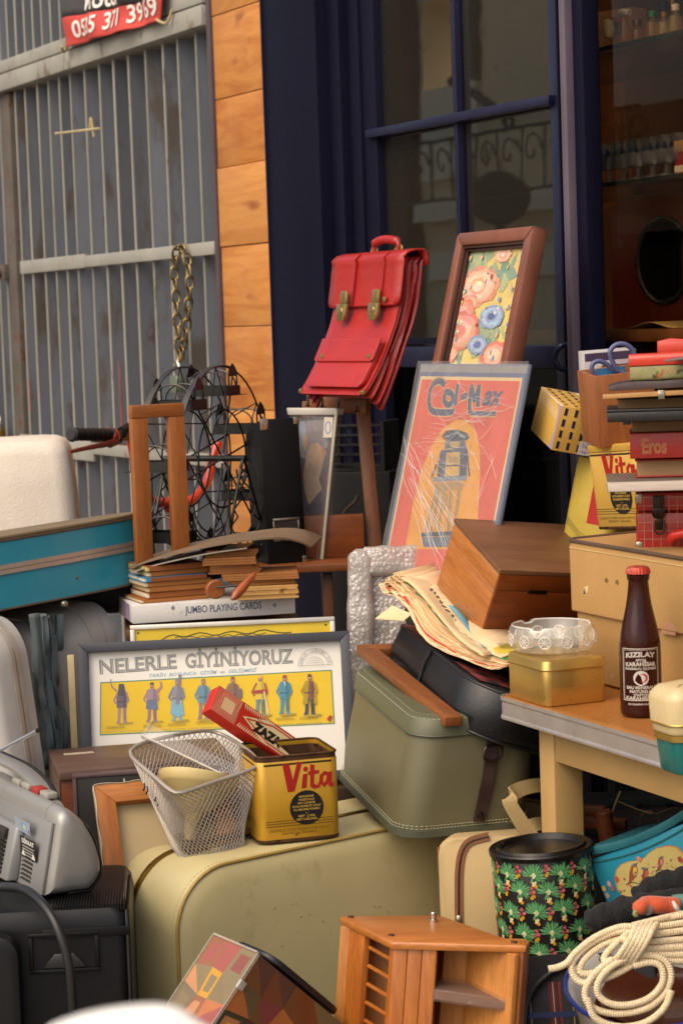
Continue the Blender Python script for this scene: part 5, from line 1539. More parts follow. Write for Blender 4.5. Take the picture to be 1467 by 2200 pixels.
# ------------------------------------------------------------------ table and what stands on it
TZ = 0.79
tc_ = G(1066, 1494, TZ)
TM = pose((tc_.x, tc_.y, 0), -66)
tab = thing('kitchen_table', 'cream table with orange laminate top and ribbed aluminium edge', 'table', TM)
TW, TD = 1.3, 0.62
out = [(x + TW / 2, y + TD / 2) for x, y in rrect(TW, TD, 0.025, 6)]
lam = mat('orange_laminate', 'a86c36', 0.3, var=0.08, vs=6, bump=0.03, spec=0.5, stain=('945c2c', 0.06, 9))
MB().prism(out, TZ - 0.028, TZ, plane='xy').build('tabletop', lam, tab, smooth=50, bevel=0.0008)
alu2 = mat('table_aluminium', 'bcb6b2', 0.32, 0.6, var=0.08, vs=14, bump=0.06, bs=300, stain=('a09892', 0.1, 16))
rings = []
N = len(out)
o2 = grow(out, 0.003)
o1 = grow(out, 0.0005)
o3 = grow(out, 0.0012)
rings = [[Vector((x, y, z)) for x, y in oo] for oo, z in ((o1, TZ + 0.001), (o2, TZ + 0.001), (o2, TZ - 0.004), (o3, TZ - 0.007), (o3, TZ - 0.027), (o2, TZ - 0.030), (o2, TZ - 0.033), (o1, TZ - 0.033))]
MB().loft(rings, closed=True).build('aluminium_edge', alu2, tab, smooth=25)
crm = mat('cream_table_paint', 'b5925e', 0.4, var=0.10, vs=5, bump=0.1, stain=('8a6a40', 0.12, 10))
qa = on(TM, 0.035)
lx = qa(1194, 1720)[0]
legz = TZ - 0.0335
b = MB().box((lx, 0.036, legz - 0.055), (TW - 0.08, 0.055, legz)).box((lx - 0.02, 0.09, legz - 0.055), (lx, TD - 0.08, legz))
b.build('apron', crm, tab, bevel=0.0015)
for x, y in ((lx - 0.046, 0.033), (lx - 0.046, TD - 0.08), (TW - 0.1, 0.033), (TW - 0.1, TD - 0.08)):
 MB().box((x, y, 0), (x + 0.0455, y + 0.05, legz)).build('leg', crm, tab, bevel=0.003)
# gold tin
gp = G(1172, 1520, TZ + 0.0005)
M = pose((gp.x, gp.y, TZ + 0.0006), 22)
gold = mat('gold_tin', 'c7a35a', 0.3, 0.75, var=0.10, vs=7, bump=0.06, bs=200, stain=('6e4e1c', 0.06, 40))
gt = thing('gold_tin', 'square gold coloured tin box with lid on the table corner', 'tin', M)
gw, gd, gh = 0.104, 0.129, 0.0685
rr = [(x + gw / 2, y + gd / 2) for x, y in rrect(gw, gd, 0.012, 5)]
MB().prism(rr, 0, gh - 0.013, plane='xy').build('body', gold, gt, smooth=50, bevel=0.0012)
b = MB().loft([[Vector((x, y, z)) for x, y in grow(rr, e)] for e, z in ((0.0008, gh - 0.016), (0.0018, gh - 0.015), (0.0018, gh - 0.0135), (0.001, gh - 0.0125), (0.001, gh - 0.003), (-0.002, gh), (-0.01, gh + 0.0005))])
b.build('lid', gold, gt, smooth=50)
# glass ashtray
top = M @ Vector((gw / 2, gd / 2, gh))
ac = G(1186, 1398, top.z + 0.001)
M = pose((ac.x, ac.y, top.z + 0.0012), 15)
cg = clear('cut_glass', (0.97, 0.96, 0.93), 1.7, 0.02, bump=0.12, bs=60, haze=0.16, hazecol=(0.85, 0.82, 0.76), bdist=0.003)
ash = thing('glass_ashtray', 'round cut glass ashtray with a notch, resting on the gold tin', 'ashtray', M)
rings = []
NA = 72
prof_ = [(0.050, 0.0), (0.058, 0.004), (0.0645, 0.018), (0.0655, 0.028), (0.063, 0.040), (0.061, 0.0425), (0.057, 0.041), (0.052, 0.026), (0.044, 0.012), (0.02, 0.009)]
for r, z in prof_:
 ring = []
 for k in range(NA):
  a = 2 * math.pi * k / NA
  n_ = 0.0
  for c_ in (108, 228, 348):
   dlt = (math.degrees(a) - c_ + 180) % 360 - 180
   if abs(dlt) < 8 and z > 0.030:
    n_ = 0.006 * (1 - abs(dlt) / 8)
  rr2 = r * (1 + (0.045 * abs(math.sin(a * 12)) if 0.003 < z < 0.036 and r > 0.056 else 0))
  ring.append(Vector((rr2 * math.cos(a), rr2 * math.sin(a), z - n_)))
 rings.append(ring)
MB().loft(rings).build('bowl', cg, ash, smooth=30)
b = MB()
for k in range(12):
 a = 2 * math.pi * k / 12
 m_ = Matrix.Rotation(a, 4, 'Z') @ Matrix.Translation((0.0655, 0, 0.021)) @ Matrix.Rotation(rad(90), 4, 'Y')
 b.tube([m_ @ Vector((0.009 * math.cos(2 * math.pi * j / 16), 0.009 * math.sin(2 * math.pi * j / 16), 0)) for j in range(16)], 0.0012, 5, closed=True)
 for j in range(4):
  a2 = j * math.pi / 4
  b.tube([m_ @ Vector((0.008 * math.cos(a2), 0.008 * math.sin(a2), 0.0004)), m_ @ Vector((-0.008 * math.cos(a2), -0.008 * math.sin(a2), 0.0004))], 0.0008, 4)
b.tube([(0.0605 * math.cos(2 * math.pi * k / 60), 0.0605 * math.sin(2 * math.pi * k / 60), 0.0415 if k % 20 not in (17, 18, 19) else 0.037) for k in range(60)], 0.0014, 6, closed=True)
b.build('cut_pattern', clear('cut_glass_edge', (0.97, 0.97, 0.95), 1.8, 0.05, haze=0.42, hazecol=(0.92, 0.9, 0.86)), ash)
# bottle
bc = G(1377, 1536, TZ + 0.0006)
M = pose((bc.x, bc.y, TZ + 0.0006), -6)
bot = thing('mineral_water_bottle', 'brown mineral water bottle with red crown cap and white printed label', 'bottle', M)
bgl = mat('brown_bottle_glass', '33100a', 0.13, var=0.05, bump=0, spec=0.3)
bs_ = 0.0302
hB = 0.2165
pf = [(0, 0.001), (0.026, 0.0), (0.029, 0.003), (bs_, 0.009), (bs_, 0.088), (0.0297, 0.105), (0.0272, 0.122), (0.0232, 0.14), (0.0187, 0.160), (0.0162, 0.176), (0.0148, 0.190), (0.0145, 0.196), (0.0162, 0.198), (0.0165, 0.205), (0.0148, 0.2065), (0.0145, 0.210), (0, 0.210)]
MB().lathe(pf, 48).build('glass_body', bgl, bot, smooth=40)
rings = []
for r, z in ((0.012, 0.2115), (0.0155, 0.2115), (0.0172, 0.207), (0.0176, 0.2075), (0.0165, 0.213), (0.0145, 0.2162), (0.0, 0.2166)):
 pass
b = MB()
rings = []
for r, z, w_ in ((0.0178, 0.2065, 1), (0.0172, 0.2095, 0.8), (0.0165, 0.213, 0.3), (0.0148, 0.2158, 0), (0.011, 0.2168, 0)):
 rings.append([Vector(((r + 0.0006 * w_ * math.cos(21 * 2 * math.pi * k / 126)) * math.cos(2 * math.pi * k / 126), (r + 0.0006 * w_ * math.cos(21 * 2 * math.pi * k / 126)) * math.sin(2 * math.pi * k / 126), z)) for k in range(126)])
b.loft(rings)
b.build('crown_cap', mat('cap_red', 'b8402f', 0.4, 0.2, var=0.2, vs=60, stain=('b9a894', 0.22, 70)), bot)
def cyl(rad_, ang0=-90.0, lift=0.0):
 def f(u, v, z):
  a = rad(ang0) + u / rad_
  return Vector(((rad_ + z + lift) * math.cos(a), (rad_ + z + lift) * math.sin(a), v))
 return f
p = Print(0.0002)
lw, z0, z1 = 0.029, 0.0255, 0.1015
wht = 'b9b0a6'
for a in ((-lw, z0, lw, z0 + 0.0014), (-lw, z1 - 0.0014, lw, z1), ):
 p.fine(*a, wht, 14, 1)
for a in ((-lw, z0, -lw + 0.0014, z1), (lw - 0.0014, z0, lw, z1)):
 p.fine(*a, wht, 1, 6)
for a in ((-lw + 0.0026, z0 + 0.0026, lw - 0.0026, z0 + 0.0031), (-lw + 0.0026, z1 - 0.0031, lw - 0.0026, z1 - 0.0026)):
 p.fine(*a, wht, 14, 1)
for a in ((-lw + 0.0026, z0 + 0.0026, -lw + 0.0031, z1 - 0.0026), (lw - 0.0031, z0 + 0.0026, lw - 0.0026, z1 - 0.0026)):
 p.fine(*a, wht, 1, 6)
p.text('KIZILAY', 0, 0.0875, 0.0068, wht, width=0.045, align='c', fat=0.05, arc=0.002)
p.text('AFYON', 0, 0.0828, 0.0036, wht, width=0.015, align='c', fat=0.04)
p.text('KARAH\u0130SAR', 0, 0.0752, 0.0056, wht, width=0.046, align='c', fat=0.05, arc=0.001)
p.text('MADENSUYU \u0130\u015eLETMES\u0130', 0, 0.0705, 0.0032, wht, width=0.047, align='c', fat=0.04)
p.ell(0, 0.0585, 0.0112, 0.0108, 'c9c2bb', 28)
p.poly([(0.003 + 0.0065 * math.cos(rad(a)), 0.0585 + 0.0065 * math.sin(rad(a))) for a in range(-140, 141, 20)] + [(0.0012 + 0.0052 * math.cos(rad(a)), 0.0585 + 0.0052 * math.sin(rad(a))) for a in range(130, -131, -20)], 'b5382e')
p.text('EAU M\u0130NERALE', 0, 0.0428, 0.0042, wht, width=0.044, align='c', fat=0.045)
p.text('NATURELLE', 0, 0.0373, 0.0040, wht, width=0.034, align='c', fat=0.045)
p.text("D'AFYON", 0, 0.0322, 0.0038, wht, width=0.022, align='c', fat=0.045)
p.text('KARAHISSAR', 0, 0.0282, 0.0042, wht, width=0.046, align='c', fat=0.045, arc=-0.001)
p.text('250 GRAMDAN FAZLADIR', 0, 0.0195, 0.0026, wht, width=0.04, align='c', fat=0.03)
p.build('label_print', bot, printed('bottle_print', 0.5, 0.12, 60), cyl(bs_))
# tan suitcase lying on the table
M = pose((0.3635, 3.605, TZ + 0.001), -65.8, -1.0, 0.4)
tan = mat('tan_fibreboard', 'ae8650', 0.6, var=0.10, vs=4, bump=0.2, bs=120, stain=[('8f683a', 0.14, 9), ('c9a878', 0.05, 14)])
ts = thing('tan_suitcase', 'scuffed tan fibreboard suitcase lying on the table behind the bottle', 'suitcase', M)
def case_ring(w_, d_, e, z, r=0.02):
 return [Vector((x + w_ / 2, y + d_ / 2, z)) for x, y in rrect(w_ + 2 * e, d_ + 2 * e, r, 6)]
MB().loft([case_ring(0.6, 0.4, -0.006, 0.0), case_ring(0.6, 0.4, 0, 0.005), case_ring(0.6, 0.4, 0.0, 0.125), case_ring(0.6, 0.4, -0.02, 0.126)]).build('body', tan, ts, smooth=40)
MB().loft([case_ring(0.6, 0.4, 0.004, 0.112), case_ring(0.6, 0.4, 0.0065, 0.113), case_ring(0.6, 0.4, 0.0065, 0.214), case_ring(0.6, 0.4, 0.002, 0.2235), case_ring(0.6, 0.4, -0.03, 0.224)]).build('lid', tan, ts, smooth=40)
MB().tube([p_ + Vector((0, 0, 0)) for p_ in case_ring(0.6, 0.4, 0.0045, 0.2235)], 0.0032, 8, closed=True).build('piping', mat('dark_piping', '5a4636', 0.5, var=0.2, vs=30), ts)
MB().tube([p_ for p_ in case_ring(0.6, 0.4, 0.0062, 0.2125)], 0.0012, 6, closed=True).build('edge_stitching', mat('tan_thread', 'c0a06c', 0.7), ts)
MB().tube([p_ for p_ in case_ring(0.6, 0.4, 0.0055, 0.113)], 0.0016, 6, closed=True).build('lid_hem', mat('tan_hem', '8a6438', 0.6), ts)
q = on(M, -0.0065)
p = Print(0.0067)
p.poly([q(1256, 1280), q(1262, 1270), q(1263, 1258), q(1254, 1262)], 'd8c49c').poly([q(1253, 1277), q(1258, 1276), q(1256, 1262)], '4a2a18')
for px, py in ((1302, 1247), (1325, 1251)):
 c_ = q(px, py)
 p.ell(c_[0], c_[1], 0.0055, 0.004, '7a5c38')
p.poly([q(1418, 1360), q(1450, 1366), q(1452, 1352), q(1440, 1333), q(1424, 1340)], 'b98a6a')
p.build('scuffs', ts, printed('scuff_print', 0.6, 0.2, 40))
# --- margarine tins
tin_wear = [('5a3c1c', 0.10, 26), ('8f6a24', 0.10, 12)]
tinm = mat('yellow_tin', 'c9992f', 0.34, 0.25, var=0.10, vs=9, bump=0.12, bs=90, spec=0.6, stain=tin_wear)
tinp = printed('tin_print', 0.36, 0.12, 22, scratch=('4a3218', 0.05, 60))
rustr = mat('rusty_rim', '5c3d26', 0.55, 0.5, var=0.3, vs=40, stain=('2c1a10', 0.3, 50))
TWD, THT = 0.134, 0.139
def margarine_tin(M_, label, closed, mtin=None):
 t = thing('margarine_tin', label, 'tin', M_)
 mtin = mtin or tinm
 rr_ = [(x + TWD / 2, y + TWD / 2) for x, y in rrect(TWD, TWD, 0.017, 6)]
 inn = grow(rr_, -0.0012)
 R3 = lambda oo, z: [Vector((x, y, z)) for x, y in oo]
 MB().loft([R3(grow(rr_, -0.002), 0.0), R3(rr_, 0.003), R3(rr_, THT - 0.012), R3(grow(rr_, -0.0015), THT - 0.010), R3(grow(rr_, -0.0015), THT - 0.002)], cap=False).build('wall', mtin, t, smooth=50)
 MB().loft([R3(inn, 0.004), R3(inn, THT - 0.002)], cap=False).build('inner_wall', rustr, t, smooth=50)
 MB().loft([R3(grow(rr_, -0.0005), 0.0), R3(grow(rr_, 0.0008), 0.0015), R3(grow(rr_, 0.0003), 0.005), R3(grow(rr_, -0.02), 0.005)]).build('base', rustr, t, smooth=50)
 MB().tube(R3(grow(rr_, -0.001), THT - 0.002), 0.0019, 8, closed=True).build('rim', rustr if not closed else mtin, t)
 if closed:
  MB().loft([R3(grow(rr_, 0.001), THT - 0.010), R3(grow(rr_, 0.0015), THT - 0.009), R3(grow(rr_, 0.0015), THT), R3(grow(rr_, -0.003), THT + 0.002), R3(grow(rr_, -0.008), THT + 0.001)]).build('lid', mtin, t, smooth=50)
 p = Print(0.0003)
 S = TWD
 p.rect(0.012, THT - 0.0165, S - 0.012, THT - 0.0135, '3a2c18')
 for z in (0.0335, 0.0295, 0.0255):
  p.rect(0.012, z, S - 0.012, z + 0.0009, '3c2f18')
 # hand drawn red name
 V = lambda pts, c_='a8201c': p.poly([(0.047 + x * 0.0205, 0.083 + y * 0.0205) for x, y in pts], c_)
 V([(-0.25, 2.0), (0.28, 2.05), (0.55, 0.75), (0.95, 2.15), (1.3, 2.0), (0.65, -0.15), (0.12, -0.2)])
 V([(1.35, 1.1), (1.72, 1.15), (1.6, 0.05), (1.2, 0.0)])
 p.ell(0.047 + 1.58 * 0.0205, 0.083 + 1.5 * 0.0205, 0.0038, 0.0042, 'a8201c', 12)
 V([(1.95, 1.85), (2.3, 1.75), (2.2, 0.3), (2.5, 0.15), (2.55, 0.4), (2.75, 0.3), (2.65, -0.02), (2.2, -0.1), (1.9, 0.1)])
 V([(1.75, 1.3), (2.65, 1.35), (2.62, 1.08), (1.78, 1.0)])
 p.line([(0.047 + x * 0.0205, 0.083 + y * 0.0205) for x, y in ((3.35, 0.95), (3.1, 1.1), (2.8, 0.85), (2.78, 0.35), (3.0, 0.12), (3.3, 0.4), (3.42, 0.95))], 0.0062, 'a8201c')
 V([(3.35, 1.12), (3.68, 1.15), (3.6, 0.3), (3.82, 0.25), (3.8, 0.0), (3.4, -0.02), (3.28, 0.4)])
 c_ = (0.079, 0.0525)
 p.ell(c_[0], c_[1], 0.0275, 0.0275, '1f1c1a', 40)
 for k, (tx, h_) in enumerate((('MARGARINE', 0.0032), ('VEGETALE', 0.0032), ('DE CUISINE', 0.0032), ("D'UN AROME ET GOUT", 0.0032), ('DU BEURRE FONDU', 0.0032), ('\u2013', 0.003), ('NET : 2 KG.', 0.0034), ('NET 2 K\u0130LOGR.', 0.0034))):
  wd_ = (0.024, 0.026, 0.028, 0.046, 0.042, 0.005, 0.028, 0.034)[k]
  p.text(tx, c_[0], c_[1] + 0.0165 - k * 0.0052, h_, 'c9a24a', width=wd_, align='c', fat=0.02)
 p.text('UN\u0130LEVER-\u0130\u015e T\u0130CARET VE SANAY\u0130 T\u00dcRK LTD. \u015eT\u0130.', S / 2, 0.0175, 0.0034, '6a5226', width=S * 0.74, align='c')
 p.text('BAKIRK\u00d6Y - \u0130STANBUL', S / 2, 0.012, 0.0034, '6a5226', width=S * 0.42, align='c')
 p.build('label_print', t, tinp)
 p = Print(0.0003)
 for z in (0.0335, 0.0295, 0.0255):
  p.rect(-S + 0.012, z, -0.012, z + 0.0009, '3c2f18')
 p.rect(-S + 0.012, THT - 0.0165, -0.012, THT - 0.0135, '3a2c18')
 for k in range(9):
  p.rect(-S + 0.035, 0.052 + 0.006 * k, -0.04, 0.054 + 0.006 * k, '7a5c2c')
 p.build('side_print', t, tinp, lambda u, v, z: Vector((-z, -u, v)))
 return t
M = pose((0.420, 3.775, 1.012), -57, -5, -4)
margarine_tin(M, 'closed pale yellow margarine tin on the tan suitcase behind the books', True, mat('pale_yellow_tin', 'c9a04a', 0.4, 0.15, var=0.08, vs=9, bump=0.1, bs=90, stain=('a57f36', 0.1, 14)))
M = pose((0.367, 3.92, 0.966), -50, 12, 5.4)
yt = thing('yellow_can', 'tall stained yellow can with red panel leaning behind the tan suitcase', 'tin', M)
rr = [(x + 0.056, y + 0.05) for x, y in rrect(0.112, 0.10, 0.02, 6)]
MB().prism(rr, 0, 0.166, plane='xy').build('body', mat('stained_yellow', 'b9a046', 0.45, var=0.14, vs=7, bump=0.12, stain=[('7a6a2c', 0.16, 14), ('d8cc9a', 0.1, 9)]), yt, smooth=50, bevel=0.002)
p = Print()
p.rect(0.06, 0.055, 0.1, 0.125, 'a8241c')
for k in range(3):
 p.line([(0.012, 0.06 - 0.004 * k), (0.05, 0.036 - 0.004 * k), (0.095, 0.026 - 0.004 * k)], 0.001, '3c4a2c')
p.ell(0.085, 0.015, 0.016, 0.009, '3c5a34')
p.build('label_print', yt, tinp)
# --- yellow box with dark windows
M = pose((0.359, 3.864, 1.142), 11.0, -13.0, 12.5)
gb = thing('pattern_carton', 'yellow carton with rows of navy rectangles, tipped against the wooden pencil box', 'box', M)
gw, gd, gh = 0.078, 0.129, 0.079
box_part('carton_body', (0, 0, 0), (gw, gd, gh), mat('carton_yellow', 'c99e4c', 0.55, var=0.06, vs=8), gb, 0.0006)
p = Print()
for i in range(4):
 for j in range(4):
  p.rect(0.006 + j * 0.0185, 0.004 + i * 0.0195, 0.0115 + j * 0.0185, 0.017 + i * 0.0195, '1c1838')
p.rect(0.046, 0.0003, gw - 0.0003, 0.024, 'c9c2c6')
p.text('Tek', 0.051, 0.013, 0.006, '2a2a4a').text('Negl.', 0.051, 0.004, 0.004, '2a2a4a')
pm = printed('carton_print2', 0.5, 0.06, 20)
p.build('front_print', gb, pm)
p = Print()
for i in range(6):
 for j in range(4):
  p.rect(0.007 + j * 0.0185, 0.008 + i * 0.02, 0.0125 + j * 0.0185, 0.018 + i * 0.02, '3a2a4e')
p.rect(0.06, 0.06, 0.078, 0.125, 'd5cbb8')
p.build('top_print', gb, pm, lambda u, v, z: Vector((u, v, gh + z)))
p = Print()
p.poly([(-0.0005, 0.0005), (-0.02, 0.0005), (-0.008, 0.03), (-0.012, gh - 0.012), (-0.03, gh - 0.001), (-0.0005, gh - 0.001)], 'a08aa0')
for k in range(4):
 p.line([(-0.016, 0.052 + 0.004 * k), (-0.11, 0.06 + 0.004 * k)], 0.0012, 'd8cbb8')
p.line([(-0.098, 0.002), (-0.098, gh - 0.002)], 0.0016, 'd8cbb8')
p.line([(-0.0005, gh - 0.001), (-0.128, gh - 0.001)], 0.0025, 'e0d6c4')
p.build('side_print', gb, pm, lambda u, v, z: Vector((-z, -u, v)))
# --- wooden pencil box with scissors
M = pose((0.423, 3.71, 1.151), 8.5, -4.6, -4.5)
pb = thing('pencil_box', 'open wooden pencil box standing on the pale yellow tin', 'wooden box', M)
pbw = wood('pencil_box_wood', '97582f', 'a9683a', 'z', 4, 0.5)
pw_, pd, phh, tk = 0.10, 0.105, 0.118, 0.007
for lo, hi in (((0, 0, 0), (pw_, tk, phh)), ((0, pd - tk, 0), (pw_, pd, phh)), ((0, tk + 0.0002, 0), (tk, pd - tk - 0.0002, phh)), ((pw_ - tk, tk + 0.0002, 0), (pw_, pd - tk - 0.0002, phh)), ((tk + 0.0002, tk + 0.0002, 0), (pw_ - tk - 0.0002, pd - tk - 0.0002, tk))):
 MB().box(lo, hi).build('side_panel', pbw, pb, bevel=0.0008)
scs = thing('scissors', 'blue grey handled scissors standing in the wooden pencil box', 'scissors', M)
hm = mat('scissor_handle', '5a5f86', 0.4, var=0.08)
q = on(M, 0.04)
def ptsq(l_, y=0.04):
 return [Vector((*q(px, py)[:1], y, q(px, py)[1])) for px, py in l_]
MB().tube(curve(ptsq([(1326, 795), (1314, 775), (1310, 755), (1322, 741), (1342, 740), (1358, 752), (1366, 775), (1368, 800), (1352, 806), (1336, 800)]), 6, closed=True), 0.0042, 10, closed=True).build('handle', hm, scs)
MB().tube(curve(ptsq([(1284, 808), (1274, 795), (1277, 782), (1290, 777), (1305, 783), (1322, 798), (1345, 806), (1330, 815), (1305, 815)], 0.05), 6, closed=True), 0.004, 10, closed=True).build('handle', hm, scs)
for a_, y in (((1345, 803), 0.042), ((1330, 812), 0.048)):
 u, v = q(*a_)
 MB().prism([(u - 0.005, v), (u + 0.005, v), (u + 0.001 + (0.045 - u) * 0.5, 0.009), (u - 0.001 + (0.045 - u) * 0.5, 0.009)], y - 0.001, y + 0.001).build('blade', steel, scs)
tag(MB().box((0.02, 0.06, 0.008), (0.07, 0.062, 0.122)).build('blue_card', mat('blue_card', '2c7fae', 0.6), bevel=0.0004), 'bright blue card standing inside the wooden pencil box', 'card', M)
M3 = M @ Matrix.Translation((0.012, 0.112, 0.06)) @ Matrix.Rotation(rad(2), 4, 'Y')
pc = thing('picture_carton', 'white carton with dark print standing behind the scissors', 'box', M3)
box_part('carton_body', (0, 0, -0.06), (0.09, 0.035, 0.085), mat('white_carton', 'b9b2b4', 0.5, var=0.06), pc, 0.0008)
p = Print()
p.rect(0.002, 0.07, 0.088, 0.083, '4a3a52').rect(0.03, 0.03, 0.086, 0.062, '7a4a34').blob(0.05, 0.045, 0.012, 0.01, 'b0764a').blob(0.07, 0.05, 0.01, 0.01, '2e241c')
p.build('front_print', pc, pm)
# --- pile of books on a red chequered case
M = pose((0.4455, 3.45, 1.006), -8, -3.0, 0.5)
rc = thing('chequered_case', 'small red case with white check lines and metal latch under the books', 'small suitcase', M)
rw_, rd_, rh_ = 0.28, 0.2, 0.093
redv = mat('red_vinyl', 'a8261f', 0.35, var=0.08, vs=8, coat=0.2)
box_part('case_base', (0, 0, 0), (rw_, rd_, 0.062), redv, rc, 0.006)
box_part('case_lid', (0, 0, 0.0632), (rw_, rd_, rh_), redv, rc, 0.006)
p = Print(0.0003)
for k in range(14):
 p.rect(0.012 + k * 0.0125, 0.004, 0.0127 + k * 0.0125, rh_ - 0.005, 'c8907c')
for k in range(7):
 p.rect(0.004, 0.008 + k * 0.0128, rw_ - 0.004, 0.0087 + k * 0.0128, 'c8907c')
p.build('check_lines', rc, printed('check_print', 0.4))
dmet = mat('dark_metal', '3a2f28', 0.3, 0.8, var=0.2, vs=30)
b = MB().box((0.026, -0.006, 0.054), (0.042, -0.001, 0.088)).box((0.024, -0.008, 0.058), (0.044, -0.0062, 0.07)).box((0.030, -0.009, 0.036), (0.040, -0.002, 0.0538))
b.tube(curve([(0.029, -0.006, 0.05), (0.028, -0.010, 0.036), (0.035, -0.011, 0.03), (0.042, -0.010, 0.036), (0.041, -0.006, 0.05)], 5), 0.0018, 6)
b.build('latch', dmet, rc, bevel=0.001)
for z in (0.0, rh_ - 0.018):
 MB().box((-0.001, -0.0012, z), (0.010, 0.006, z + 0.018)).build('corner_guard', chrome, rc, bevel=0.003)
MB().tube(curve([(0.052, -0.006, 0.02), (0.058, -0.022, 0.03), (0.08, -0.026, 0.034), (0.12, -0.024, 0.034), (0.15, -0.006, 0.03)], 6), 0.0075, 10).build('handle', mat('red_plastic', 'd2352a', 0.3), rc)
def book(px, py, Y, h_, w_, d_, yaw, cover, page, label, spine=None, ct=0.002, over=0.003, nm='book', front='pages', lean=0, roll=0):
 M_ = pose(P(px, py, Y), yaw, lean, roll)
 t = thing(nm, label, 'book', M_, 'books piled on the chequered case')
 cm = mat('bookcover_' + cover, cover, 0.45, var=0.1, vs=10)
 pm_ = mat('bookpage_' + page, page, 0.85, var=0.12, vs=20, stretch=(1, 1, 25))
 box_part('pages', (over, over if front == 'pages' else 0.002, ct), (w_, d_ - over, h_ - ct), pm_, t, 0.0004)
 MB().box((0, 0, 0), (w_ + over, d_, ct)).build('cover', cm, t, bevel=0.0006)
 MB().box((0, 0, h_ - ct), (w_ + over, d_, h_)).build('cover', cm, t, bevel=0.0006)
 if front == 'spine':
  MB().box((0, -0.002, 0.0003), (w_ + over, 0.0018, h_ - 0.0003)).build('spine', cm, t, bevel=0.001)
 return t
book(1304, 1058, 3.36, 0.0165, 0.26, 0.16, -6, '6c5f56', 'c9bbb0', 'white edged paperback under the red books', front='pages', ct=0.0009, over=0.001)
book(1364, 1026, 3.40, 0.026, 0.22, 0.15, -7, 'b02a22', 'a5805c', 'red book with page edges showing, under the gold lettered red book', front='pages')
er = book(1353, 986, 3.38, 0.0375, 0.22, 0.15, -7, '9c231e', 'a07850', 'red book with gold swirled lettering on its spine', front='spine')
p = Print(0.0023)
p.text('Eros', 0.018, 0.008, 0.021, 'a8663c', width=0.036, fat=0.035)
p.line([(0.022 + 0.006 * math.cos(t * 0.5), 0.025 + 0.006 * math.sin(t * 0.5)) for t in range(10)], 0.0016, 'a8663c')
p.build('spine_lettering', er, printed('spine_print', 0.5))
book(1356, 929, 3.40, 0.0155, 0.2, 0.14, -7, '7a5236', '9a7452', 'brown paged book between the black box and the gold lettered red book', ct=0.0008, over=0.001)
M = pose(P(1304, 908, 3.34), -7)
bk = thing('black_box', 'flat black box in the middle of the book pile', 'box', M)
box_part('box_body', (0, 0, 0), (0.25, 0.16, 0.0145), mat('black_board', '1f1c1b', 0.4, var=0.15), bk, 0.0015)
box_part('box_lid_edge', (-0.0008, -0.0008, 0.0148), (0.2505, 0.1605, 0.0185), mat('black_board', '1f1c1b', 0.4, var=0.15), bk, 0.0008)
b = MB().box((0.022, 0.002, -0.004), (0.034, 0.012, -0.0003))
b.build('clasp', dmet, bk, bevel=0.001)
book(1325, 881, 3.37, 0.0165, 0.22, 0.14, -7, '3a2a1e', '8a6a48', 'tan paged book just under the wooden ruler board', ct=0.0012, over=0.001)
M = pose(P(1294, 858, 3.33), -7, 0, -1.5)
ru = thing('wooden_ruler', 'pale wooden board with a metal clip in the book pile', 'wooden board', M)
box_part('board', (0, 0, 0), (0.26, 0.03, 0.0065), wood('ruler_wood', 'b98850', 'c99a60', 'x', 5, 0.5), ru, 0.001)
MB().box((0.08, -0.0022, -0.0045), (0.0895, -0.0002, 0.0072)).box((0.08, -0.0022, 0.0073), (0.0895, 0.02, 0.0085)).build('clip', chrome, ru, bevel=0.0006)
M = pose(P(1307, 842, 3.35), -7, 0, -1.5)
tag(MB().loft([[Vector((x, 0.0 + 0.003 * math.sin(x * 30), 0.0 + w_)), Vector((x, 0.13, 0.0 + w_)), Vector((x, 0.13, 0.011 * k_ + w_)), Vector((x, 0.003 * math.sin(x * 30), 0.011 * k_ + w_))] for x, w_, k_ in ((0, 0.0015, 0.45), (0.012, 0.0008, 0.85), (0.04, 0.0006, 1.1), (0.08, 0.0005, 1.0), (0.12, 0.0005, 1.15), (0.2, 0.0005, 1.2), (0.25, 0.0005, 1.2))]).build('notebook', mat('dark_notebook', '4c3f40', 0.4, var=0.15, stretch=(1, 1, 30), vs=10), bevel=0.001), 'soft dark notebook lying near the top of the book pile', 'notebook', M, 'books piled on the chequered case')
M = pose(P(1353, 821, 3.36), -7, 0, -1.0)
bx_ = thing('painted_tin', 'long tin painted with faded flowers, bright red lid on top', 'tin', M)
b = MB().loft([[Vector((x, 0.003, 0.001)), Vector((x, 0.05, 0.001)), Vector((x, 0.053, 0.004)), Vector((x, 0.053, 0.0225)), Vector((x, 0.0, 0.0225)), Vector((x, 0.0, 0.004))] for x in (0.0, 0.22)])
b.build('tin_body', mat('faded_flower_tin', '8f8a5c', 0.45, var=0.25, vs=40, stain=[('a8643a', 0.28, 38), ('3f4a28', 0.26, 45)]), bx_, bevel=0.002)
lidr = mat('red_plastic', 'd2352a', 0.3)
b = MB().loft([[Vector((x, -0.0015, 0.0228)), Vector((x, 0.0545, 0.0228)), Vector((x, 0.0545, 0.035)), Vector((x, 0.049, 0.0405)), Vector((x, 0.003, 0.0405)), Vector((x, -0.0015, 0.036))] for x in (-0.0012, 0.222)])
b.build('red_lid', mat('lid_red', 'cc3d2c', 0.3, var=0.06, coat=0.3), bx_, bevel=0.0025)
tag(MB().prism([(0, 0), (0.2, 0), (0.2, 0.05), (0.06, 0.022), (0.02, 0.026), (0, 0.022)], 0, 0.05).build('red_plastic_tray', mat('lid_red', 'cc3d2c', 0.3, var=0.06, coat=0.3), bevel=0.002), 'bright red plastic tray rising above the painted tin', 'tray', pose(P(1412, 765, 3.44), -7))
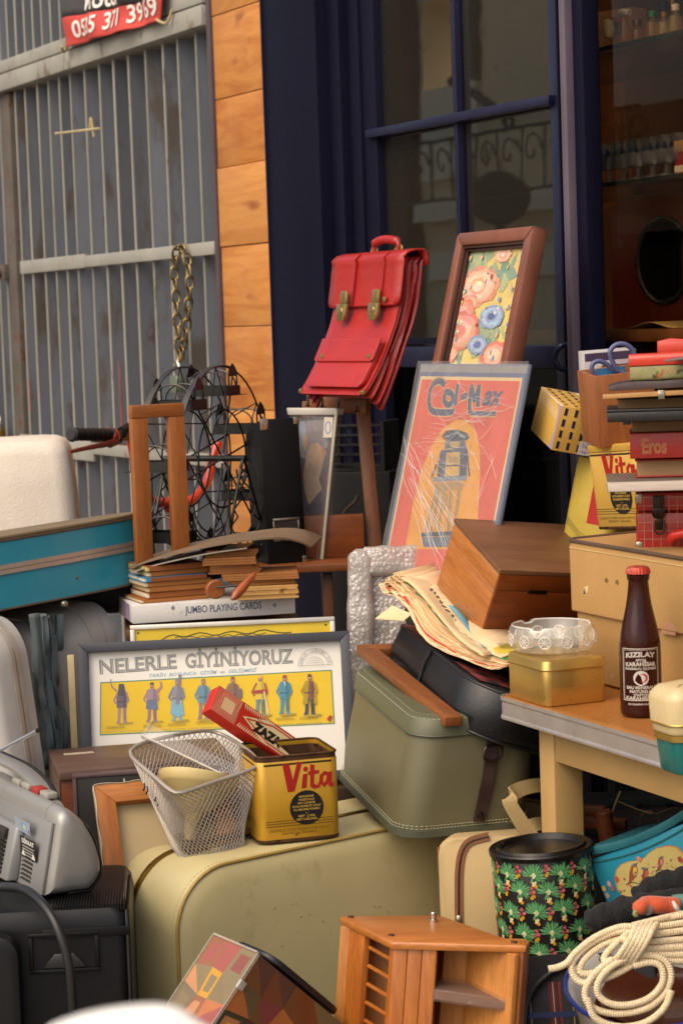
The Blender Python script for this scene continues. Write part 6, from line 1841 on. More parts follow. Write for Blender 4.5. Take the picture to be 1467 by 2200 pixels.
M = pose(P(1428, 778, 3.30), -6, 0, -6)
tag(MB().hexa([Vector(t) for t in ((0, 0, 0), (0.1, -0.01, 0), (0.1, 0.09, 0.0), (0.03, 0.1, 0.0))], [Vector(t) for t in ((0, 0, 0.003), (0.1, -0.01, 0.003), (0.1, 0.09, 0.003), (0.03, 0.1, 0.003))]).build('grey_cover', mat('grey_cover', '6e6260', 0.45), bevel=0.0008), 'thin grey cover lying across the end of the painted tin', 'cover', M)
# --- cream and teal flask in front of the table edge
fc = P(1497, 1648, 2.97)
M = pose((fc.x, fc.y, fc.z), 20, 0, -4)
fl = thing('teal_flask', 'teal food flask with cream lid at the table edge', 'flask', M)
rr = [(x, y) for x, y in rrect(0.088, 0.07, 0.018, 6)]
R3 = lambda oo, z: [Vector((x, y, z)) for x, y in oo]
MB().loft([R3(grow(rr, -0.004), 0.0), R3(grow(rr, -0.001), 0.004), R3(grow(rr, 0.001), 0.044)]).build('body', mat('teal_enamel', '0f6a68', 0.3, var=0.06, coat=0.3), fl, smooth=50)
MB().loft([R3(grow(rr, 0.0), 0.0443), R3(grow(rr, 0.004), 0.045), R3(grow(rr, 0.004), 0.053), R3(grow(rr, 0.0), 0.054)]).build('gold_ring', gold, fl, smooth=50)
MB().loft([R3(grow(rr, 0.003), 0.0543), R3(grow(rr, 0.005), 0.058), R3(grow(rr, 0.005), 0.066), R3(grow(rr, 0.007), 0.067), R3(grow(rr, 0.007), 0.098), R3(grow(rr, 0.004), 0.106), R3(grow(rr, -0.006), 0.114), R3(grow(rr, -0.02), 0.116)]).build('lid', mat('cream_enamel', 'c9b487', 0.35, var=0.05, coat=0.2), fl, smooth=35)
MB().tube(R3(grow(rr, 0.0075), 0.068), 0.0014, 6, closed=True).build('lid_bead', gold, fl)
cx_ = fc.x - 0.012
tag(MB().box((fc.x - 0.006, fc.y - 0.08, 0), (fc.x + 0.4, fc.y + 0.055, fc.z - 0.001)).build('wooden_crate', wood('crate_wood', '6e4e30', '8a6540', 'x', 6, 0.7), bevel=0.003), 'upright wooden crate beside the table, carrying the teal flask', 'crate')
# ------------------------------------------------------------------ bubble-wrapped frame, olive case, black case, papers, wooden box
A_, B_, D_ = P(756, 1760, 4.0), P(990, 1756, 4.0), P(779, 1175, 4.10)
M = frame3(A_, B_, D_)
bw = thing('wrapped_frame', 'large frame wrapped in bubble wrap standing behind the olive case', 'wrapped frame', M)
hW, hH = (B_ - A_).length + 0.09, (D_ - A_).length
def bubble():
 m, n, l, b = _nodes('bubble_wrap')
 n.remove(b)
 out = n['Material Output']
 v = _coord(n, l)
 vo = n.new('ShaderNodeTexVoronoi')
 vo.inputs['Scale'].default_value = 135
 vo.inputs['Randomness'].default_value = 0.9
 l.new(v, vo.inputs['Vector'])
 big = _noise(n, l, v, 16, 4, 0.6, 0.8)
 ad = n.new('ShaderNodeMath'); ad.operation = 'MULTIPLY_ADD'
 l.new(big, ad.inputs[0]); ad.inputs[1].default_value = 3.5; l.new(vo.outputs['Distance'], ad.inputs[2])
 bp = n.new('ShaderNodeBump'); bp.inputs['Strength'].default_value = 1.0; bp.inputs['Distance'].default_value = 0.0022
 bp.invert = True
 l.new(ad.outputs[0], bp.inputs['Height'])
 gl = n.new('ShaderNodeBsdfGlossy'); gl.inputs['Roughness'].default_value = 0.18
 l.new(bp.outputs[0], gl.inputs['Normal'])
 df = n.new('ShaderNodeBsdfDiffuse'); df.inputs[0].default_value = (*hx('bdb4ad'), 1)
 tr = n.new('ShaderNodeBsdfTransparent'); tr.inputs[0].default_value = (0.85, 0.83, 0.8, 1)
 m1 = n.new('ShaderNodeMixShader')
 l.new(_ramp(n, l, big, [(0.3, (0.45,) * 3), (0.7, (0.75,) * 3)]), m1.inputs[0])
 l.new(tr.outputs[0], m1.inputs[1]); l.new(df.outputs[0], m1.inputs[2])
 m2 = n.new('ShaderNodeMixShader'); m2.inputs[0].default_value = 0.12
 l.new(m1.outputs[0], m2.inputs[1]); l.new(gl.outputs[0], m2.inputs[2])
 l.new(m2.outputs[0], out.inputs[0])
 return m
bub = bubble()
def lumpy(b, A, B, w_, d_, seg=40):
 A, B = Vector(A), Vector(B)
 t = (B - A).normalized()
 sy = Vector((0, 1, 0))
 sx = sy.cross(t)
 rings = []
 for i in range(seg + 1):
  c = A.lerp(B, i / seg)
  e = 0.35 if i in (0, seg) else 0.8 if i in (1, seg - 1) else 1.0
  ring = []
  for x, y in rrect(w_, d_, 0.012, 4):
   p_ = c + sx * x * e + sy * (y + d_ / 2) * 1.0
   p_ += (sx * x + sy * y).normalized() * (0.003 * noise.noise(p_ * 42) + 0.006 * noise.noise(p_ * 13))
   ring.append(p_)
  rings.append(ring)
 b.loft(rings)
 return b
b = MB()
lumpy(b, (0.022, 0, 0.0), (0.022, 0, hH - 0.004), 0.046, 0.05, 70)
b.build('wrap_side', bub, bw, smooth=70)
b = MB()
lumpy(b, (0.02, 0.002, hH - 0.025), (hW - 0.02, 0.002, hH - 0.025), 0.058, 0.05, 40)
b.build('wrap_top', bub, bw, smooth=70)
b = MB()
lumpy(b, (hW - 0.022, 0, 0.0), (hW - 0.022, 0, hH - 0.004), 0.044, 0.05, 60)
b.build('wrap_side', bub, bw, smooth=70)
box_part('picture_back', (0.03, 0.03, 0.01), (hW - 0.03, 0.04, hH - 0.03), mat('dark_picture', '2a2520', 0.4), bw, 0)
b = MB().grid(lambda u, v: Vector((0.03 + (hW - 0.06) * u, 0.022 + 0.004 * noise.noise((u * 8, v * 12, 4)), 0.01 + (hH - 0.05) * v)), 24, 30)
b.build('wrap_sheet', bub, bw, smooth=70)
M = pose((0, 0, 0))
zf_ = A_.z
tag(MB().box((A_.x - 0.02, A_.y - 0.02, 0), (A_.x + 0.3, A_.y + 0.12, zf_ - 0.003)).build('wooden_crate', wood('crate_wood', '6e4e30', '8a6540', 'x', 6, 0.7), bevel=0.003), 'crate hidden behind the olive case, under the bubble wrapped frame', 'crate')
# --- big sage trunk
TKZ = 0.555
M = pose((-0.268, 3.366, 0), 37.9)
sage_m = mat('sage_leathercloth', 'c8ba8a', 0.42, var=0.07, vs=3, bump=0.12, bs=220, spec=0.5, stain=[('b3a676', 0.2, 5), ('9a8c60', 0.05, 34)])
trk = thing('sage_trunk', 'large sage green rounded suitcase standing at the centre under the basket', 'suitcase', M)
tw_, tr_ = 0.80, 0.095
def tring(y, e):
 return [Vector((x + tw_ / 2, y, z + TKZ / 2)) for x, z in rrect(tw_ + 2 * e, TKZ + 2 * e, tr_ + e, 10)]
MB().loft([tring(-0.007, -0.085), tring(-0.0065, -0.07), tring(-0.004, -0.03), tring(0.0, -0.009), tring(0.004, -0.003), tring(0.012, 0.0), tring(0.122, 0.0)]).build('front_shell', sage_m, trk, smooth=50)
MB().loft([tring(0.1345, 0.0), tring(0.225, 0.0), tring(0.235, -0.004), tring(0.24, -0.03)]).build('back_shell', sage_m, trk, smooth=50)
brt = mat('brass_trim', '8f7030', 0.3, 0.9, var=0.12, vs=30, stain=('4a3818', 0.15, 40))
MB().loft([tring(0.1223, 0.0), tring(0.1225, 0.0025), tring(0.1275, 0.0028), tring(0.128, 0.0008), tring(0.1288, 0.0008), tring(0.1293, 0.0028), tring(0.134, 0.0025), tring(0.1343, 0.0)], closed=True).build('brass_trim', brt, trk, smooth=30)
MB().tube(tring(0.003, -0.001), 0.003, 8, closed=True).build('piping', mat('sage_piping', 'a5894a', 0.45, var=0.15, vs=20, stain=('7a5a28', 0.25, 30)), trk)
b = MB()
rg = tring(0.014, 0.0003)
acc = 0.0
for i in range(len(rg)):
 a, e = rg[i], rg[(i + 1) % len(rg)]
 L_ = (e - a).length
 n_ = max(1, int(L_ / 0.006))
 for j in range(n_):
  s0_, s1_ = a.lerp(e, j / n_), a.lerp(e, (j + 0.6) / n_)
  if s0_.z > 0.1 and s0_.x < 0.72:
   b.band([s0_, s1_], 0.0008, 0.0006, (0, 1, 0))
b.build('stitching', mat('sage_thread', 'b5a878', 0.7), trk)
p = Print(0.0074)
rs_ = random.Random(21)
for cxs, czs, n_ in ((0.36, 0.40, 16), (0.52, 0.42, 18), (0.2, 0.46, 8), (0.62, 0.36, 12), (0.42, 0.30, 14), (0.15, 0.34, 8), (0.55, 0.5, 6)):
 for k in range(n_):
  p.blob(cxs + rs_.gauss(0, 0.03), min(czs + rs_.gauss(0, 0.025), 0.47), rs_.uniform(0.0006, 0.0035), rs_.uniform(0.0004, 0.0014), rs_.choice(['a39568', '998b5e', 'ab9d70', 'a5976a']), 8, 0.4, rs_.uniform(-30, 30))
p.build('scuff_marks', trk, printed('trunk_scuffs', 0.6, 0.2, 60))
lth = mat('brown_leather', '5f4328', 0.5, var=0.2, vs=30, bump=0.2)
qt = on(M @ Matrix.Translation((0, 0.1, 0)))
MB().box((0.085, 0.088, TKZ + 0.0003), (0.125, 0.118, TKZ + 0.006)).build('handle_tab', lth, trk, bevel=0.002)
b = MB().tube(curve([(0.12, 0.105, TKZ + 0.006), (0.15, 0.105, TKZ + 0.012), (0.24, 0.105, TKZ + 0.012), (0.29, 0.105, TKZ + 0.006)], 6), 0.005, 8)
b.build('handle', lth, trk)
MB().box((0.285, 0.088, TKZ + 0.0003), (0.325, 0.118, TKZ + 0.006)).build('handle_tab', lth, trk, bevel=0.002)
# --- olive case
M = pose((0.0735, 3.515, TKZ + 0.0050), 15, -5)
olv = mat('olive_leathercloth', '625d44', 0.42, var=0.08, vs=4, bump=0.15, bs=240, spec=0.5, stain=('4a462c', 0.08, 12))
olt = mat('olive_top', '56573f', 0.42, var=0.08, vs=5, bump=0.12, bs=240)
olb = mat('olive_binding', '484b3c', 0.45, var=0.1, bump=0.2)
oc = thing('olive_case', 'olive rounded vanity case with stitched rim and brown strap on the sage trunk', 'vanity case', M)
ow, od, oh = 0.215, 0.38, 0.188
shear = lambda p: Vector((p.x + 0.19 * p.z, p.y + 0.10 * p.z, p.z))
def oring(z, e):
 return [Vector((x + ow / 2, y + od / 2, z)) for x, y in rrect(ow + 2 * e, od + 2 * e, 0.05, 10)]
MB().loft([oring(0.0, -0.004), oring(0.003, 0.0), oring(0.055, 0.004), oring(0.12, 0.001), oring(oh - 0.029, 0.0)]).build('body', olv, oc, smooth=50, warp=shear)
MB().loft([oring(0.0005, 0.001), oring(0.001, 0.005), oring(0.011, 0.0055), oring(0.012, 0.003)]).build('base_binding', olb, oc, smooth=40, warp=shear)
MB().loft([oring(oh - 0.030, 0.0015), oring(oh - 0.029, 0.003), oring(oh - 0.006, 0.002), oring(oh - 0.002, -0.001), oring(oh, -0.008), oring(oh + 0.003, -0.03), oring(oh + 0.004, -0.06)]).build('lid', olt, oc, smooth=50, warp=shear)
b = MB()
for z, e in ((0.0145, 0.0046), (0.019, 0.0048), (oh - 0.004, 0.0012), (oh - 0.0005, -0.0075)):
 rg = oring(z, e)
 for i in range(len(rg)):
  a, e2 = rg[i], rg[(i + 1) % len(rg)]
  n_ = max(1, int((e2 - a).length / 0.0055))
  for j in range(n_):
   b.band([a.lerp(e2, j / n_), a.lerp(e2, (j + 0.6) / n_)], 0.0009, 0.0008, (0, 0, 1))
b.build('stitching', mat('olive_thread', 'a8a88c', 0.7), oc, warp=shear)
MB().tube(oring(oh - 0.03, 0.003), 0.0016, 6, closed=True).build('lid_seam', olb, oc, warp=shear)
strap = mat('strap_brown', '33201a', 0.5, var=0.2, vs=20, bump=0.2)
b = MB().band(curve([(0.13, -0.002, 0.145), (0.13, -0.006, 0.11), (0.128, -0.009, 0.075), (0.125, -0.007, 0.02)], 6), 0.02, 0.003, (1, 0, 0))
b.build('strap', strap, oc, warp=shear)
b = MB().tube(curve([(0.118, -0.010, 0.138), (0.118, -0.012, 0.118), (0.142, -0.012, 0.118), (0.142, -0.010, 0.138)], 4, closed=True), 0.002, 6, closed=True)
b.build('buckle', dmet, oc, warp=shear)
MB().lathe([(0, -0.002), (0.006, -0.002), (0.005, 0.001), (0, 0.002)], 12, Matrix.Translation((0.125, -0.012, 0.03)), axis='y').build('stud', dmet, oc, warp=shear)
# --- wooden bars of a small frame under the black case
M = frame3(P(764, 1404, 3.88), P(955, 1562, 3.52), P(764, 1384, 3.88))
wb = thing('wooden_bars', 'brown mitred wooden frame bars lying between olive case and black case', 'wooden frame', M)
Lb = (P(955, 1562, 3.52) - P(764, 1404, 3.88)).length
barw = wood('bar_wood', '7c4522', '955829', 'x', 6, 0.5)
MB().prism([(0, 0), (Lb, 0), (Lb, 0.03), (0.03, 0.03)], 0, 0.0155, plane='xy').build('long_bar', barw, wb, bevel=0.0012)
MB().prism([(0, 0.0004), (0.03, 0.0304), (0.03, 0.2), (0, 0.2)], 0, 0.0155, plane='xy').build('short_bar', barw, wb, bevel=0.0012)
MB().lathe([(0, -0.001), (0.003, -0.001), (0, 0.0005)], 8, Matrix.Translation((Lb * 0.45, -0.0004, 0.008)), axis='y').build('knot', mat('knot_dark', '4a2412', 0.6), wb)
# --- black rounded case
A_, B_, D_ = P(821, 1410, 3.885), P(985, 1573, 3.53), P(831, 1345, 3.905)
M = frame3(A_, B_, D_)
blc = thing('black_case', 'black rounded leather case with plaid patch, lying under the old papers', 'case', M)
bkl = mat('black_leather', '17171a', 0.32, var=0.15, vs=6, bump=0.2, bs=200, spec=0.5)
cl_, cdp, chh = (B_ - A_).length + 0.02, 0.2, 0.083
def bring(z, e):
 pts = []
 w_, d_ = cl_ + 2 * e, cdp + 2 * e
 for qx, qy, a0, r in ((1, -1, -90, 0.085), (1, 1, 0, 0.06), (-1, 1, 90, 0.05), (-1, -1, 180, 0.04)):
  for i in range(11):
   a = rad(a0 + 9 * i)
   pts.append(Vector((cl_ / 2 + qx * (w_ / 2 - r) + r * math.cos(a), cdp / 2 + qy * (d_ / 2 - r) + r * math.sin(a), z)))
 return pts
bwarp2 = lambda p: Vector((p.x, p.y, p.z * (0.82 + 0.5 * p.x)))
MB().loft([bring(0.0, -0.004), bring(0.003, 0.0), bring(0.03, 0.003), bring(chh - 0.006, 0.0), bring(chh - 0.001, -0.003), bring(chh, -0.012), bring(chh + 0.001, -0.05)]).build('body', bkl, blc, smooth=50, warp=bwarp2)
for z, e in ((0.004, 0.001), (chh - 0.004, 0.0)):
 MB().tube(bring(z, e), 0.0022, 8, closed=True).build('piping', bkl, blc, warp=bwarp2)
xs_ = cl_ * 0.46
MB().tube([Vector((xs_ + 0.001 * math.sin(t), -0.003 - 0.002 * (t < 7), 0.004 + t * (chh - 0.006) / 8)) for t in range(9)], 0.0028, 8).build('seam', mat('black_seam', '0c0c0d', 0.4), blc, warp=bwarp2)
p = Print()
pl0 = cl_ - 0.15
for i in range(5):
 for j in range(4):
  p.rect(pl0 + 0.022 * i, 0.012 + 0.02 * j, pl0 + 0.022 * (i + 1), 0.012 + 0.02 * (j + 1), ['6e2a2a', '2e2226', '8a3a38', '241c20'][(i * 2 + j * 3 + i * j) % 4])
p.build('plaid_patch', blc, printed('plaid_print', 0.7), lambda u, v, z: bwarp2(Vector((u, v, chh + 0.0012 + z))))
# --- loose old papers on the black case
paper_cols = ['c8a377', 'd3b48a', 'c19868', 'd9bd94', 'cdaa7c', 'e0c9a4', 'c6a070', 'd6b88e']
near = [(812, 1268, 3.93), (838, 1276, 3.90), (872, 1305, 3.84), (902, 1362, 3.76), (950, 1398, 3.68), (1010, 1424, 3.60), (1062, 1438, 3.555), (1092, 1432, 3.54)]
top_ = [(846, 1236, 3.93), (880, 1250, 3.91), (920, 1282, 3.84), (962, 1330, 3.76), (1010, 1368, 3.68), (1052, 1396, 3.62), (1088, 1412, 3.57), (1100, 1414, 3.55)]
nc, tcv = curve([P(*c) for c in near], 6), curve([P(*c) for c in top_], 6)
pb_ = thing('old_papers', 'stack of curled yellowed papers with ragged edges lying on the black case', 'papers', nc[len(nc) // 2])
L = local(Matrix.Translation(nc[len(nc) // 2]))
away = Vector((0.55, 0.83, 0.0)).normalized()
NS = 22
for s_ in range(NS):
 t = s_ / (NS - 1)
 st_ = 0 if s_ > 3 else rnd.randint(0, 5)
 en_ = len(nc) - rnd.randint(0, 3) - (6 if s_ > NS - 5 else 0)
 rowsn, rowsf = [], []
 for i in range(st_, en_):
  p_ = nc[i].lerp(tcv[i], t)
  curl = 0.008 * math.sin(i * 0.9 + s_ * 1.7) * max(0, 1 - i / 12) + 0.0012 * math.sin(i * 0.5 + s_)
  e = rnd.uniform(-0.0018, 0.0018) + 0.003 * noise.noise((i * 0.6, s_ * 3.1, 0))
  n0 = p_ + away * e + Vector((0, 0, curl))
  rowsn.append([n0, n0 + away * 0.06 + Vector((0, 0, 0.0035 * (1 - t))), n0 + away * (0.12 + 0.02 * rnd.random()) + Vector((0, 0, 0.003))])
 b = MB()
 b.loft(rowsn, cap=False, ringclosed=False)
 colr = 'b8412c' if s_ == 3 else ('3f6b3a' if s_ == NS - 6 else rnd.choice(paper_cols))
 b.build('sheet', mat('oldpaper_' + colr, colr, 0.8, var=0.10, vs=16, bump=0.2, bs=90, stain=('8f6438', 0.10, 30)), pb_, solid=0.0008, smooth=70, warp=L)
# big top leaf with handwriting
tl = [P(862, 1244, 3.93), P(934, 1242, 4.0), P(1092, 1400, 3.72), P(1092, 1428, 3.58), P(1032, 1406, 3.60)]
q0, q1, q2_, q3 = P(862, 1245, 3.90), P(935, 1246, 4.02), P(1100, 1412, 3.68), P(1035, 1420, 3.56)
b = MB()
lf = lambda u, v: q0.lerp(q1, v).lerp(q3.lerp(q2_, v), u) + Vector((0, 0, 0.006 * math.sin(u * 7 + v) + 0.004)) + away * 0.004 * noise.noise((u * 9, v * 3, 2))
b.grid(lf, 20, 6)
leafm = mat('cream_leaf', 'd8bf94', 0.8, var=0.08, vs=10, stain=('a8804c', 0.08, 20))
b.build('top_leaf', leafm, pb_, solid=0.001, smooth=70, warp=L)
p = Print(0.0016)
for k in range(16):
 u0 = 0.2 + 0.045 * k
 p.line([(u0 + 0.012 * t, 0.42 + 0.06 * math.sin(t * 2.3 + k)) for t in range(3)], 0.02, '5a5248')
for k in range(14):
 p.line([(0.22 + 0.05 * k, 0.62), (0.245 + 0.05 * k, 0.66)], 0.02, '7a6c58')
p.build('handwriting', pb_, printed('ink_print', 0.8), lambda u, v, z: L(lf(u, v) + Vector((0, 0, z))))
q0, q1, q2_, q3 = P(951, 1302, 3.86), P(966, 1300, 3.88), P(1066, 1412, 3.66), P(1040, 1400, 3.62)
b = MB()
b.grid(lambda u, v: q0.lerp(q1, v).lerp(q3.lerp(q2_, v), u) + Vector((0, 0, 0.009 + 0.004 * math.sin(u * 6))), 12, 2)
b.build('blue_strip', mat('blue_paper', '5f9fb4', 0.7), pb_, solid=0.0006, warp=L)
cn = [P(806, 1330, 3.86), P(842, 1302, 3.88), P(884, 1320, 3.82), P(868, 1334, 3.80)]
tag(MB().hexa([c for c in (cn[0], cn[3], cn[2], cn[1])], [c + Vector((0, 0, 0.0012)) for c in (cn[0], cn[3], cn[2], cn[1])]).build('envelope', mat('envelope_cream', 'd9c496', 0.75, var=0.06)), 'cream envelope corner sticking out beneath the curled papers', 'envelope')
q0, q1, q2_, q3 = P(1032, 1372, 3.70), P(1120, 1376, 3.72), P(1125, 1402, 3.60), P(1068, 1404, 3.60)
yb_ = thing('yellow_leaflet', 'yellow leaflet with black writing tucked beside the ashtray', 'leaflet', q0)
L = local(Matrix.Translation(q0))
fy = lambda u, v: q0.lerp(q1, u).lerp(q3.lerp(q2_, u), v)
MB().grid(fy, 6, 4).build('paper', mat('yellow_paper', 'c2a83a', 0.7), yb_, solid=0.001, warp=L)
p = Print(0.0014)
for k in range(9):
 p.line([(0.3 + 0.06 * k, 0.3), (0.33 + 0.06 * k, 0.55), (0.31 + 0.06 * k, 0.7)], 0.02, '3a3414')
p.build('writing', yb_, printed('ink_print', 0.8), lambda u, v, z: L(fy(u, v) + Vector((0, -0.001, z))))
# --- wooden box
M = pose((0.222, 3.741, 0.842), 22.6, -23.7, 7.4)
wbx = thing('wooden_box', 'worn brown wooden box with hinged lid tilted on the old papers', 'wooden box', M)
bxs = wood('box_wood_lit', 'a4602a', 'bf7a3a', 'y', 5, 0.4, coat=0.15)  # brighter orange: light on the left face put into the wood colour
bxt = wood('box_top_wood', '6a4630', '7d5638', 'x', 5, 0.45)
bxf = wood('box_front_wood_shaded', '6a2f10', '854015', 'x', 6, 0.4, coat=0.1)  # darker wood: shade on the front face put into the colour
ww, wd2, wh = 0.235, 0.181, 0.129
MB().box((0.0, 0.004, 0.0), (ww, wd2, wh * 0.70)).build('body', bxs, wbx, bevel=0.0012)
MB().box((0.0, 0.004, wh * 0.70 + 0.0009), (ww, wd2, wh - 0.009)).build('lid', bxs, wbx, bevel=0.0012)
MB().box((-0.002, 0.0, wh - 0.0087), (ww + 0.002, wd2 + 0.002, wh)).build('lid_top', bxt, wbx, bevel=0.0015)
MB().box((0.001, 0.0, 0.001), (ww - 0.001, 0.0037, wh * 0.70)).build('front_panel', bxf, wbx, bevel=0.0006)
MB().box((0.001, 0.0, wh * 0.70 + 0.0009), (ww - 0.001, 0.0037, wh - 0.009)).build('front_panel', bxf, wbx, bevel=0.0006)
MB().box((0.062, -0.0015, wh * 0.70 - 0.003), (0.098, -0.0002, wh * 0.70 + 0.0035)).build('hinge_plate', mat('hinge_iron', '2c211a', 0.4, 0.7), wbx, bevel=0.0005)
# ------------------------------------------------------------------ on the sage trunk: tin, long packet, mesh basket
M = pose(G(557, 1815, TKZ + 0.0035), 15.5)
tin = margarine_tin(M, 'open rusty yellow margarine tin on the sage trunk with a red packet in it', False)
# long red packet
A_, B_, D_ = P(452, 1523, 3.62), P(668, 1672, 3.68), P(484, 1482, 3.655)
M = frame3(A_, B_, D_)
zz = thing('red_packet', 'long red and cream packet with black lettering leaning out of the rusty tin', 'packet', M)
lz, wz, tz = (B_ - A_).length + 0.02, (D_ - A_).length, 0.026
salm = mat('packet_salmon', 'c9694f', 0.5, var=0.05)
prd = mat('packet_red2', 'c02a1c', 0.42, var=0.06, vs=12)
# top face of the packet is local plane y = 0 (towards the camera); thickness goes away
MB().box((0, 0, 0), (lz, tz, wz)).build('packet_body', prd, zz, bevel=0.0012)
q = on(M)
p = Print()
def zp(x, y):
 return q(140 + x * 640 / 1467, 1300 + y * 640 / 1467)
def cl2_(pts):
 return [(min(max(a, 0.0008), lz - 0.0008), min(max(c, 0.0008), wz - 0.0008)) for a, c in pts]
s1x = zp(850, 545)[0]
p.rect(0.0006, 0.0006, s1x, wz - 0.0006, 'c8664c')
for k in range(22):
 x = 0.002 + (s1x - 0.003) * k / 22
 p.line([(x, 0.001), (min(x + 0.012, s1x), wz - 0.001)], 0.0005, 'd99a82')
sq = cl2_([zp(760, 470), (zp(825, 460)), zp(832, 530), zp(770, 540)])
cx_, cy_ = s1x * 0.55, wz * 0.5
for e, c_ in ((0.0148, 'd98a70'), (0.0130, 'b0301f'), (0.0118, 'd9b48a')):
 p.rect(cx_ - e, cy_ - e, cx_ + e, cy_ + e, c_)
p.rect(s1x, 0.0006, lz - 0.0006, wz - 0.0006, 'b92418')
x0 = s1x + 0.004
p.poly([(x0 + 0.004, wz * 0.5), (x0 + 0.05, 0.004), (lz - 0.01, 0.004), (lz - 0.01, wz - 0.004), (x0 + 0.05, wz - 0.004)], 'd3bf92')
for k in range(15):
 x = x0 + 0.0002 + k * 0.0042
 for sgn in (0, 1):
  y0 = 0.002 if sgn == 0 else wz - 0.002
  yl = (0.010 - 0.0002 * k) * (1 if sgn == 0 else -1)
  p.poly([(x, y0), (x + 0.003, y0), (x + 0.0022 + 0.002, y0 + yl)], 'dcc79c')
p.line([(x0 + 0.012, wz * 0.5), (x0 + 0.062, 0.0075), (lz - 0.012, 0.0075)], 0.0022, 'b92418')
p.line([(x0 + 0.012, wz * 0.5), (x0 + 0.062, wz - 0.0075), (lz - 0.012, wz - 0.0075)], 0.0022, 'b92418')
p.text('ZAZA', x0 + 0.028, wz * 0.27, 0.0155, '1a1512', width=0.058, fat=0.075)
p.text('extra', x0 + 0.030, wz * 0.70, 0.004, '6a5a48', width=0.012, shear=0.3)
p.build('packet_print', zz, printed('packet_print', 0.45, 0.06))
# wire basket
rimp = [P(282, 1624, 3.565), P(298, 1602, 3.585), P(370, 1582, 3.64), P(440, 1571, 3.68), P(478, 1580, 3.68), P(520, 1604, 3.62), P(552, 1634, 3.55), P(543, 1653, 3.53), P(470, 1678, 3.50), P(400, 1702, 3.465), P(372, 1702, 3.465), P(330, 1668, 3.50)]
btp = [P(368, 1814, 3.52), P(374, 1796, 3.55), P(420, 1786, 3.6), P(455, 1780, 3.63), P(480, 1784, 3.63), P(505, 1794, 3.6), P(524, 1808, 3.545), P(518, 1818, 3.53), P(478, 1830, 3.5), P(412, 1843, 3.48), P(394, 1842, 3.485), P(378, 1828, 3.50)]
NR = 62
def resample(pts, n):
 c = curve(pts, 20, closed=True)
 d = [0.0]
 for i in range(len(c)):
  d.append(d[-1] + (c[(i + 1) % len(c)] - c[i]).length)
 out_, j = [], 0
 for k in range(n):
  t = d[-1] * k / n
  while d[j + 1] < t:
   j += 1
  f = (t - d[j]) / max(1e-9, d[j + 1] - d[j])
  out_.append(c[j].lerp(c[(j + 1) % len(c)], f))
 return out_
rim_, bot_ = resample(rimp, NR * 4), resample(btp, NR * 4)
bcen = sum(bot_, Vector()) / len(bot_)
bask = thing('mesh_basket', 'silver grey expanded mesh basket holding a funnel on the sage trunk', 'basket', Matrix.Translation(bcen))
L = local(Matrix.Translation(bcen))
mesh_m = mat('mesh_paint', 'a39a90', 0.42, 0.3, var=0.12, vs=20, bump=0)
NV = 14
def wall(u, v):
 i = int(round(u)) % (NR * 4)
 return bot_[i].lerp(rim_[i], v)
for dirn in (1, -1):
 b = MB()
 for k in range(NR):
  pts = []
  for j in range(NV + 1):
   pts.append(wall(k * 4 + dirn * j * 4 * 0.9 + (2 if dirn < 0 else 0), j / NV))
  b.tube(pts, 0.00085, 4, cap=False)
 b.build('mesh_wall', mesh_m, bask, warp=L, smooth=60)
b = MB()
for k in range(0, NR * 4, 8):
 i2 = (NR * 4 - k + 60) % (NR * 4)
 b.tube([bot_[k], bcen.lerp(bot_[k].lerp(bot_[i2], 0.5), 1), bot_[i2]], 0.0009, 4)
b.build('mesh_base', mesh_m, bask, warp=L)
MB().tube([p_ + Vector((0, 0, 0.001)) for p_ in rim_[::4]], 0.0033, 8, closed=True).build('rim', mesh_m, bask, warp=L)
MB().tube([p_ for p_ in bot_[::4]], 0.0022, 8, closed=True).build('base_rim', mesh_m, bask, warp=L)
hk = mat('dark_clip', '2b2a2e', 0.45, 0.4)
b = MB()
for px, py in ((311, 1690), (317, 1697), (335, 1712), (341, 1722)):
 a = P(px, py, 3.515)
 b.tube([a + Vector((-0.002, -0.002, -0.006)), a + Vector((0.001, -0.004, 0.0)), a + Vector((0, -0.002, 0.006))], 0.0013, 6)
b.build('clip', hk, bask, warp=L)
# funnel
mc, se = P(428, 1668, 3.575), P(407, 1806, 3.535)
ax = (mc - se).normalized()
u_ = ax.orthogonal().normalized()
M = Matrix((u_, ax.cross(u_), ax)).transposed().to_4x4()
M.translation = se
Lf = (mc - se).length
fun = thing('cream_funnel', 'cream plastic funnel lying in the mesh basket', 'funnel', M)
crf = mat('cream_funnel_plastic', 'cdb67e', 0.4, var=0.05, vs=8)
MB().lathe([(0.007, 0), (0.0085, 0.0), (0.0125, 0.036), (0.02, 0.043), (0.058, Lf - 0.018), (0.063, Lf - 0.014), (0.064, Lf), (0.062, Lf), (0.060, Lf - 0.012), (0.018, 0.045), (0.0105, 0.036), (0.0065, 0)], 40).build('cone', crf, fun, smooth=50)
MB().lathe([(0.0, Lf - 0.006), (0.0615, Lf - 0.005), (0.0618, Lf - 0.003), (0.0, Lf - 0.0035)], 40).build('cover_disc', crf, fun)
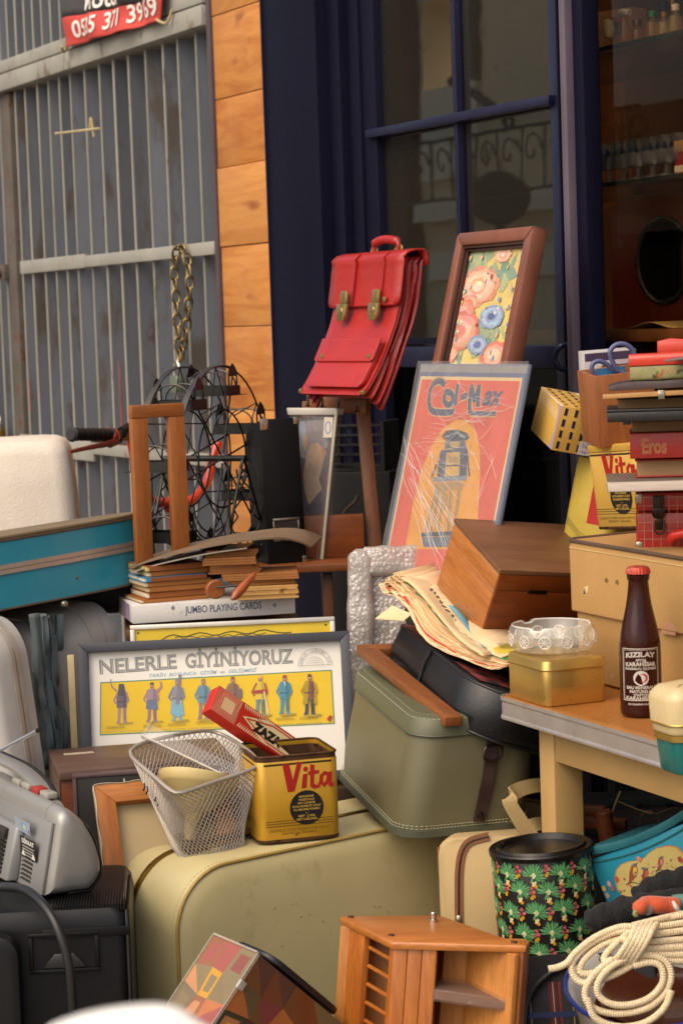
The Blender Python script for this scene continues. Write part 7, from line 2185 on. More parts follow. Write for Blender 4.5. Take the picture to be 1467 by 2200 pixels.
# clear plastic channel
A_, B_ = P(306, 1584, 3.60), P(496, 1676, 3.56)
M = frame3(A_, B_, A_ + Vector((0.012, 0.02, 0.03)))
Lc = (B_ - A_).length
pc_ = thing('clear_channel', 'clear plastic channel strip resting across the basket rim', 'plastic strip', M)
cp = clear('clear_plastic', (0.96, 0.96, 0.96), 1.4, 0.05, haze=0.06, hazecol=(0.8, 0.79, 0.8))
MB().box((0, 0, 0), (Lc, 0.0015, 0.026)).build('upright_side', cp, pc_, bevel=0.0004)
MB().box((0, -0.012, -0.0016), (Lc, 0.0015, -0.0001)).build('flat_side', cp, pc_, bevel=0.0004)
MB().tube([(0, -0.012, -0.0008), (Lc, -0.012, -0.0008)], 0.0014, 6).build('edge_bead', clear('cloudy_lid', (0.9, 0.88, 0.85)), pc_)
MB().prism([(-0.001, -0.002), (0.0, 0.027), (0.004, 0.032), (0.004, -0.002)], -0.013, 0.002).build('end_plate', cp, pc_)
# ------------------------------------------------------------------ brown cabinet, dark board, stretched canvas
M = pose((-0.471, 3.652, 0), 12.2)
bc_ = thing('brown_cabinet', 'brown wood veneer cabinet with worn wrapping behind the radio', 'cabinet', M)
zt_ = 0.662
bcw = wood('cabinet_veneer', '5a4238', '6d5346', 'x', 5, 0.45)
MB().box((0, 0, 0), (0.285, 0.19, zt_ - 0.016)).build('body', wood('cabinet_red', '6a3216', '82441f', 'x', 6, 0.4), bc_, bevel=0.002)
MB().box((-0.0012, -0.006, zt_ - 0.0157), (0.287, 0.192, zt_)).build('top', bcw, bc_, bevel=0.0015)
MB().box((-0.0016, -0.0004, 0.01), (-0.0002, 0.188, zt_ - 0.016)).build('side_veneer', bcw, bc_)
tp = mat('clear_tape', 'cbb9a6', 0.3, var=0.1)
MB().box((0.02, 0.13, zt_ + 0.0002), (0.07, 0.145, zt_ + 0.0006)).build('tape', tp, bc_)
b = MB()
for z in (0.61, 0.57):
 b.lathe([(0, -0.004), (0.004, -0.003), (0.004, 0.003), (0, 0.004)], 8, Matrix.Translation((-0.004, 0.06, z)), axis='x')
b.build('foam_dab', mat('foam_dab', 'c0aa94', 0.8), bc_)
M = pose((P(158, 1668, 3.61).x, 3.61, 0), 10, 1)
ztb = P(158, 1668, 3.61).z
db = thing('dark_board', 'dark framed board between brown cabinet and stretched canvas', 'board', M)
MB().box((0.006, 0, 0), (0.24, 0.016, ztb - 0.005)).build('panel', mat('blackboard', '25221f', 0.6, var=0.2, vs=10, bump=0.2), db, bevel=0.001)
ring_frame(db, 0.246, ztb, 0.0055, -0.002, 0.018, mat('board_edge', '5a4648', 0.4), 0.001)
A_, B_, D_ = P(226, 1870, 3.50), P(400, 1851, 3.53), P(186, 1690, 3.565)
M = frame3(A_, B_, D_)
cvz = (D_ - A_).length
cv = thing('stretched_canvas', 'back of a stretched canvas with orange wooden bars beside the radio', 'canvas', M)
cvw = 0.215
strw = wood('stretcher_wood', 'a85f22', 'c27a34', 'z', 5, 0.55)
strx = wood('stretcher_wood_x', 'a85f22', 'c27a34', 'x', 5, 0.55)
bwz = 0.031
MB().prism([(0, -0.03), (bwz, -0.03), (bwz, cvz - bwz), (0, cvz)], 0, 0.02).build('stretcher_bar', strw, cv, bevel=0.001)
MB().prism([(0.0004, cvz), (bwz + 0.0004, cvz - bwz), (cvw - bwz, cvz - bwz), (cvw, cvz)], 0, 0.02).build('stretcher_bar', strx, cv, bevel=0.001)
MB().prism([(cvw - bwz, -0.03), (cvw, -0.03), (cvw, cvz - 0.0006), (cvw - bwz, cvz - bwz - 0.0006)], 0, 0.02).build('stretcher_bar', strw, cv, bevel=0.001)
MB().box((0.004, 0.0202, -0.03), (cvw - 0.004, 0.022, cvz - 0.004)).build('cloth', mat('canvas_cloth', 'b5a079', 0.8, var=0.05, bump=0.25, bs=500), cv)
b = MB().grid(lambda u, v: Vector((cvw * u, -0.002 + 0.022 * v, cvz + 0.0012 + 0.0012 * math.sin(u * 23) * (1 - v))), 20, 2)
b.grid(lambda u, v: Vector((-0.0012 - 0.001 * math.sin(u * 14) * (1 - v), -0.002 + 0.022 * v, cvz * u)), 16, 2)
b.build('canvas_fold', mat('canvas_edge', 'd0c2a8', 0.8, var=0.06), cv, solid=0.0006)
b = MB()
for x in (0.05, 0.14):
 b.tube([(x, 0.012, cvz), (x, 0.010, cvz + 0.010)], 0.0012, 6)
b.build('nail', mat('pale_nail', 'b5ad9a', 0.4, 0.6), cv)
zc0 = (M @ Vector((0, 0, -0.03))).z
tag(MB().box((0, 0, 0), (0.26, 0.075, min((M @ Vector((x, 0, -0.03))).z for x in (0, cvw)) - 0.003)).build('wooden_crate', wood('crate_wood', '6e4e30', '8a6540', 'x', 6, 0.7), bevel=0.003), 'narrow crate under the stretched canvas, behind the sage trunk', 'crate', pose((A_.x - 0.03, A_.y - 0.008, 0), 9))
# ------------------------------------------------------------------ black set and silver radio
SZ = 0.55
M = pose((-0.322, 3.2, 0), 4)
blp = mat('black_set_plastic', '0e0d0e', 0.42, var=0.15, vs=6, bump=0.1, bs=300, spec=0.35)
bs2 = thing('black_speaker', 'black plastic cabinet with ribbed top and recessed grip under the radio', 'speaker', M)
rr = lambda e, z: [Vector((x, y, z)) for x, y in rrect(0.36 + 2 * e, 0.28 + 2 * e, 0.02, 6, -0.18, 0.14)]
MB().loft([rr(-0.004, 0), rr(0, 0.004), rr(0, SZ - 0.03), rr(-0.003, SZ - 0.012), rr(-0.01, SZ - 0.002), rr(-0.02, SZ)]).build('body', blp, bs2, smooth=40)
q = on(M, 0.0)
a0, a1 = q(71, 2014), q(207, 2076)
x0, x1, z1, z0 = a0[0], a1[0], a0[1], a1[1]
b = MB()
b.box((x0 - 0.006, -0.005, z1), (x1 + 0.006, -0.0002, z1 + 0.006)).box((x0 - 0.006, -0.005, z0 - 0.006), (x1 + 0.006, -0.0002, z0)).box((x0 - 0.006, -0.005, z0 + 0.0002), (x0, -0.0002, z1 - 0.0002)).box((x1, -0.005, z0 + 0.0002), (x1 + 0.006, -0.0002, z1 - 0.0002))
b.build('grip_rim', blp, bs2, bevel=0.0015)
MB().prism([(x0 + 0.012, z0 + 0.001), (x1 - 0.012, z0 + 0.001), (x1 - 0.03, z0 + 0.022), (x0 + 0.03, z0 + 0.022)], -0.004, -0.0002).build('grip_scoop', mat('scoop_grey', '2b2a2b', 0.35), bs2, bevel=0.002)
for k in range(26):
 x = -0.112 + k * 0.0041
 if k % 1 == 0:
  MB().box((x, 0.010, SZ - 0.006), (x + 0.0022, 0.10, SZ + 0.0035)).build('rib', blp, bs2)
MB().box((-0.125, -0.003, SZ - 0.040), (0.0, -0.0002, SZ - 0.026)).build('ledge', blp, bs2, bevel=0.001)
MB().tube([Vector((-0.004, y, z)) for y, z in ((0.0, 0.02), (0.0, SZ - 0.03), (0.012, SZ - 0.008), (0.2, SZ - 0.004))], 0.003, 8).build('edge_bead', blp, bs2)
MB().box((-0.01, 0.03, SZ + 0.0003), (-0.006, 0.2, SZ + 0.01)).build('top_flange', mat('flange_brown', '3a2c24', 0.4), bs2, bevel=0.001)
cbl = MB().tube(curve([P(-30, 1905, 3.26), P(10, 1905, 3.25), P(55, 1912, 3.2), P(95, 1945, 3.15), P(125, 1995, 3.12), P(148, 2070, 3.11), P(156, 2150, 3.11), P(160, 2260, 3.12), P(170, 2400, 3.12)], 8), 0.0068, 10)
tag(cbl.build('power_cable', mat('black_cable', '232223', 0.4)), 'thick black cable hanging over the front of the ribbed black speaker', 'cable')
tag(MB().loft([[Vector((x, y, z)) for x, z in rrect(0.2 + 2 * e, 0.44 + 2 * e, 0.03, 6, -0.094, 0.24)] for y, e in ((0.0, -0.006), (0.003, 0), (0.03, 0), (0.034, -0.006))]).build('black_panel', blp, smooth=40), 'black rounded panel at the picture edge, frame edge of the ribbed black speaker', 'cabinet', pose((P(26, 2000, 3.13).x, 3.13, 0.07), -3))  # panel standing for the frame edge of the speaker
tag(MB().box((-0.22, -0.02, 0), (0.03, 0.06, 0.087)).build('wooden_crate', wood('crate_wood', '6e4e30', '8a6540', 'x', 6, 0.7), bevel=0.003), 'low crate under the black rounded panel', 'crate', pose((P(26, 2000, 3.13).x, 3.13, 0), -3))
g0 = G(100, 1930, SZ + 0.004)
RM = pose((g0.x, g0.y, SZ + 0.0042), -62)
silv = mat('radio_silver', '9b9995', 0.34, 0.35, var=0.04, vs=4, bump=0.03, spec=0.5)
silv2 = mat('radio_panel', '8a8a89', 0.42, 0.25, var=0.04, vs=4, bump=0.05)
silv3 = mat('radio_light', 'a8a49a', 0.4, 0.2, var=0.05)
rd = thing('silver_radio', 'silver portable radio seen from behind, standing on the black cabinet', 'radio', RM)
# section outline traced on the end plane (local x = 0)
RMi = RM.inverted()
def onx(px, py, x=0.0):
 o_ = RMi @ CAM
 d = RMi.to_3x3() @ (RC @ Vector(((px - 733.5) / F, -(py - 1100) / F, -1.0)))
 k = (x - o_.x) / d.x
 p_ = o_ + d * k
 return (p_.y, p_.z)
sec = [onx(*t) for t in ((96, 1930), (104, 1880), (112, 1820), (119, 1769), (124, 1748), (140, 1736), (160, 1744), (182, 1764), (203, 1798), (217, 1840), (220, 1868), (212, 1893), (194, 1917), (170, 1932), (130, 1936))]
sec = [(y, max(z, 0.0005)) for y, z in sec]
cyz = (sum(p_[0] for p_ in sec) / len(sec), sum(p_[1] for p_ in sec) / len(sec))
secf = [(a.x, a.y) for a in curve([(y, z, 0) for y, z in sec[3:]], 4)] + []
secf = [(sec[0][0], sec[0][1]), (sec[3][0], sec[3][1])] + secf[1:]
def sring(x, k, grow_=0.0):
 return [Vector((x, cyz[0] + (y - cyz[0]) * k + (0.0), max(0.0003, cyz[1] + (z - cyz[1]) * k))) for y, z in secf]
MB().loft([sring(-0.34, 0.98), sring(-0.06, 1.0), sring(-0.0405, 1.0)]).build('body', silv, rd, smooth=35)
MB().loft([sring(-0.0398, 0.995), sring(-0.02, 0.99), sring(-0.004, 0.95), sring(0.006, 0.86), sring(0.010, 0.7), sring(0.011, 0.4)]).build('end_cap', silv, rd, smooth=45)
# black speaker ring at the far front side
MB().loft([[Vector((x, cyz[0] + (y - cyz[0]) * k + 0.0, cyz[1] + (z - cyz[1]) * k)) for y, z in secf[18:44]] for x, k in ((-0.05, 1.0), (-0.05, 1.03), (-0.002, 1.03), (0.003, 0.95))], cap=False, ringclosed=False).build('front_trim', mat('radio_black', '262525', 0.4), rd, solid=0.001)
# back panel, flush sheet in front of the body (towards the street)
zt0 = sec[3][1]
yb0, yb1 = sec[0][0], sec[3][0]
def pf_(x, z, off):
 t = z / zt0
 return Vector((x, yb0 + (yb1 - yb0) * t - off, z))
b = MB()
b.hexa([pf_(-0.33, 0.004, 0.004), pf_(-0.004, 0.004, 0.004), pf_(-0.004, 0.004, -0.001), pf_(-0.33, 0.004, -0.001)], [pf_(-0.33, zt0 - 0.0005, 0.004), pf_(-0.004, zt0 - 0.0005, 0.004), pf_(-0.004, zt0 - 0.0005, -0.001), pf_(-0.33, zt0 - 0.0005, -0.001)])
b.build('back_panel', silv2, rd, bevel=0.0012)
b = MB()
b.hexa([pf_(-0.33, 0.006, 0.026), pf_(-0.105, 0.006, 0.022), pf_(-0.100, 0.006, 0.0043), pf_(-0.33, 0.006, 0.0043)], [pf_(-0.33, zt0 * 0.80, 0.022), pf_(-0.105, zt0 * 0.80, 0.018), pf_(-0.100, zt0 * 0.80, 0.0043), pf_(-0.33, zt0 * 0.80, 0.0043)])
b.build('battery_cover', silv2, rd, bevel=0.004)
dkh = mat('vent_dark', '2a241f', 0.7)
b = MB()
for i in range(9):
 for j in range(4):
  b.hexa([pf_(-0.098 + 0.013 * j + dx, 0.012 + 0.0062 * i + 0.0, off) for dx, off in ((0, 0.0048), (0.009, 0.0048), (0.009, 0.0042), (0, 0.0042))], [pf_(-0.088 + 0.0085 * j + dx, 0.0155 + 0.0062 * i, off) for dx, off in ((0, 0.0048), (0.009, 0.0048), (0.009, 0.0042), (0, 0.0042))])
b.build('vent_slots', dkh, rd)
b = MB()
for i in range(10):
 for j in range(4):
  b.hexa([pf_(-0.16 + 0.0085 * j + dx, 0.014 + 0.0062 * i, off) for dx, off in ((0, 0.0262), (0.0055, 0.0262), (0.0055, 0.015), (0, 0.015))], [pf_(-0.16 + 0.0085 * j + dx, 0.0175 + 0.0062 * i, off) for dx, off in ((0, 0.0262), (0.0055, 0.0262), (0.0055, 0.015), (0, 0.015))])
b.build('vent_slots', dkh, rd)
MB().hexa([pf_(x, zt0 * 0.62, o_) for x, o_ in ((-0.165, 0.026), (-0.13, 0.0255), (-0.13, 0.02), (-0.165, 0.02))], [pf_(x, zt0 * 0.74, o_) for x, o_ in ((-0.165, 0.026), (-0.13, 0.0255), (-0.13, 0.018), (-0.165, 0.018))]).build('socket', dkh, rd, bevel=0.001)
p = Print(0.0)
fx = lambda u, v, z: pf_(u, v, 0.0044 + z)
lx0, lx1, lz0, lz1 = -0.100, -0.034, zt0 * 0.42, zt0 * 0.70
p.rect(lx0, lz0, lx1, lz1, '161414')
p.text('D\u0130KKAT', (lx0 + lx1) / 2, lz1 - 0.0095, 0.0062, 'd8d4cc', width=0.05, align='c', fat=0.04)
for k in range(4):
 p.rect(lx0 + 0.009, lz1 - 0.0145 - 0.0042 * k, lx1 - 0.008 - (k % 2) * 0.004, lz1 - 0.0132 - 0.0042 * k, 'b8b4ac')
for x in (lx0 + 0.012, lx1 - 0.012):
 p.poly([(x - 0.008, lz0 + 0.002), (x + 0.008, lz0 + 0.002), (x, lz0 + 0.0115)], 'd8d4cc')
p.rect(-0.118, zt0 * 0.76, -0.105 + 0.05, zt0 * 0.93, '8c99a8')
p.rect(-0.105 + 0.014, zt0 * 0.79, -0.105 + 0.034, zt0 * 0.89, '6a86b4').blob(-0.105 + 0.026, zt0 * 0.84, 0.007, 0.005, 'a8b49a')
for x, z in ((-0.03, zt0 * 0.9), (-0.026, zt0 * 0.17), (-0.03, zt0 * 0.08), (-0.06, zt0 * 0.8)):
 p.ell(x, z, 0.003, 0.0024, '55535a', 12)
p.build('panel_print', rd, printed('radio_print', 0.4))
# raised deck, buttons, handle, antenna
MB().hexa([Vector(t) for t in ((-0.34, yb1 + 0.008, zt0 - 0.001), (-0.06, yb1 + 0.008, zt0 - 0.001), (-0.06, yb1 + 0.045, zt0 - 0.001), (-0.34, yb1 + 0.045, zt0 - 0.001))], [Vector(t) for t in ((-0.34, yb1 + 0.012, zt0 + 0.016), (-0.08, yb1 + 0.012, zt0 + 0.014), (-0.08, yb1 + 0.042, zt0 + 0.014), (-0.34, yb1 + 0.042, zt0 + 0.018))]).build('top_deck', silv, rd, bevel=0.004)
for k in range(4):
 x = -0.24 + 0.04 * k
 MB().box((x, yb1 + 0.022, zt0 + 0.0165), (x + 0.032, yb1 + 0.040, zt0 + 0.026)).build('button', silv3 if k != 2 else mat('button_red', 'a83228', 0.4), rd, bevel=0.0025)
hp_ = [P(-40, 1612, 3.55), P(0, 1630, 3.52), P(45, 1652, 3.48), P(80, 1682, 3.43), P(98, 1712, 3.39), P(106, 1742, 3.37)]
hpl = curve([RMi @ h_ for h_ in hp_], 6)
b = MB().band(hpl, 0.024, 0.009, (0, 1, 0.0))
b.build('handle', silv, rd, bevel=0.002)
b = MB().band([h_ + Vector((0, 0.016, -0.002)) for h_ in hpl], 0.008, 0.012, (0, 1, 0.0))
b.build('handle_underside', mat('radio_black', '262525', 0.4), rd, bevel=0.001)
A_, B_ = RMi @ P(-60, 1645, 3.46), RMi @ P(84, 1568, 3.40)
MB().tube([A_, B_], 0.0028, 8).build('antenna', mat('antenna_chrome', 'c8c6c4', 0.12, 1.0, var=0.02, bump=0), rd)
MB().tube([B_ - (B_ - A_).normalized() * 0.004, B_], 0.0036, 8).build('antenna_tip', dmet, rd)
# ------------------------------------------------------------------ front row
# rack for cassettes
RZ = 0.548
c0 = G(845, 2022, RZ)
tops = [G(px, py, RZ) for px, py in ((845, 2022), (1125, 2030), (942, 1967), (735, 1968))]
M = Matrix.Translation((c0.x, c0.y, 0))
rack = thing('cassette_rack', 'pine cassette rack with slatted sides and a chrome knob on top', 'rack', M)
pineo = wood('rack_pine', 'a5591d', 'bd722b', 'z', 7, 0.4, coat=0.25)
pinex = wood('rack_pine_x', 'b0652a', 'c47d3a', 'x', 5, 0.4, coat=0.25)
pinei = wood('rack_pine_back', 'b3702e', 'c68440', 'z', 6, 0.5)
T = [Vector((t.x - c0.x, t.y - c0.y)) for t in tops]
def off(poly, e):
 return [Vector(t) for t in grow([(p_.x, p_.y) for p_ in poly], e)]
tilt = lambda p: Vector((p.x + 0.10 * (p.z - RZ), p.y, p.z))
MB().prism([(t.x, t.y) for t in off(T, 0.004)], RZ - 0.011, RZ, plane='xy').build('top_board', pinex, rack, bevel=0.003, warp=tilt)
MB().prism([(t.x, t.y) for t in off(T, 0.004)], 0.10, 0.112, plane='xy').build('base_board', pinex, rack, bevel=0.003, warp=tilt)
ztp = RZ - 0.0112
def panel(a, e, f0, f1, th, nm, m, z0=0.1122, z1=ztp, inset=0.003, slats=0):
 """upright panel on the side a-e of the rack between fractions f0 and f1"""
 d = (e - a)
 n_ = Vector((d.y, -d.x)).normalized()
 A2, E2 = a + d * f0 - n_ * inset, a + d * f1 - n_ * inset
 b = MB()
 k = max(1, slats)
 for i in range(k):
  p0, p1 = A2.lerp(E2, i / k), A2.lerp(E2, (i + (0.97 if slats else 1.0)) / k)
  quad_ = [p0, p1, p1 - n_ * th, p0 - n_ * th]
  b.prism([(t.x, t.y) for t in quad_], z0, z1, plane='xy')
 return b.build(nm, m, rack, bevel=0.0012, warp=tilt)
Fp, Rp, Bp, Lp = T
panel(Fp, Rp, 0.0, 0.34, 0.012, 'slatted_panel', pineo, slats=3)
panel(Fp, Rp, 0.955, 1.0, 0.06, 'end_panel', pineo)
panel(Lp, Fp, 0.0, 0.42, 0.010, 'slatted_panel', pineo, slats=3)
panel(Lp, Fp, 0.90, 0.985, 0.010, 'corner_post', pineo)
panel(Rp, Bp, 0.0, 1.0, 0.008, 'back_panel', pinei, inset=0.006)
panel(Bp, Lp, 0.0, 1.0, 0.008, 'back_panel', pinei, inset=0.006)
dFR = Rp - Fp
nFR = Vector((dFR.y, -dFR.x)).normalized()
a_, e_ = Fp + dFR * 0.34 - nFR * 0.062, Fp + dFR * 0.955 - nFR * 0.062
b = MB().prism([(t.x, t.y) for t in (a_, e_, e_ - nFR * 0.006, a_ - nFR * 0.006)], 0.1122, ztp, plane='xy')
b.build('inner_back', pinei, rack, warp=tilt)
dLF = Fp - Lp
nLF = Vector((dLF.y, -dLF.x)).normalized()
a_, e_ = Lp + dLF * 0.42 - nLF * 0.045, Lp + dLF * 0.9 - nLF * 0.045
MB().prism([(t.x, t.y) for t in (a_, e_, e_ - nLF * 0.006, a_ - nLF * 0.006)], 0.1122, ztp, plane='xy').build('inner_back', pinei, rack, warp=tilt)
for k in range(13):
 z = RZ - 0.032 - 0.0255 * k
 if z < 0.13:
  break
 A2, E2 = Lp + dLF * 0.43 - nLF * 0.012, Lp + dLF * 0.9 - nLF * 0.012
 MB().tube([(A2.x, A2.y, z + 0.001), (E2.x, E2.y, z - 0.001)], 0.0028, 8).build('peg', pineo, rack, warp=tilt)
 A2 = Fp + dFR * 0.95 - nFR * 0.01
 E2 = Fp + dFR * 0.80 - nFR * 0.055
 MB().tube([(A2.x, A2.y, z - 0.004), (E2.x, E2.y, z - 0.004)], 0.0032, 8).build('peg', pineo, rack, warp=tilt)
kb = G(931, 1981, RZ)
kx, ky = kb.x - c0.x, kb.y - c0.y
b = MB().lathe([(0, RZ), (0.006, RZ), (0.006, RZ + 0.004), (0.0042, RZ + 0.005), (0.0042, RZ + 0.013), (0.0028, RZ + 0.0145), (0, RZ + 0.0148)], 16, Matrix.Translation((kx, ky, 0)))
b.build('knob', mat('bright_chrome', 'c9c5be', 0.1, 1.0, var=0.02, bump=0), rack)
for f in (Fp.lerp(Lp, 0.12) + Vector((0.006, 0.012)), Lp + Vector((0.012, -0.008)), Rp + Vector((-0.012, 0.012))):
 MB().lathe([(0, RZ + 0.0001), (0.0045, RZ + 0.0002), (0.004, RZ + 0.0018), (0, RZ + 0.0024)], 14, Matrix.Translation((f.x, f.y, 0))).build('peg_cap', mat('dark_cap_wood', '4a2a1c', 0.4), rack)
cs = thing('cassette_case', 'clear plastic cassette case lying on the pegs of the pine rack', 'case', M)
z = RZ - 0.083
a2, e2 = Fp + dFR * 0.33 + nFR * 0.002, Fp + dFR * 0.95 + nFR * 0.002
bk_ = -nFR * 0.055
ccl = clear('cassette_plastic', (0.93, 0.9, 0.9), 1.5, 0.04, haze=0.12, hazecol=(0.55, 0.4, 0.33))
hexq = [a2, e2, e2 + bk_, a2 + bk_]
zl, zr = z + 0.004, z - 0.008
b = MB().hexa([Vector((t.x, t.y, zz_)) for t, zz_ in zip(hexq, (zl, zr, zr, zl))], [Vector((t.x, t.y, zz_ + 0.017)) for t, zz_ in zip(hexq, (zl, zr, zr, zl))])
b.build('case_shell', ccl, cs, bevel=0.0015, warp=tilt)
b = MB().hexa([Vector((t.x, t.y, zz_ + 0.003)) for t, zz_ in zip([p_.lerp(sum(hexq, Vector((0, 0))) / 4, 0.04) for p_ in hexq], (zl, zr, zr, zl))], [Vector((t.x, t.y, zz_ + 0.012)) for t, zz_ in zip([p_.lerp(sum(hexq, Vector((0, 0))) / 4, 0.04) for p_ in hexq], (zl, zr, zr, zl))])
b.build('paper_insert', mat('insert_brown', '7a5a48', 0.5, var=0.2, vs=50, stain=('a89a98', 0.2, 60)), cs, warp=tilt)
tag(MB().box((-0.06, -0.03, 0), (0.26, 0.2, 0.0995)).build('wooden_crate', wood('crate_wood', '6e4e30', '8a6540', 'x', 6, 0.7), bevel=0.003), 'flat crate under the pine cassette rack', 'crate', M)
# patterned box with black lid
M = pose((-0.187, 2.950, 0.463), 36.0, -2.0, 42.6)
pbx = thing('patterned_box', 'tilted box covered in brown orange geometric patches, black lid', 'box', M)
bw_, bd_, bh_ = 0.20, 0.107, 0.098
box_part('body', (0, 0, -0.06), (bw_, bd_, bh_), mat('patch_base', '6a4a34', 0.4), pbx, 0.002)
pats = printed('patch_print', 0.35, 0.08, 30, coat=0.3)
pal_shaded = ['a8602e', '5c4a30', '7a3234', '4e2024', '6b4020', '6e3a20', '3c3222', 'b0704a', '553228', '6b5a3c']  # darker patches: shade on the front face put into the palette
def patches(rs, w_, h_, seedpal):
 p = Print(0.0003)
 p.rect(0, -0.06, w_, h_, '6b4a2c')
 nx, ny = max(2, int(w_ / 0.034)), max(2, int((h_ + 0.06) / 0.034))
 V = [[(min(max(w_ * i / nx + (rs.uniform(-0.007, 0.007) if 0 < i < nx else 0), 0), w_), -0.06 + (h_ + 0.06) * j / ny + (rs.uniform(-0.007, 0.007) if 0 < j < ny else 0)) for j in range(ny + 1)] for i in range(nx + 1)]
 for i in range(nx):
  for j in range(ny):
   a, b_, c_, d_ = V[i][j], V[i + 1][j], V[i + 1][j + 1], V[i][j + 1]
   k = rs.random()
   if k < 0.55:
    if rs.random() < 0.5:
     p.poly([a, b_, c_], rs.choice(seedpal)); p.poly([a, c_, d_], rs.choice(seedpal))
    else:
     p.poly([a, b_, d_], rs.choice(seedpal)); p.poly([b_, c_, d_], rs.choice(seedpal))
   else:
    p.poly([a, b_, c_, d_], rs.choice(seedpal))
    m_ = Vector(((a[0] + c_[0]) / 2, (a[1] + c_[1]) / 2))
    p.poly([tuple(m_.lerp(Vector(t), 0.6)) for t in (a, b_, c_, d_)], rs.choice(seedpal))
    if rs.random() < 0.3:
     p.poly([tuple(m_.lerp(Vector(t), 0.25)) for t in (a, b_, c_, d_)], 'd0901c')
 return p
patches(random.Random(4), bw_, bh_, pal_shaded).build('patch_pattern', pbx, pats)
pal_lit = ['b9744a', '7d6c4c', '9a5248', '85493f', 'c08c2a', 'b06c40', '74654a', 'b98258', '80704f', '8f5a3c']  # paler patches: light on the side face put into the palette
patches(random.Random(8), bd_, bh_, pal_lit).build('side_pattern', pbx, pats, lambda u, v, z: Vector((-z, bd_ - u, v)))
b = MB()
for lo, hi in (((-0.002, -0.002, -0.06), (0.002, 0.0, bh_)), ((-0.004, -0.0005, bh_ + 0.0002), (0.0, bd_, bh_ + 0.003)), ((-0.003, bd_ - 0.001, -0.06), (0.0005, bd_ + 0.0015, bh_))):
 b.box(lo, hi)
b.build('plastic_edge', clear('edge_plastic', (0.95, 0.93, 0.9), 1.5, 0.08, haze=0.3, hazecol=(0.7, 0.62, 0.52)), pbx)
MB().box((-0.003, -0.004, 0.045), (0.009, 0.001, 0.058)).build('clasp', mat('clasp_pale', 'bdb8ae', 0.3, 0.4), pbx, bevel=0.001)
MB().prism(rrect(0.16, 0.10, 0.03, 8, 0.098, 0.045), bh_ + 0.0035, bh_ + 0.0125, plane='xy').build('black_lid', mat('black_lid', '17161a', 0.35, var=0.1), pbx, bevel=0.003)
zlow = min((M @ Vector((x, y, -0.06))).z for x in (0, bw_) for y in (0, bd_))
tag(MB().box((-0.30, -0.03, 0), (0.10, 0.14, zlow - 0.001)).build('wooden_crate', wood('crate_wood', '6e4e30', '8a6540', 'x', 6, 0.7), bevel=0.003), 'crate under the tilted patterned box', 'crate', pose((M.translation.x + 0.1, M.translation.y - 0.02, 0), 0))
# plaid bag, floral tin, beige bag
A_, B_, D_ = P(1118, 2260, 3.12), P(1330, 2252, 3.08), P(1128, 2068, 3.14)
M = frame3(A_, B_, D_)
zpb = (D_ - A_).length
pbg = thing('plaid_bag', 'tartan bag with black leather trim under the flowered tin', 'bag', M)
pbw2 = 0.20
prof2 = [(0, -0.25), (pbw2, -0.25), (pbw2, zpb), (0.03, zpb), (0.008, zpb - 0.012), (0, zpb - 0.04)]
MB().prism(prof2, 0.004, 0.16).build('body', mat('tartan_ground', '1a1a20', 0.75, var=0.15, vs=40, bump=0.2, bs=400), pbg, bevel=0.006)
p = Print(-0.0037)
q = on(M)
for x, w_, c_ in ((0.046, 0.011, '5c1a1c'), (0.060, 0.0035, '7a2022'), (0.052, 0.001, 'b8b4a8'), (0.079, 0.0012, 'b09a3c'), (0.098, 0.009, '23305a'), (0.125, 0.0012, 'b8b4a8'), (0.14, 0.011, '5c1a1c'), (0.16, 0.0012, 'b09a3c'), (0.018, 0.0012, '8a8a84')):
 p.rect(x, -0.24, x + w_, zpb - 0.03, c_)
for z, w_, c_ in ((0.004, 0.011, '5c1a1c'), (0.02, 0.001, 'b8b4a8'), (0.028, 0.001, 'b8b4a8'), (0.045, 0.008, '22305a'), (-0.02, 0.0012, 'b09a3c')):
 p.rect(0.012, z, pbw2, z + w_, c_)
p.build('tartan_pattern', pbg, printed('tartan_print', 0.8, 0.15, 90))
b = MB()
arc = [q(*t) for t in ((1128, 2210), (1132, 2160), (1150, 2120), (1190, 2085), (1240, 2066), (1310, 2058))]
arc2 = [q(*t) for t in ((1108, 2210), (1108, 2150), (1112, 2100), (1120, 2062), (1200, 2050), (1310, 2046))]
ca, cb_ = curve([(u, 0, v) for u, v in arc], 6), curve([(u, 0, v) for u, v in arc2], 6)
b.loft([[Vector((a.x, -0.002, a.z)), Vector((c_.x, -0.002, c_.z)), Vector((c_.x, 0.0035, c_.z)), Vector((a.x, 0.0035, a.z))] for a, c_ in zip(ca, cb_)])
b.build('leather_trim', bkl, pbg)
MB().tube([Vector((a.x, -0.003, a.z)) for a in ca], 0.0032, 8).build('piping', bkl, pbg)
zb_ = (M @ Vector((0, 0, -0.25))).z
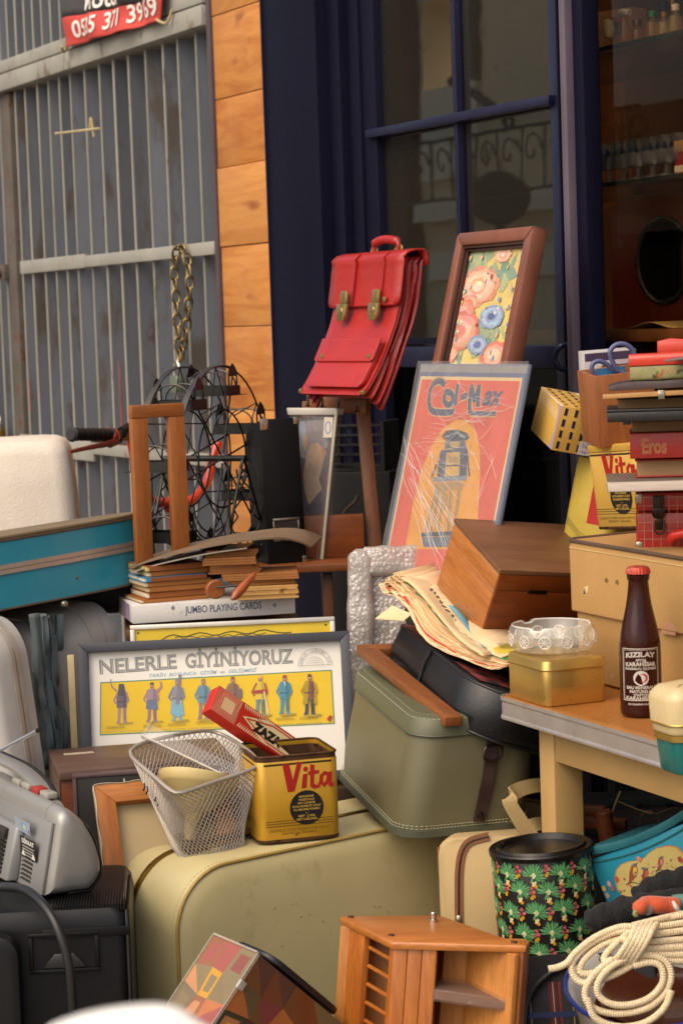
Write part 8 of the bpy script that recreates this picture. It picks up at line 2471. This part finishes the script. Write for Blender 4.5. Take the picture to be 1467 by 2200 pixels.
# flowered tin
fc0 = P(1180, 2046, 3.29)
fz = fc0.z
M = pose((fc0.x, fc0.y + 0.0, fz), 0, 0, -3.0)
ft = thing('flowered_tin', 'round black tin with green leaf and flower print and black lid', 'tin', M)
fr_, fh2 = 0.0735, 0.156
MB().lathe([(0, 0.0), (fr_ - 0.002, 0), (fr_, 0.002), (fr_, fh2 - 0.004), (fr_ - 0.002, fh2)], 64).build('wall', mat('tin_black', '14100f', 0.35, var=0.1), ft, smooth=40)
lidm = mat('lid_black_metal', '1f1b19', 0.28, 0.3, var=0.15, vs=8, bump=0.05)
MB().lathe([(fr_ - 0.003, fh2 - 0.003), (fr_ + 0.003, fh2 - 0.003), (fr_ + 0.0035, fh2 + 0.003), (fr_ + 0.002, fh2 + 0.0055), (fr_ - 0.007, fh2 + 0.0045), (fr_ - 0.009, fh2 + 0.0085), (fr_ - 0.013, fh2 + 0.0085), (fr_ - 0.016, fh2 + 0.0005), (0, fh2 - 0.001)], 64, cap=False).build('lid', lidm, ft, smooth=30)
p = Print(0.0002)
p.STEP = 2.5e-6
greens = ['3f7a48', '4c8a56', '5c9a66', '387040', '66a470']
rf = random.Random(3)
def burst(u, v, s_):
 for k in range(26):
  a = rad(-35 + 250 * k / 25 + rf.uniform(-4, 4)) if k < 22 else rad(rf.uniform(230, 320))
  r0, r1_ = 0.002 * s_, (0.0155 + rf.uniform(-0.0025, 0.0025)) * s_ * (1.0 if k < 22 else 0.6)
  w_ = 0.0011 * s_
  ca, sa = math.cos(a), math.sin(a)
  p.poly([(u + r0 * ca - w_ * sa, v + r0 * sa + w_ * ca), (u + r0 * ca + w_ * sa, v + r0 * sa - w_ * ca), (u + r1_ * 0.75 * ca + w_ * 0.9 * sa, v + r1_ * 0.75 * sa - w_ * 0.9 * ca), (u + r1_ * ca, v + r1_ * sa), (u + r1_ * 0.75 * ca - w_ * 0.9 * sa, v + r1_ * 0.75 * sa + w_ * 0.9 * ca)], greens[k % 5])
  p.z -= p.STEP * 0.9
 for dx, dy in ((-0.002, 0.001), (0.002, 0.0005), (0.0, -0.002), (0.0005, 0.003)):
  p.ell(u + dx, v + dy, 0.0019, 0.0017, rf.choice(['d9d0a0', 'c9c890', 'e0d8b0']), 8)
 for dx, dy in ((-0.001, -0.010), (0.002, -0.0095), (0.0008, -0.0125), (-0.0012, -0.0135)):
  p.ell(u + dx, v + dy, 0.0021, 0.0019, 'd6c58e', 8)
 p.blob(u + 0.0025, v - 0.0155, 0.0026, 0.0026, 'c98a2c', 8)
def flower5(u, v, r, c_):
 for k in range(5):
  a = 2 * math.pi * k / 5 + 0.3
  p.ell(u + r * 0.6 * math.cos(a), v + r * 0.6 * math.sin(a), r * 0.5, r * 0.5, c_, 7)
  p.z -= p.STEP * 0.9
circ = 2 * math.pi * fr_
cols_ = 11
for i in range(cols_):
 for j in range(5):
  u = -circ / 2 + circ * (i + 0.5 * (j % 2)) / cols_ + rf.uniform(-0.002, 0.002)
  v = 0.018 + j * 0.031 + rf.uniform(-0.002, 0.002)
  burst(u, min(v, fh2 - 0.022), 1.2)
  for dx, dy, c_ in ((0.019, 0.006, 'bb5257'), (0.0225, 0.0005, 'c4686a'), (0.0175, -0.001, 'a84850'), (0.0205, -0.006, 'c08a2c'), (0.0185, -0.0085, 'c9962f')):
   flower5(u + dx + rf.uniform(-0.001, 0.001), min(v + dy, fh2 - 0.008), 0.0027, c_)
p.build('leaf_print', ft, printed('flower_tin_print', 0.35, 0.1, 30), cyl(fr_))
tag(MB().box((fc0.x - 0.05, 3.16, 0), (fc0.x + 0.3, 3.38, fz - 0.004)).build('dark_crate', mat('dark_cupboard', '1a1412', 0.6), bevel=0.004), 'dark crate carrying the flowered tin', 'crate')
# beige travel bag
A_, B_, D_ = P(945, 2010, 3.44), P(1120, 2006, 3.42), P(945, 1800, 3.46)
M = frame3(A_, B_, D_)
bb = thing('beige_bag', 'beige canvas travel bag with brown zip and webbing handle', 'bag', M)
zbg = (D_ - A_).length
bgm = mat('beige_canvas', 'b0976a', 0.75, var=0.06, vs=6, bump=0.25, bs=400)
pts_ = rrect(0.15, zbg + 0.05, 0.028, 8, 0.075, (zbg - 0.05) / 2)
MB().loft([[Vector((x, y, z)) for x, z in [(0.075 + (px - 0.075) * k, (zbg - 0.05) / 2 + (pz - (zbg - 0.05) / 2) * k2) for px, pz in pts_]] for y, k, k2 in ((0.0, 0.90, 0.96), (0.004, 0.97, 0.985), (0.016, 1.0, 1.0), (0.2, 1.0, 1.0), (0.215, 0.9, 0.96))]).build('body', bgm, bb, smooth=50)
zipm = mat('brown_zip', '7a4a28', 0.5, var=0.15)
q = on(M, -0.001)
zl = [q(*t) for t in ((986, 1990), (985, 1930), (986, 1870), (993, 1830), (1010, 1808), (1050, 1796))]
zc_l = curve([(u, -0.001, v) for u, v in zl], 6)
MB().band(zc_l, 0.013, 0.002, (1, 0, 0.0)).build('zip_tape', zipm, bb)
MB().tube([z_ + Vector((0, -0.0015, 0)) for z_ in zc_l], 0.0016, 6).build('zip_teeth', mat('zip_dark', '3a2418', 0.4, 0.4), bb)
MB().cbox(zc_l[0] + Vector((0, -0.003, 0.01)), (0.006, 0.003, 0.014)).build('zip_pull', chrome, bb, bevel=0.001)
MB().tube([Vector((0.004 + 0.001 * math.sin(z_ * 40), 0.006, z_)) for z_ in [zbg * 0.9 - (zbg * 0.95) * t / 10 for t in range(11)]], 0.0025, 8).build('piping', zipm, bb)
MB().tube(curve([(*q(1100, 1860)[:1], 0.002, q(1100, 1860)[1]), (q(1098, 1930)[0], 0.002, q(1098, 1930)[1]), (q(1102, 2000)[0], 0.002, q(1102, 2000)[1])], 5), 0.002, 8).build('piping', zipm, bb)
sp_ = [P(1080, 1806, 3.47), P(1100, 1760, 3.44), P(1098, 1722, 3.43), P(1112, 1700, 3.46), P(1150, 1688, 3.52), P(1190, 1690, 3.56), P(1200, 1740, 3.55), P(1170, 1762, 3.52), P(1130, 1775, 3.5), P(1120, 1800, 3.48)]
Lm = local(M)
sp_l = curve([P(1142, 1800, 3.42), P(1112, 1756, 3.42), P(1094, 1720, 3.43), P(1108, 1700, 3.46), P(1150, 1688, 3.50), P(1185, 1692, 3.54), P(1200, 1720, 3.56), P(1190, 1765, 3.54), P(1150, 1772, 3.50), P(1115, 1784, 3.49)], 7)
MB().band(sp_l, 0.024, 0.003, [Vector((1, 0.2, 0)).lerp(Vector((0, 0.8, 0.6)), min(1, i / 22)) for i in range(len(sp_l))]).build('handle', mat('webbing', 'a58d60', 0.7, var=0.08, bump=0.3, bs=300), bb, warp=Lm)
zb2 = (M @ Vector((0, 0, -0.05))).z
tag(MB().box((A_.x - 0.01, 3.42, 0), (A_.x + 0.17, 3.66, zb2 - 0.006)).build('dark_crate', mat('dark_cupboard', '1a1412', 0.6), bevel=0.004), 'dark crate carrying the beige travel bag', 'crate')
# turquoise bird tin
A_, B_, D_ = P(1306, 1952, 3.26), P(1500, 1880, 3.14), P(1279, 1845, 3.27)
M = frame3(A_, B_, D_)
bt = thing('bird_tin', 'turquoise tin painted with birds in a cream medallion', 'tin', M)
tbw, tbh = (B_ - A_).length + 0.03, (D_ - A_).length
turq = mat('turquoise_tin', '1f86a0', 0.35, 0.1, var=0.1, vs=7, bump=0.08, stain=('3f5a4c', 0.06, 26))
MB().box((0, 0, -0.01), (tbw, 0.14, tbh)).build('body', turq, bt, bevel=0.004)
turd = mat('turquoise_rim', '2a6a74', 0.35, 0.2, var=0.15, vs=14, stain=('6a6a4a', 0.15, 30))
b = MB()
for i, (z, o_, h_) in enumerate(((tbh + 0.0003, -0.003, 0.012), (tbh - 0.012, -0.0015, 0.0035))):
 b.loft([[Vector((x, o_, z + 0.010 * (2 * x / tbw - 1) ** 2 - 0.003)), Vector((x, 0.143 if i == 0 else 0.003, z + 0.010 * (2 * x / tbw - 1) ** 2 - 0.003)), Vector((x, 0.143 if i == 0 else 0.003, z + h_ + 0.010 * (2 * x / tbw - 1) ** 2 - 0.003)), Vector((x, o_, z + h_ + 0.010 * (2 * x / tbw - 1) ** 2 - 0.003))] for x in [tbw * t / 12 for t in range(13)]])
b.build('lid_rim', turd, bt, bevel=0.0012)
q = on(M)
def z9(x, y):
 return q(1240 + x * 227 / 1387, 1640 + y * 360 / 2200)
p = Print()
med = [(500, 1500), (520, 1400), (580, 1330), (680, 1290), (800, 1280), (890, 1240), (930, 1190), (1040, 1120), (1180, 1090), (1300, 1110), (1370, 1180), (1390, 1260), (1370, 1370), (1300, 1460), (1200, 1540), (1050, 1600), (950, 1610), (880, 1660), (800, 1730), (680, 1750), (590, 1720), (530, 1640)]
cxm, cym = 930, 1420
p.poly([z9(cxm + (x - cxm) * 1.035, cym + (y - cym) * 1.05) for x, y in med], 'b8764a')
p.poly([z9(x, y) for x, y in med], 'b8a566')
def bird(x, y, s_, c1, c2):
 f = lambda u, v: z9(x + u * s_, y + v * s_)
 p.poly([f(-30, -100), f(0, -130), f(40, -110), f(60, -40), f(40, 40), f(0, 90), f(-60, 150), f(-90, 190), f(-60, 90), f(-55, 0)], c1)
 p.poly([f(0, -80), f(45, -70), f(45, 10), f(10, 50), f(-10, 0)], c2)
 p.poly([f(10, -120), f(60, -140), f(40, -105)], '3a3440')
 p.poly([f(-30, -100), f(0, -130), f(30, -115), f(0, -85)], '5a7080')
 p.line([f(-100, 150), f(0, 120), f(90, 150)], 0.0015, '4a4034')
bird(735, 1440, 1.0, '8a4a34', 'c8a44a')
bird(890, 1470, 0.75, '8c3c34', 'b0584a')
bird(1090, 1310, 0.7, '8f4a44', 'b87a6a')
for k in range(34):
 x = 560 + rf.uniform(0, 760)
 y = 1600 - (x - 560) * 0.42 + rf.uniform(-120, 120)
 if rf.random() < 0.6:
  p.line([z9(x, y), z9(x + rf.uniform(-40, 40), y + rf.uniform(-40, 30))], 0.0011, rf.choice(['6a6a58', '7c5a58', '5a5a50']))
 else:
  a = z9(x, y)
  p.blob(a[0], a[1], 0.002, 0.002, rf.choice(['9a4c48', '6e7a5c', 'b88a78']), 8)
for x, y, c_ in ((520, 1520, 'b8483c'), (420, 1580, 'b88a8a'), (460, 1640, '8a5a58'), (400, 1730, 'a08a6a'), (350, 1640, 'b09a5a'), (810, 1250, 'c07a5c'), (1350, 1260, 'a03c3c')):
 a = z9(x, y)
 p.blob(a[0], a[1], 0.004, 0.0045, c_, 9)
p.build('bird_print', bt, printed('bird_print', 0.4, 0.12, 40))
ztb = min((M @ Vector((x, y, -0.01))).z for x in (0, tbw) for y in (0, 0.14))
# dark knitted cloth
kn_ = mat('black_knit', '0d0c0d', 0.9, var=0.4, vs=90, bump=1.0, bs=260, sheen=0.05)
def knit(pts, rr_, name, label):
 c = curve([P(*t) for t in pts], 10)
 n_ = len(c)
 b = MB()
 b.tube(c, [rr_ * (0.55 + 0.45 * math.sin(math.pi * min(1, (i + 1) / 6) / 2)) * (1 + 0.1 * math.sin(i * 0.8)) for i in range(n_)], 22)
 o = b.build(name, kn_, smooth=80, warp=lambda p: p + Vector((0.0028 * noise.noise(p * 150), 0.0028 * noise.noise(p * 150 + Vector((9, 0, 0))), 0.0032 * noise.noise(p * 130 + Vector((0, 7, 0))) + 0.003 * noise.noise(p * 40) + 0.0015 * math.sin(p.x * 900) * math.sin(p.z * 900))), sub=1)
 tag(o, label, 'cloth', None, 'black knitted cloths by the rope')
knit([(1268, 1985, 3.10), (1300, 1968, 3.09), (1350, 1955, 3.08), (1410, 1945, 3.07), (1480, 1935, 3.06), (1540, 1930, 3.05)], 0.019, 'knitted_cloth', 'roll of black knitted cloth lying beneath the orange toy bird')
knit([(1372, 1935, 3.13), (1400, 1915, 3.12), (1440, 1900, 3.11), (1500, 1890, 3.10), (1560, 1885, 3.09)], 0.020, 'knitted_cloth', 'smooth fold of black knitted cloth before the turquoise tin')
# orange toy bird
pc0 = P(1400, 1952, 3.035)
pr = thing('toy_bird', 'orange cloth toy bird with grey cheek on the black knitted cloth', 'toy bird', Matrix.Translation(pc0))
L = local(Matrix.Translation(pc0))
org = mat('orange_felt', 'c4512a', 0.8, var=0.12, vs=40, bump=0.4, bs=300, sheen=0.4)
MB().tube(curve([P(1366, 1958, 3.02), P(1374, 1950, 3.02), P(1388, 1944, 3.03), P(1410, 1944, 3.03), P(1430, 1946, 3.035), P(1450, 1948, 3.04)], 5), [0.003] + [0.008] * 2 + [0.0105] * 6 + [0.012] * 12 + [0.013] * 5, 16).build('body', org, pr, smooth=70, warp=L)
MB().lathe([(0, -0.004), (0.006, -0.002), (0.0075, 0), (0, 0.002)], 16, Matrix.Translation(P(1390, 1955, 3.018)), axis='y').build('cheek', mat('grey_felt', '75766c', 0.8), pr, warp=L)
MB().tube(curve([P(1367, 1955, 3.015), P(1362, 1964, 3.013), P(1370, 1969, 3.014)], 4), [0.0035, 0.0035, 0.0035, 0.003, 0.003, 0.003, 0.003, 0.002, 0.001], 8).build('beak', mat('olive_felt', '8a8a5c', 0.8), pr, warp=L)
MB().tube(curve([P(1444, 1938, 3.03), P(1452, 1950, 3.025), P(1460, 1962, 3.03)], 5), 0.0035, 8).build('collar', mat('white_felt', 'c9c4bc', 0.8), pr, warp=L)
MB().tube(curve([P(1446, 1943, 3.05), P(1466, 1940, 3.05), P(1500, 1940, 3.05)], 4), 0.013, 14).build('wing', mat('teal_felt', '5f8a80', 0.85, bump=0.4, bs=300), pr, warp=L)
# enamel basin with blue rim, brown plates, rope
ec = P(1400, 2108, 3.02)
M = pose(ec, 0, -14, -4)
en = thing('enamel_basin', 'white enamel basin with blue rim under the coiled rope', 'basin', M)
wen = mat('white_enamel', 'cfcac6', 0.2, var=0.03, vs=6, bump=0.02, coat=0.4)
er_ = 0.117
MB().lathe([(0, -0.09), (0.085, -0.09), (0.10, -0.06), (er_ - 0.004, -0.004), (er_, 0), (er_ - 0.002, 0.001), (er_ - 0.012, -0.008), (0.092, -0.06), (0.08, -0.084), (0, -0.085)], 56).build('bowl', wen, en, smooth=40)
MB().tube([(er_ * math.cos(a), er_ * math.sin(a), 0.0005) for a in [2 * math.pi * k / 56 for k in range(56)]], 0.0034, 8, closed=True).build('blue_rim', mat('blue_enamel', '1d2c78', 0.25, coat=0.3), en)
brp = mat('brown_glaze', '4a2416', 0.18, var=0.15, coat=0.4)
for k, z in enumerate((-0.050, -0.038)):
 t = thing('brown_plate', ('lower brown glazed plate inside the enamel basin', 'upper brown glazed plate inside the enamel basin')[k], 'plate', M @ Matrix.Translation((0.008 * k - 0.004, 0.004, z)))
 MB().lathe([(0, 0), (0.055, 0.0), (0.074, 0.012), (0.0765, 0.0125), (0.075, 0.0155), (0.055, 0.0035), (0, 0.003)], 48).build('plate_body', brp, t, smooth=40)
zen = (M @ Vector((0, 0, -0.09))).z
tag(MB().box((0.30, 2.9, 0), (0.62, 3.14, zen - 0.03)).build('wooden_crate', wood('crate_wood', '6e4e30', '8a6540', 'x', 6, 0.7), bevel=0.003), 'crate under the enamel basin and the plaid bag', 'crate')
def ropemat():
 m, n, l, b = _nodes('cotton_rope')
 uvn = n.new('ShaderNodeAttribute'); uvn.attribute_name = 'along'
 wv = n.new('ShaderNodeMath'); wv.operation = 'SINE'
 ml = n.new('ShaderNodeMath'); ml.operation = 'MULTIPLY'; ml.inputs[1].default_value = 1900
 l.new(uvn.outputs['Fac'], ml.inputs[0]); l.new(ml.outputs[0], wv.inputs[0])
 v = _coord(n, l)
 a = _noise(n, l, v, 260, 3)
 c = _ramp(n, l, a, [(0.3, hx('cfb892')), (0.7, hx('e6d5b4'))])
 l.new(c, b.inputs['Base Color'])
 b.inputs['Roughness'].default_value = 0.85
 ad = n.new('ShaderNodeMath'); ad.operation = 'ADD'
 l.new(wv.outputs[0], ad.inputs[0]); l.new(a, ad.inputs[1])
 _bump(n, l, b, ad.outputs[0], 0.6, 0.0008)
 return m
rpm = ropemat()
def z8(x, y, d=0.0):
 return P(920 + x * 547 / 1467, 1650 + y * 550 / 1475, 2.925 + d)
def ropetube(b, pts, r=0.0046, closed=False):
 b.tube(curve(pts, 8, closed), r, 10, closed=closed)
rp = MB()
ropetube(rp, [z8(690, 1158), z8(745, 1148), z8(800, 1120), z8(850, 1060, 0.005), z8(960, 975, 0.01), z8(1100, 918, 0.015), z8(1200, 925, 0.012), z8(1255, 985, 0.008), z8(1225, 1085, 0.0), z8(1130, 1160, -0.008), z8(980, 1225, -0.01), z8(880, 1235, -0.005), z8(828, 1180, 0.0), z8(838, 1105, 0.004), z8(935, 1010, 0.01), z8(1080, 945, 0.014), z8(1180, 950, 0.012), z8(1215, 1010, 0.008), z8(1170, 1090, 0.004), z8(1050, 1155, 0.0), z8(930, 1185, 0.0), z8(872, 1170, 0.002), z8(900, 1100, 0.006), z8(1000, 1020, 0.012), z8(1100, 985, 0.014)])
ropetube(rp, [z8(1100, 985, 0.0), z8(1150, 1000, -0.006), z8(1130, 1060, -0.008), z8(1060, 1110, -0.006), z8(1010, 1105, 0.0), z8(1040, 1050, 0.004), z8(1140, 960, 0.01), z8(1230, 900, 0.02), z8(1330, 870, 0.03), z8(1480, 838, 0.05), z8(1600, 820, 0.07)])
ropetube(rp, [z8(1060, 1100, -0.012), z8(960, 1180, -0.014), z8(905, 1270, -0.016), z8(915, 1350, -0.018), z8(990, 1400, -0.02), z8(1110, 1415, -0.02), z8(1250, 1385, -0.02), z8(1350, 1310, -0.018), z8(1395, 1210, -0.015), z8(1370, 1120, -0.01), z8(1290, 1080, -0.008), z8(1180, 1085, -0.01), z8(1060, 1140, -0.016), z8(985, 1220, -0.02), z8(975, 1300, -0.02), z8(1040, 1355, -0.022), z8(1150, 1365, -0.022), z8(1270, 1325, -0.02), z8(1345, 1240, -0.018), z8(1340, 1150, -0.014), z8(1280, 1120, -0.012), z8(1180, 1140, -0.012)])
ropetube(rp, [z8(915, 1330, -0.026), z8(960, 1440, -0.03), z8(1090, 1490, -0.03), z8(1240, 1470, -0.028), z8(1350, 1390, -0.026), z8(1400, 1280, -0.022)])
for k, (y0, y1, d) in enumerate(((925, 890, 0.02), (965, 935, 0.012), (1005, 985, 0.006), (1045, 1030, 0.0), (1080, 1075, -0.004), (1110, 1112, -0.006), (890, 845, 0.03))):
 ropetube(rp, [z8(1170, y0 + 20, d - 0.004), z8(1250, y0, d), z8(1330, (y0 * 2 + y1) / 3, d + 0.004), z8(1480, y1, d + 0.012), z8(1640, y1 - 20, d + 0.02)])
for k in range(5):
 x = 1130 + 26 * k
 ropetube(rp, [z8(x - 70, 1120 + 4 * k, -0.004), z8(x - 30, 1075, -0.016), z8(x + 20, 1000, -0.018), z8(x + 55, 935, -0.008), z8(x + 80, 900, 0.012)], 0.0042)
ro = rp.build('coiled_rope', rpm, smooth=70)
me = ro.data
at = me.attributes.new('along', 'FLOAT', 'POINT')
# distance along the strand, for the twist relief
vals = [0.0] * len(me.vertices)
prev, d, k = None, 0.0, 0
co = [v.co for v in me.vertices]
for i in range(0, len(co) - 9, 10):
 c_ = sum((co[i + j] for j in range(10)), Vector()) / 10
 if prev is not None:
  d += min((c_ - prev).length, 0.02)
 prev = c_
 for j in range(10):
  vals[i + j] = d + 0.0033 * j / 10
at.data.foreach_set('value', vals)
tag(ro, 'thick cream cotton rope coiled in loops over the enamel basin', 'rope')
# things in the dark under the table
uM = Matrix.Translation(P(1290, 1770, 3.75))
ut = thing('wooden_tool', 'wooden tool with round pegs in the shade under the table', 'wooden tool', uM)
L = local(uM)
uw = wood('tool_wood', '6a3418', '8a4c24', 'x', 8, 0.5)
b = MB()
beam(b, P(1225, 1738, 3.8), P(1300, 1742, 3.78), 0.016, 0.02, (0, 0, 1))
b.build('bar', uw, ut, bevel=0.002, warp=L)
b = MB()
beam(b, P(1255, 1766, 3.75), P(1345, 1772, 3.72), 0.018, 0.02, (0, 0, 1))
b.build('bar', uw, ut, bevel=0.002, warp=L)
MB().tube([P(1310, 1815, 3.68), P(1300, 1780, 3.68), P(1295, 1746, 3.68), P(1294, 1742, 3.68)], [0.017, 0.014, 0.0145, 0.0115], 16).build('peg', uw, ut, warp=L)
MB().box((-0.06, -0.03, -0.10), (0.12, 0.10, -0.025)).build('base', mat('tool_dark', '2a1a12', 0.6), ut, bevel=0.004)
wr = MB()
c_ = P(1395, 1768, 3.8)
for k in range(3):
 wr.tube([c_ + Vector(((0.017 - 0.001 * k) * math.cos(a), 0.006 * k + 0.004 * math.sin(a), (0.019 - 0.001 * k) * math.sin(a))) for a in [2 * math.pi * j / 24 for j in range(24)]], 0.0016, 6, closed=True)
wr.tube(curve([c_ + Vector((0.012, 0, 0.015)), c_ + Vector((0.05, 0.01, 0.02)), c_ + Vector((0.06, 0.0, -0.02)), c_ + Vector((0.02, -0.01, -0.02))], 6), 0.0016, 6)
tag(wr.build('wire_coil', mat('dull_wire', '5a4c38', 0.5, 0.5)), 'small dull wire coil in the shade under the table', 'wire')
gcr = MB()
g_ = P(1345, 1735, 3.95)
for k in range(4):
 gcr.box((g_.x - 0.03, g_.y, g_.z - 0.10 + 0.035 * k), (g_.x + 0.25, g_.y + 0.008, g_.z - 0.09 + 0.035 * k))
for k in range(6):
 gcr.box((g_.x - 0.03 + 0.05 * k, g_.y + 0.0085, g_.z - 0.10), (g_.x - 0.018 + 0.05 * k, g_.y + 0.016, g_.z + 0.05))
tag(gcr.build('green_crate', mat('dark_green_plastic', '1c2a24', 0.5)), 'dark green plastic crate far under the table', 'crate')
tag(MB().tube(curve([P(1332, 1700, 3.7), P(1322, 1725, 3.7), P(1314, 1748, 3.7)], 5), 0.0022, 6).tube([P(1328, 1722, 3.74), P(1370, 1740, 3.74), P(1400, 1748, 3.74)], 0.0014, 6).build('cane', mat('cane', '8a7a54', 0.6)), 'thin bent cane in the shade under the table', 'cane')
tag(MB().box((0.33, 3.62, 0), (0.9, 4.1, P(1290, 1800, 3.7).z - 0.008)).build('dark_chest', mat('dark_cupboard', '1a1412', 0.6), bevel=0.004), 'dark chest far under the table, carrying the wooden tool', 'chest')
# blurred white thing close to the camera
wc0 = P(318, 2222, 1.0)
M = pose(wc0, 8, 42, 4)
wp = thing('white_lid', 'white glossy rounded lid, blurred close to the camera at the lower picture edge', 'lid', M)
whm = mat('glossy_white', 'f4f1ea', 0.2, var=0.02, bump=0, coat=0.3)
prof3 = [(t.x, t.y) for t in curve([(-0.062, -0.05, 0), (-0.056, -0.012, 0), (-0.036, 0.001, 0), (-0.005, 0.0065, 0), (0.014, 0.005, 0), (0.027, -0.004, 0), (0.04, -0.016, 0), (0.046, -0.05, 0)], 6)]
MB().loft([[Vector((x * k, y, z * k - (1 - k) * 0.02)) for x, z in prof3] for y, k in ((-0.03, 0.7), (-0.026, 0.85), (-0.012, 0.96), (0.0, 1.0), (0.04, 1.0))]).build('shell', whm, wp, smooth=60)
MB().loft([[Vector((x * k, y, z * k + 0.0)) for x, z in prof3] for y, k in ((0.0402, 0.98), (0.0402, 1.06), (0.052, 1.06), (0.052, 0.98))], cap=True).build('grey_rim', mat('grey_rim', '6c655c', 0.4), wp, smooth=40)
tag(MB().lathe([(0, 0), (0.14, 0), (0.14, 0.01), (0.012, 0.03), (0.012, wc0.z - 0.052), (0, wc0.z - 0.052)], 20).build('steel_post', mat('post_steel', '6a6a6a', 0.4, 0.8)), 'thin steel post on a round foot under the white lid', 'post', (wc0.x, wc0.y + 0.01, 0))
# ------------------------------------------------------------------ pieces of parts go one level deeper
NEST = {
 'red_satchel': {'flap': ['seam', 'stud_plate'], 'pocket': ['pocket_flap', 'stud'], 'handle': ['handle_ring'], 'front_panel': ['corner_tip']},
 'mineral_water_bottle': {'glass_body': ['label_print']},
 'sage_trunk': {'front_shell': ['stitching', 'scuff_marks', 'piping'], 'handle': ['handle_tab']},
 'silver_radio': {'back_panel': ['vent_slots', 'panel_print', 'socket', 'battery_cover'], 'antenna': ['antenna_tip'], 'handle': ['handle_underside'], 'top_deck': ['button']},
 'margarine_tin': {'wall': ['label_print', 'side_print', 'inner_wall']},
 'red_packet': {'packet_body': ['packet_print']},
 'cassette_rack': {'top_board': ['peg_cap', 'knob']},
 'framed_chart': {'paper': ['print']},
 'floral_picture': {'picture_panel': ['painting']},
 'lamp_poster': {'board': ['print'], 'wrapping_film': ['film_folds']},
 'box_file': {'body': ['corner_guard', 'label_back']},
 'sale_banner': {'sheet': ['lettering']},
 'card_box': {'box_body': ['lettering', 'end_print']},
 'flowered_tin': {'wall': ['leaf_print']},
 'bird_tin': {'body': ['bird_print']},
 'olive_case': {'strap': ['buckle', 'stud'], 'lid': ['lid_seam']},
 'tan_suitcase': {'lid': ['piping', 'edge_stitching', 'lid_hem', 'scuffs']},
 'chequered_case': {'case_base': ['check_lines']},
 'shop_door': {'door_frame': ['handle', 'groove_bead']},
 'patterned_box': {'body': ['patch_pattern', 'side_pattern', 'clasp']},
 'plaid_bag': {'leather_trim': ['piping'], 'body': ['tartan_pattern']},
 'beige_bag': {'zip_tape': ['zip_teeth', 'zip_pull']},
 'black_speaker': {'grip_rim': ['grip_scoop']},
 'child_bicycle': {'handlebar': ['handlebar_end', 'grip', 'grip_collar', 'lever_clamp', 'brake_lever']},
 'glass_ashtray': {'bowl': ['cut_pattern']},
 'glass_shelf': {},
}
base = lambda o: o.name.split('.')[0]
for root in [o for o in C.objects if o.parent is None]:
 rule = NEST.get(base(root))
 if not rule:
  continue
 kids = list(root.children)
 for part, subs in rule.items():
  host = next((k for k in kids if base(k) == part), None)
  if host:
   for k in kids:
    if base(k) in subs and k is not host:
     k.parent = host
wheel = next(o for o in C.objects if o.name == 'ferris_wheel')
trays = [k for k in wheel.children if base(k) == 'tray']
mid = lambda o: sum((Vector(c) for c in o.bound_box), Vector()) / 8
for k in list(wheel.children):
 if base(k) in ('tray_end', 'tray_hoop'):
  k.parent = min(trays, key=lambda t: (mid(t) - mid(k)).length)
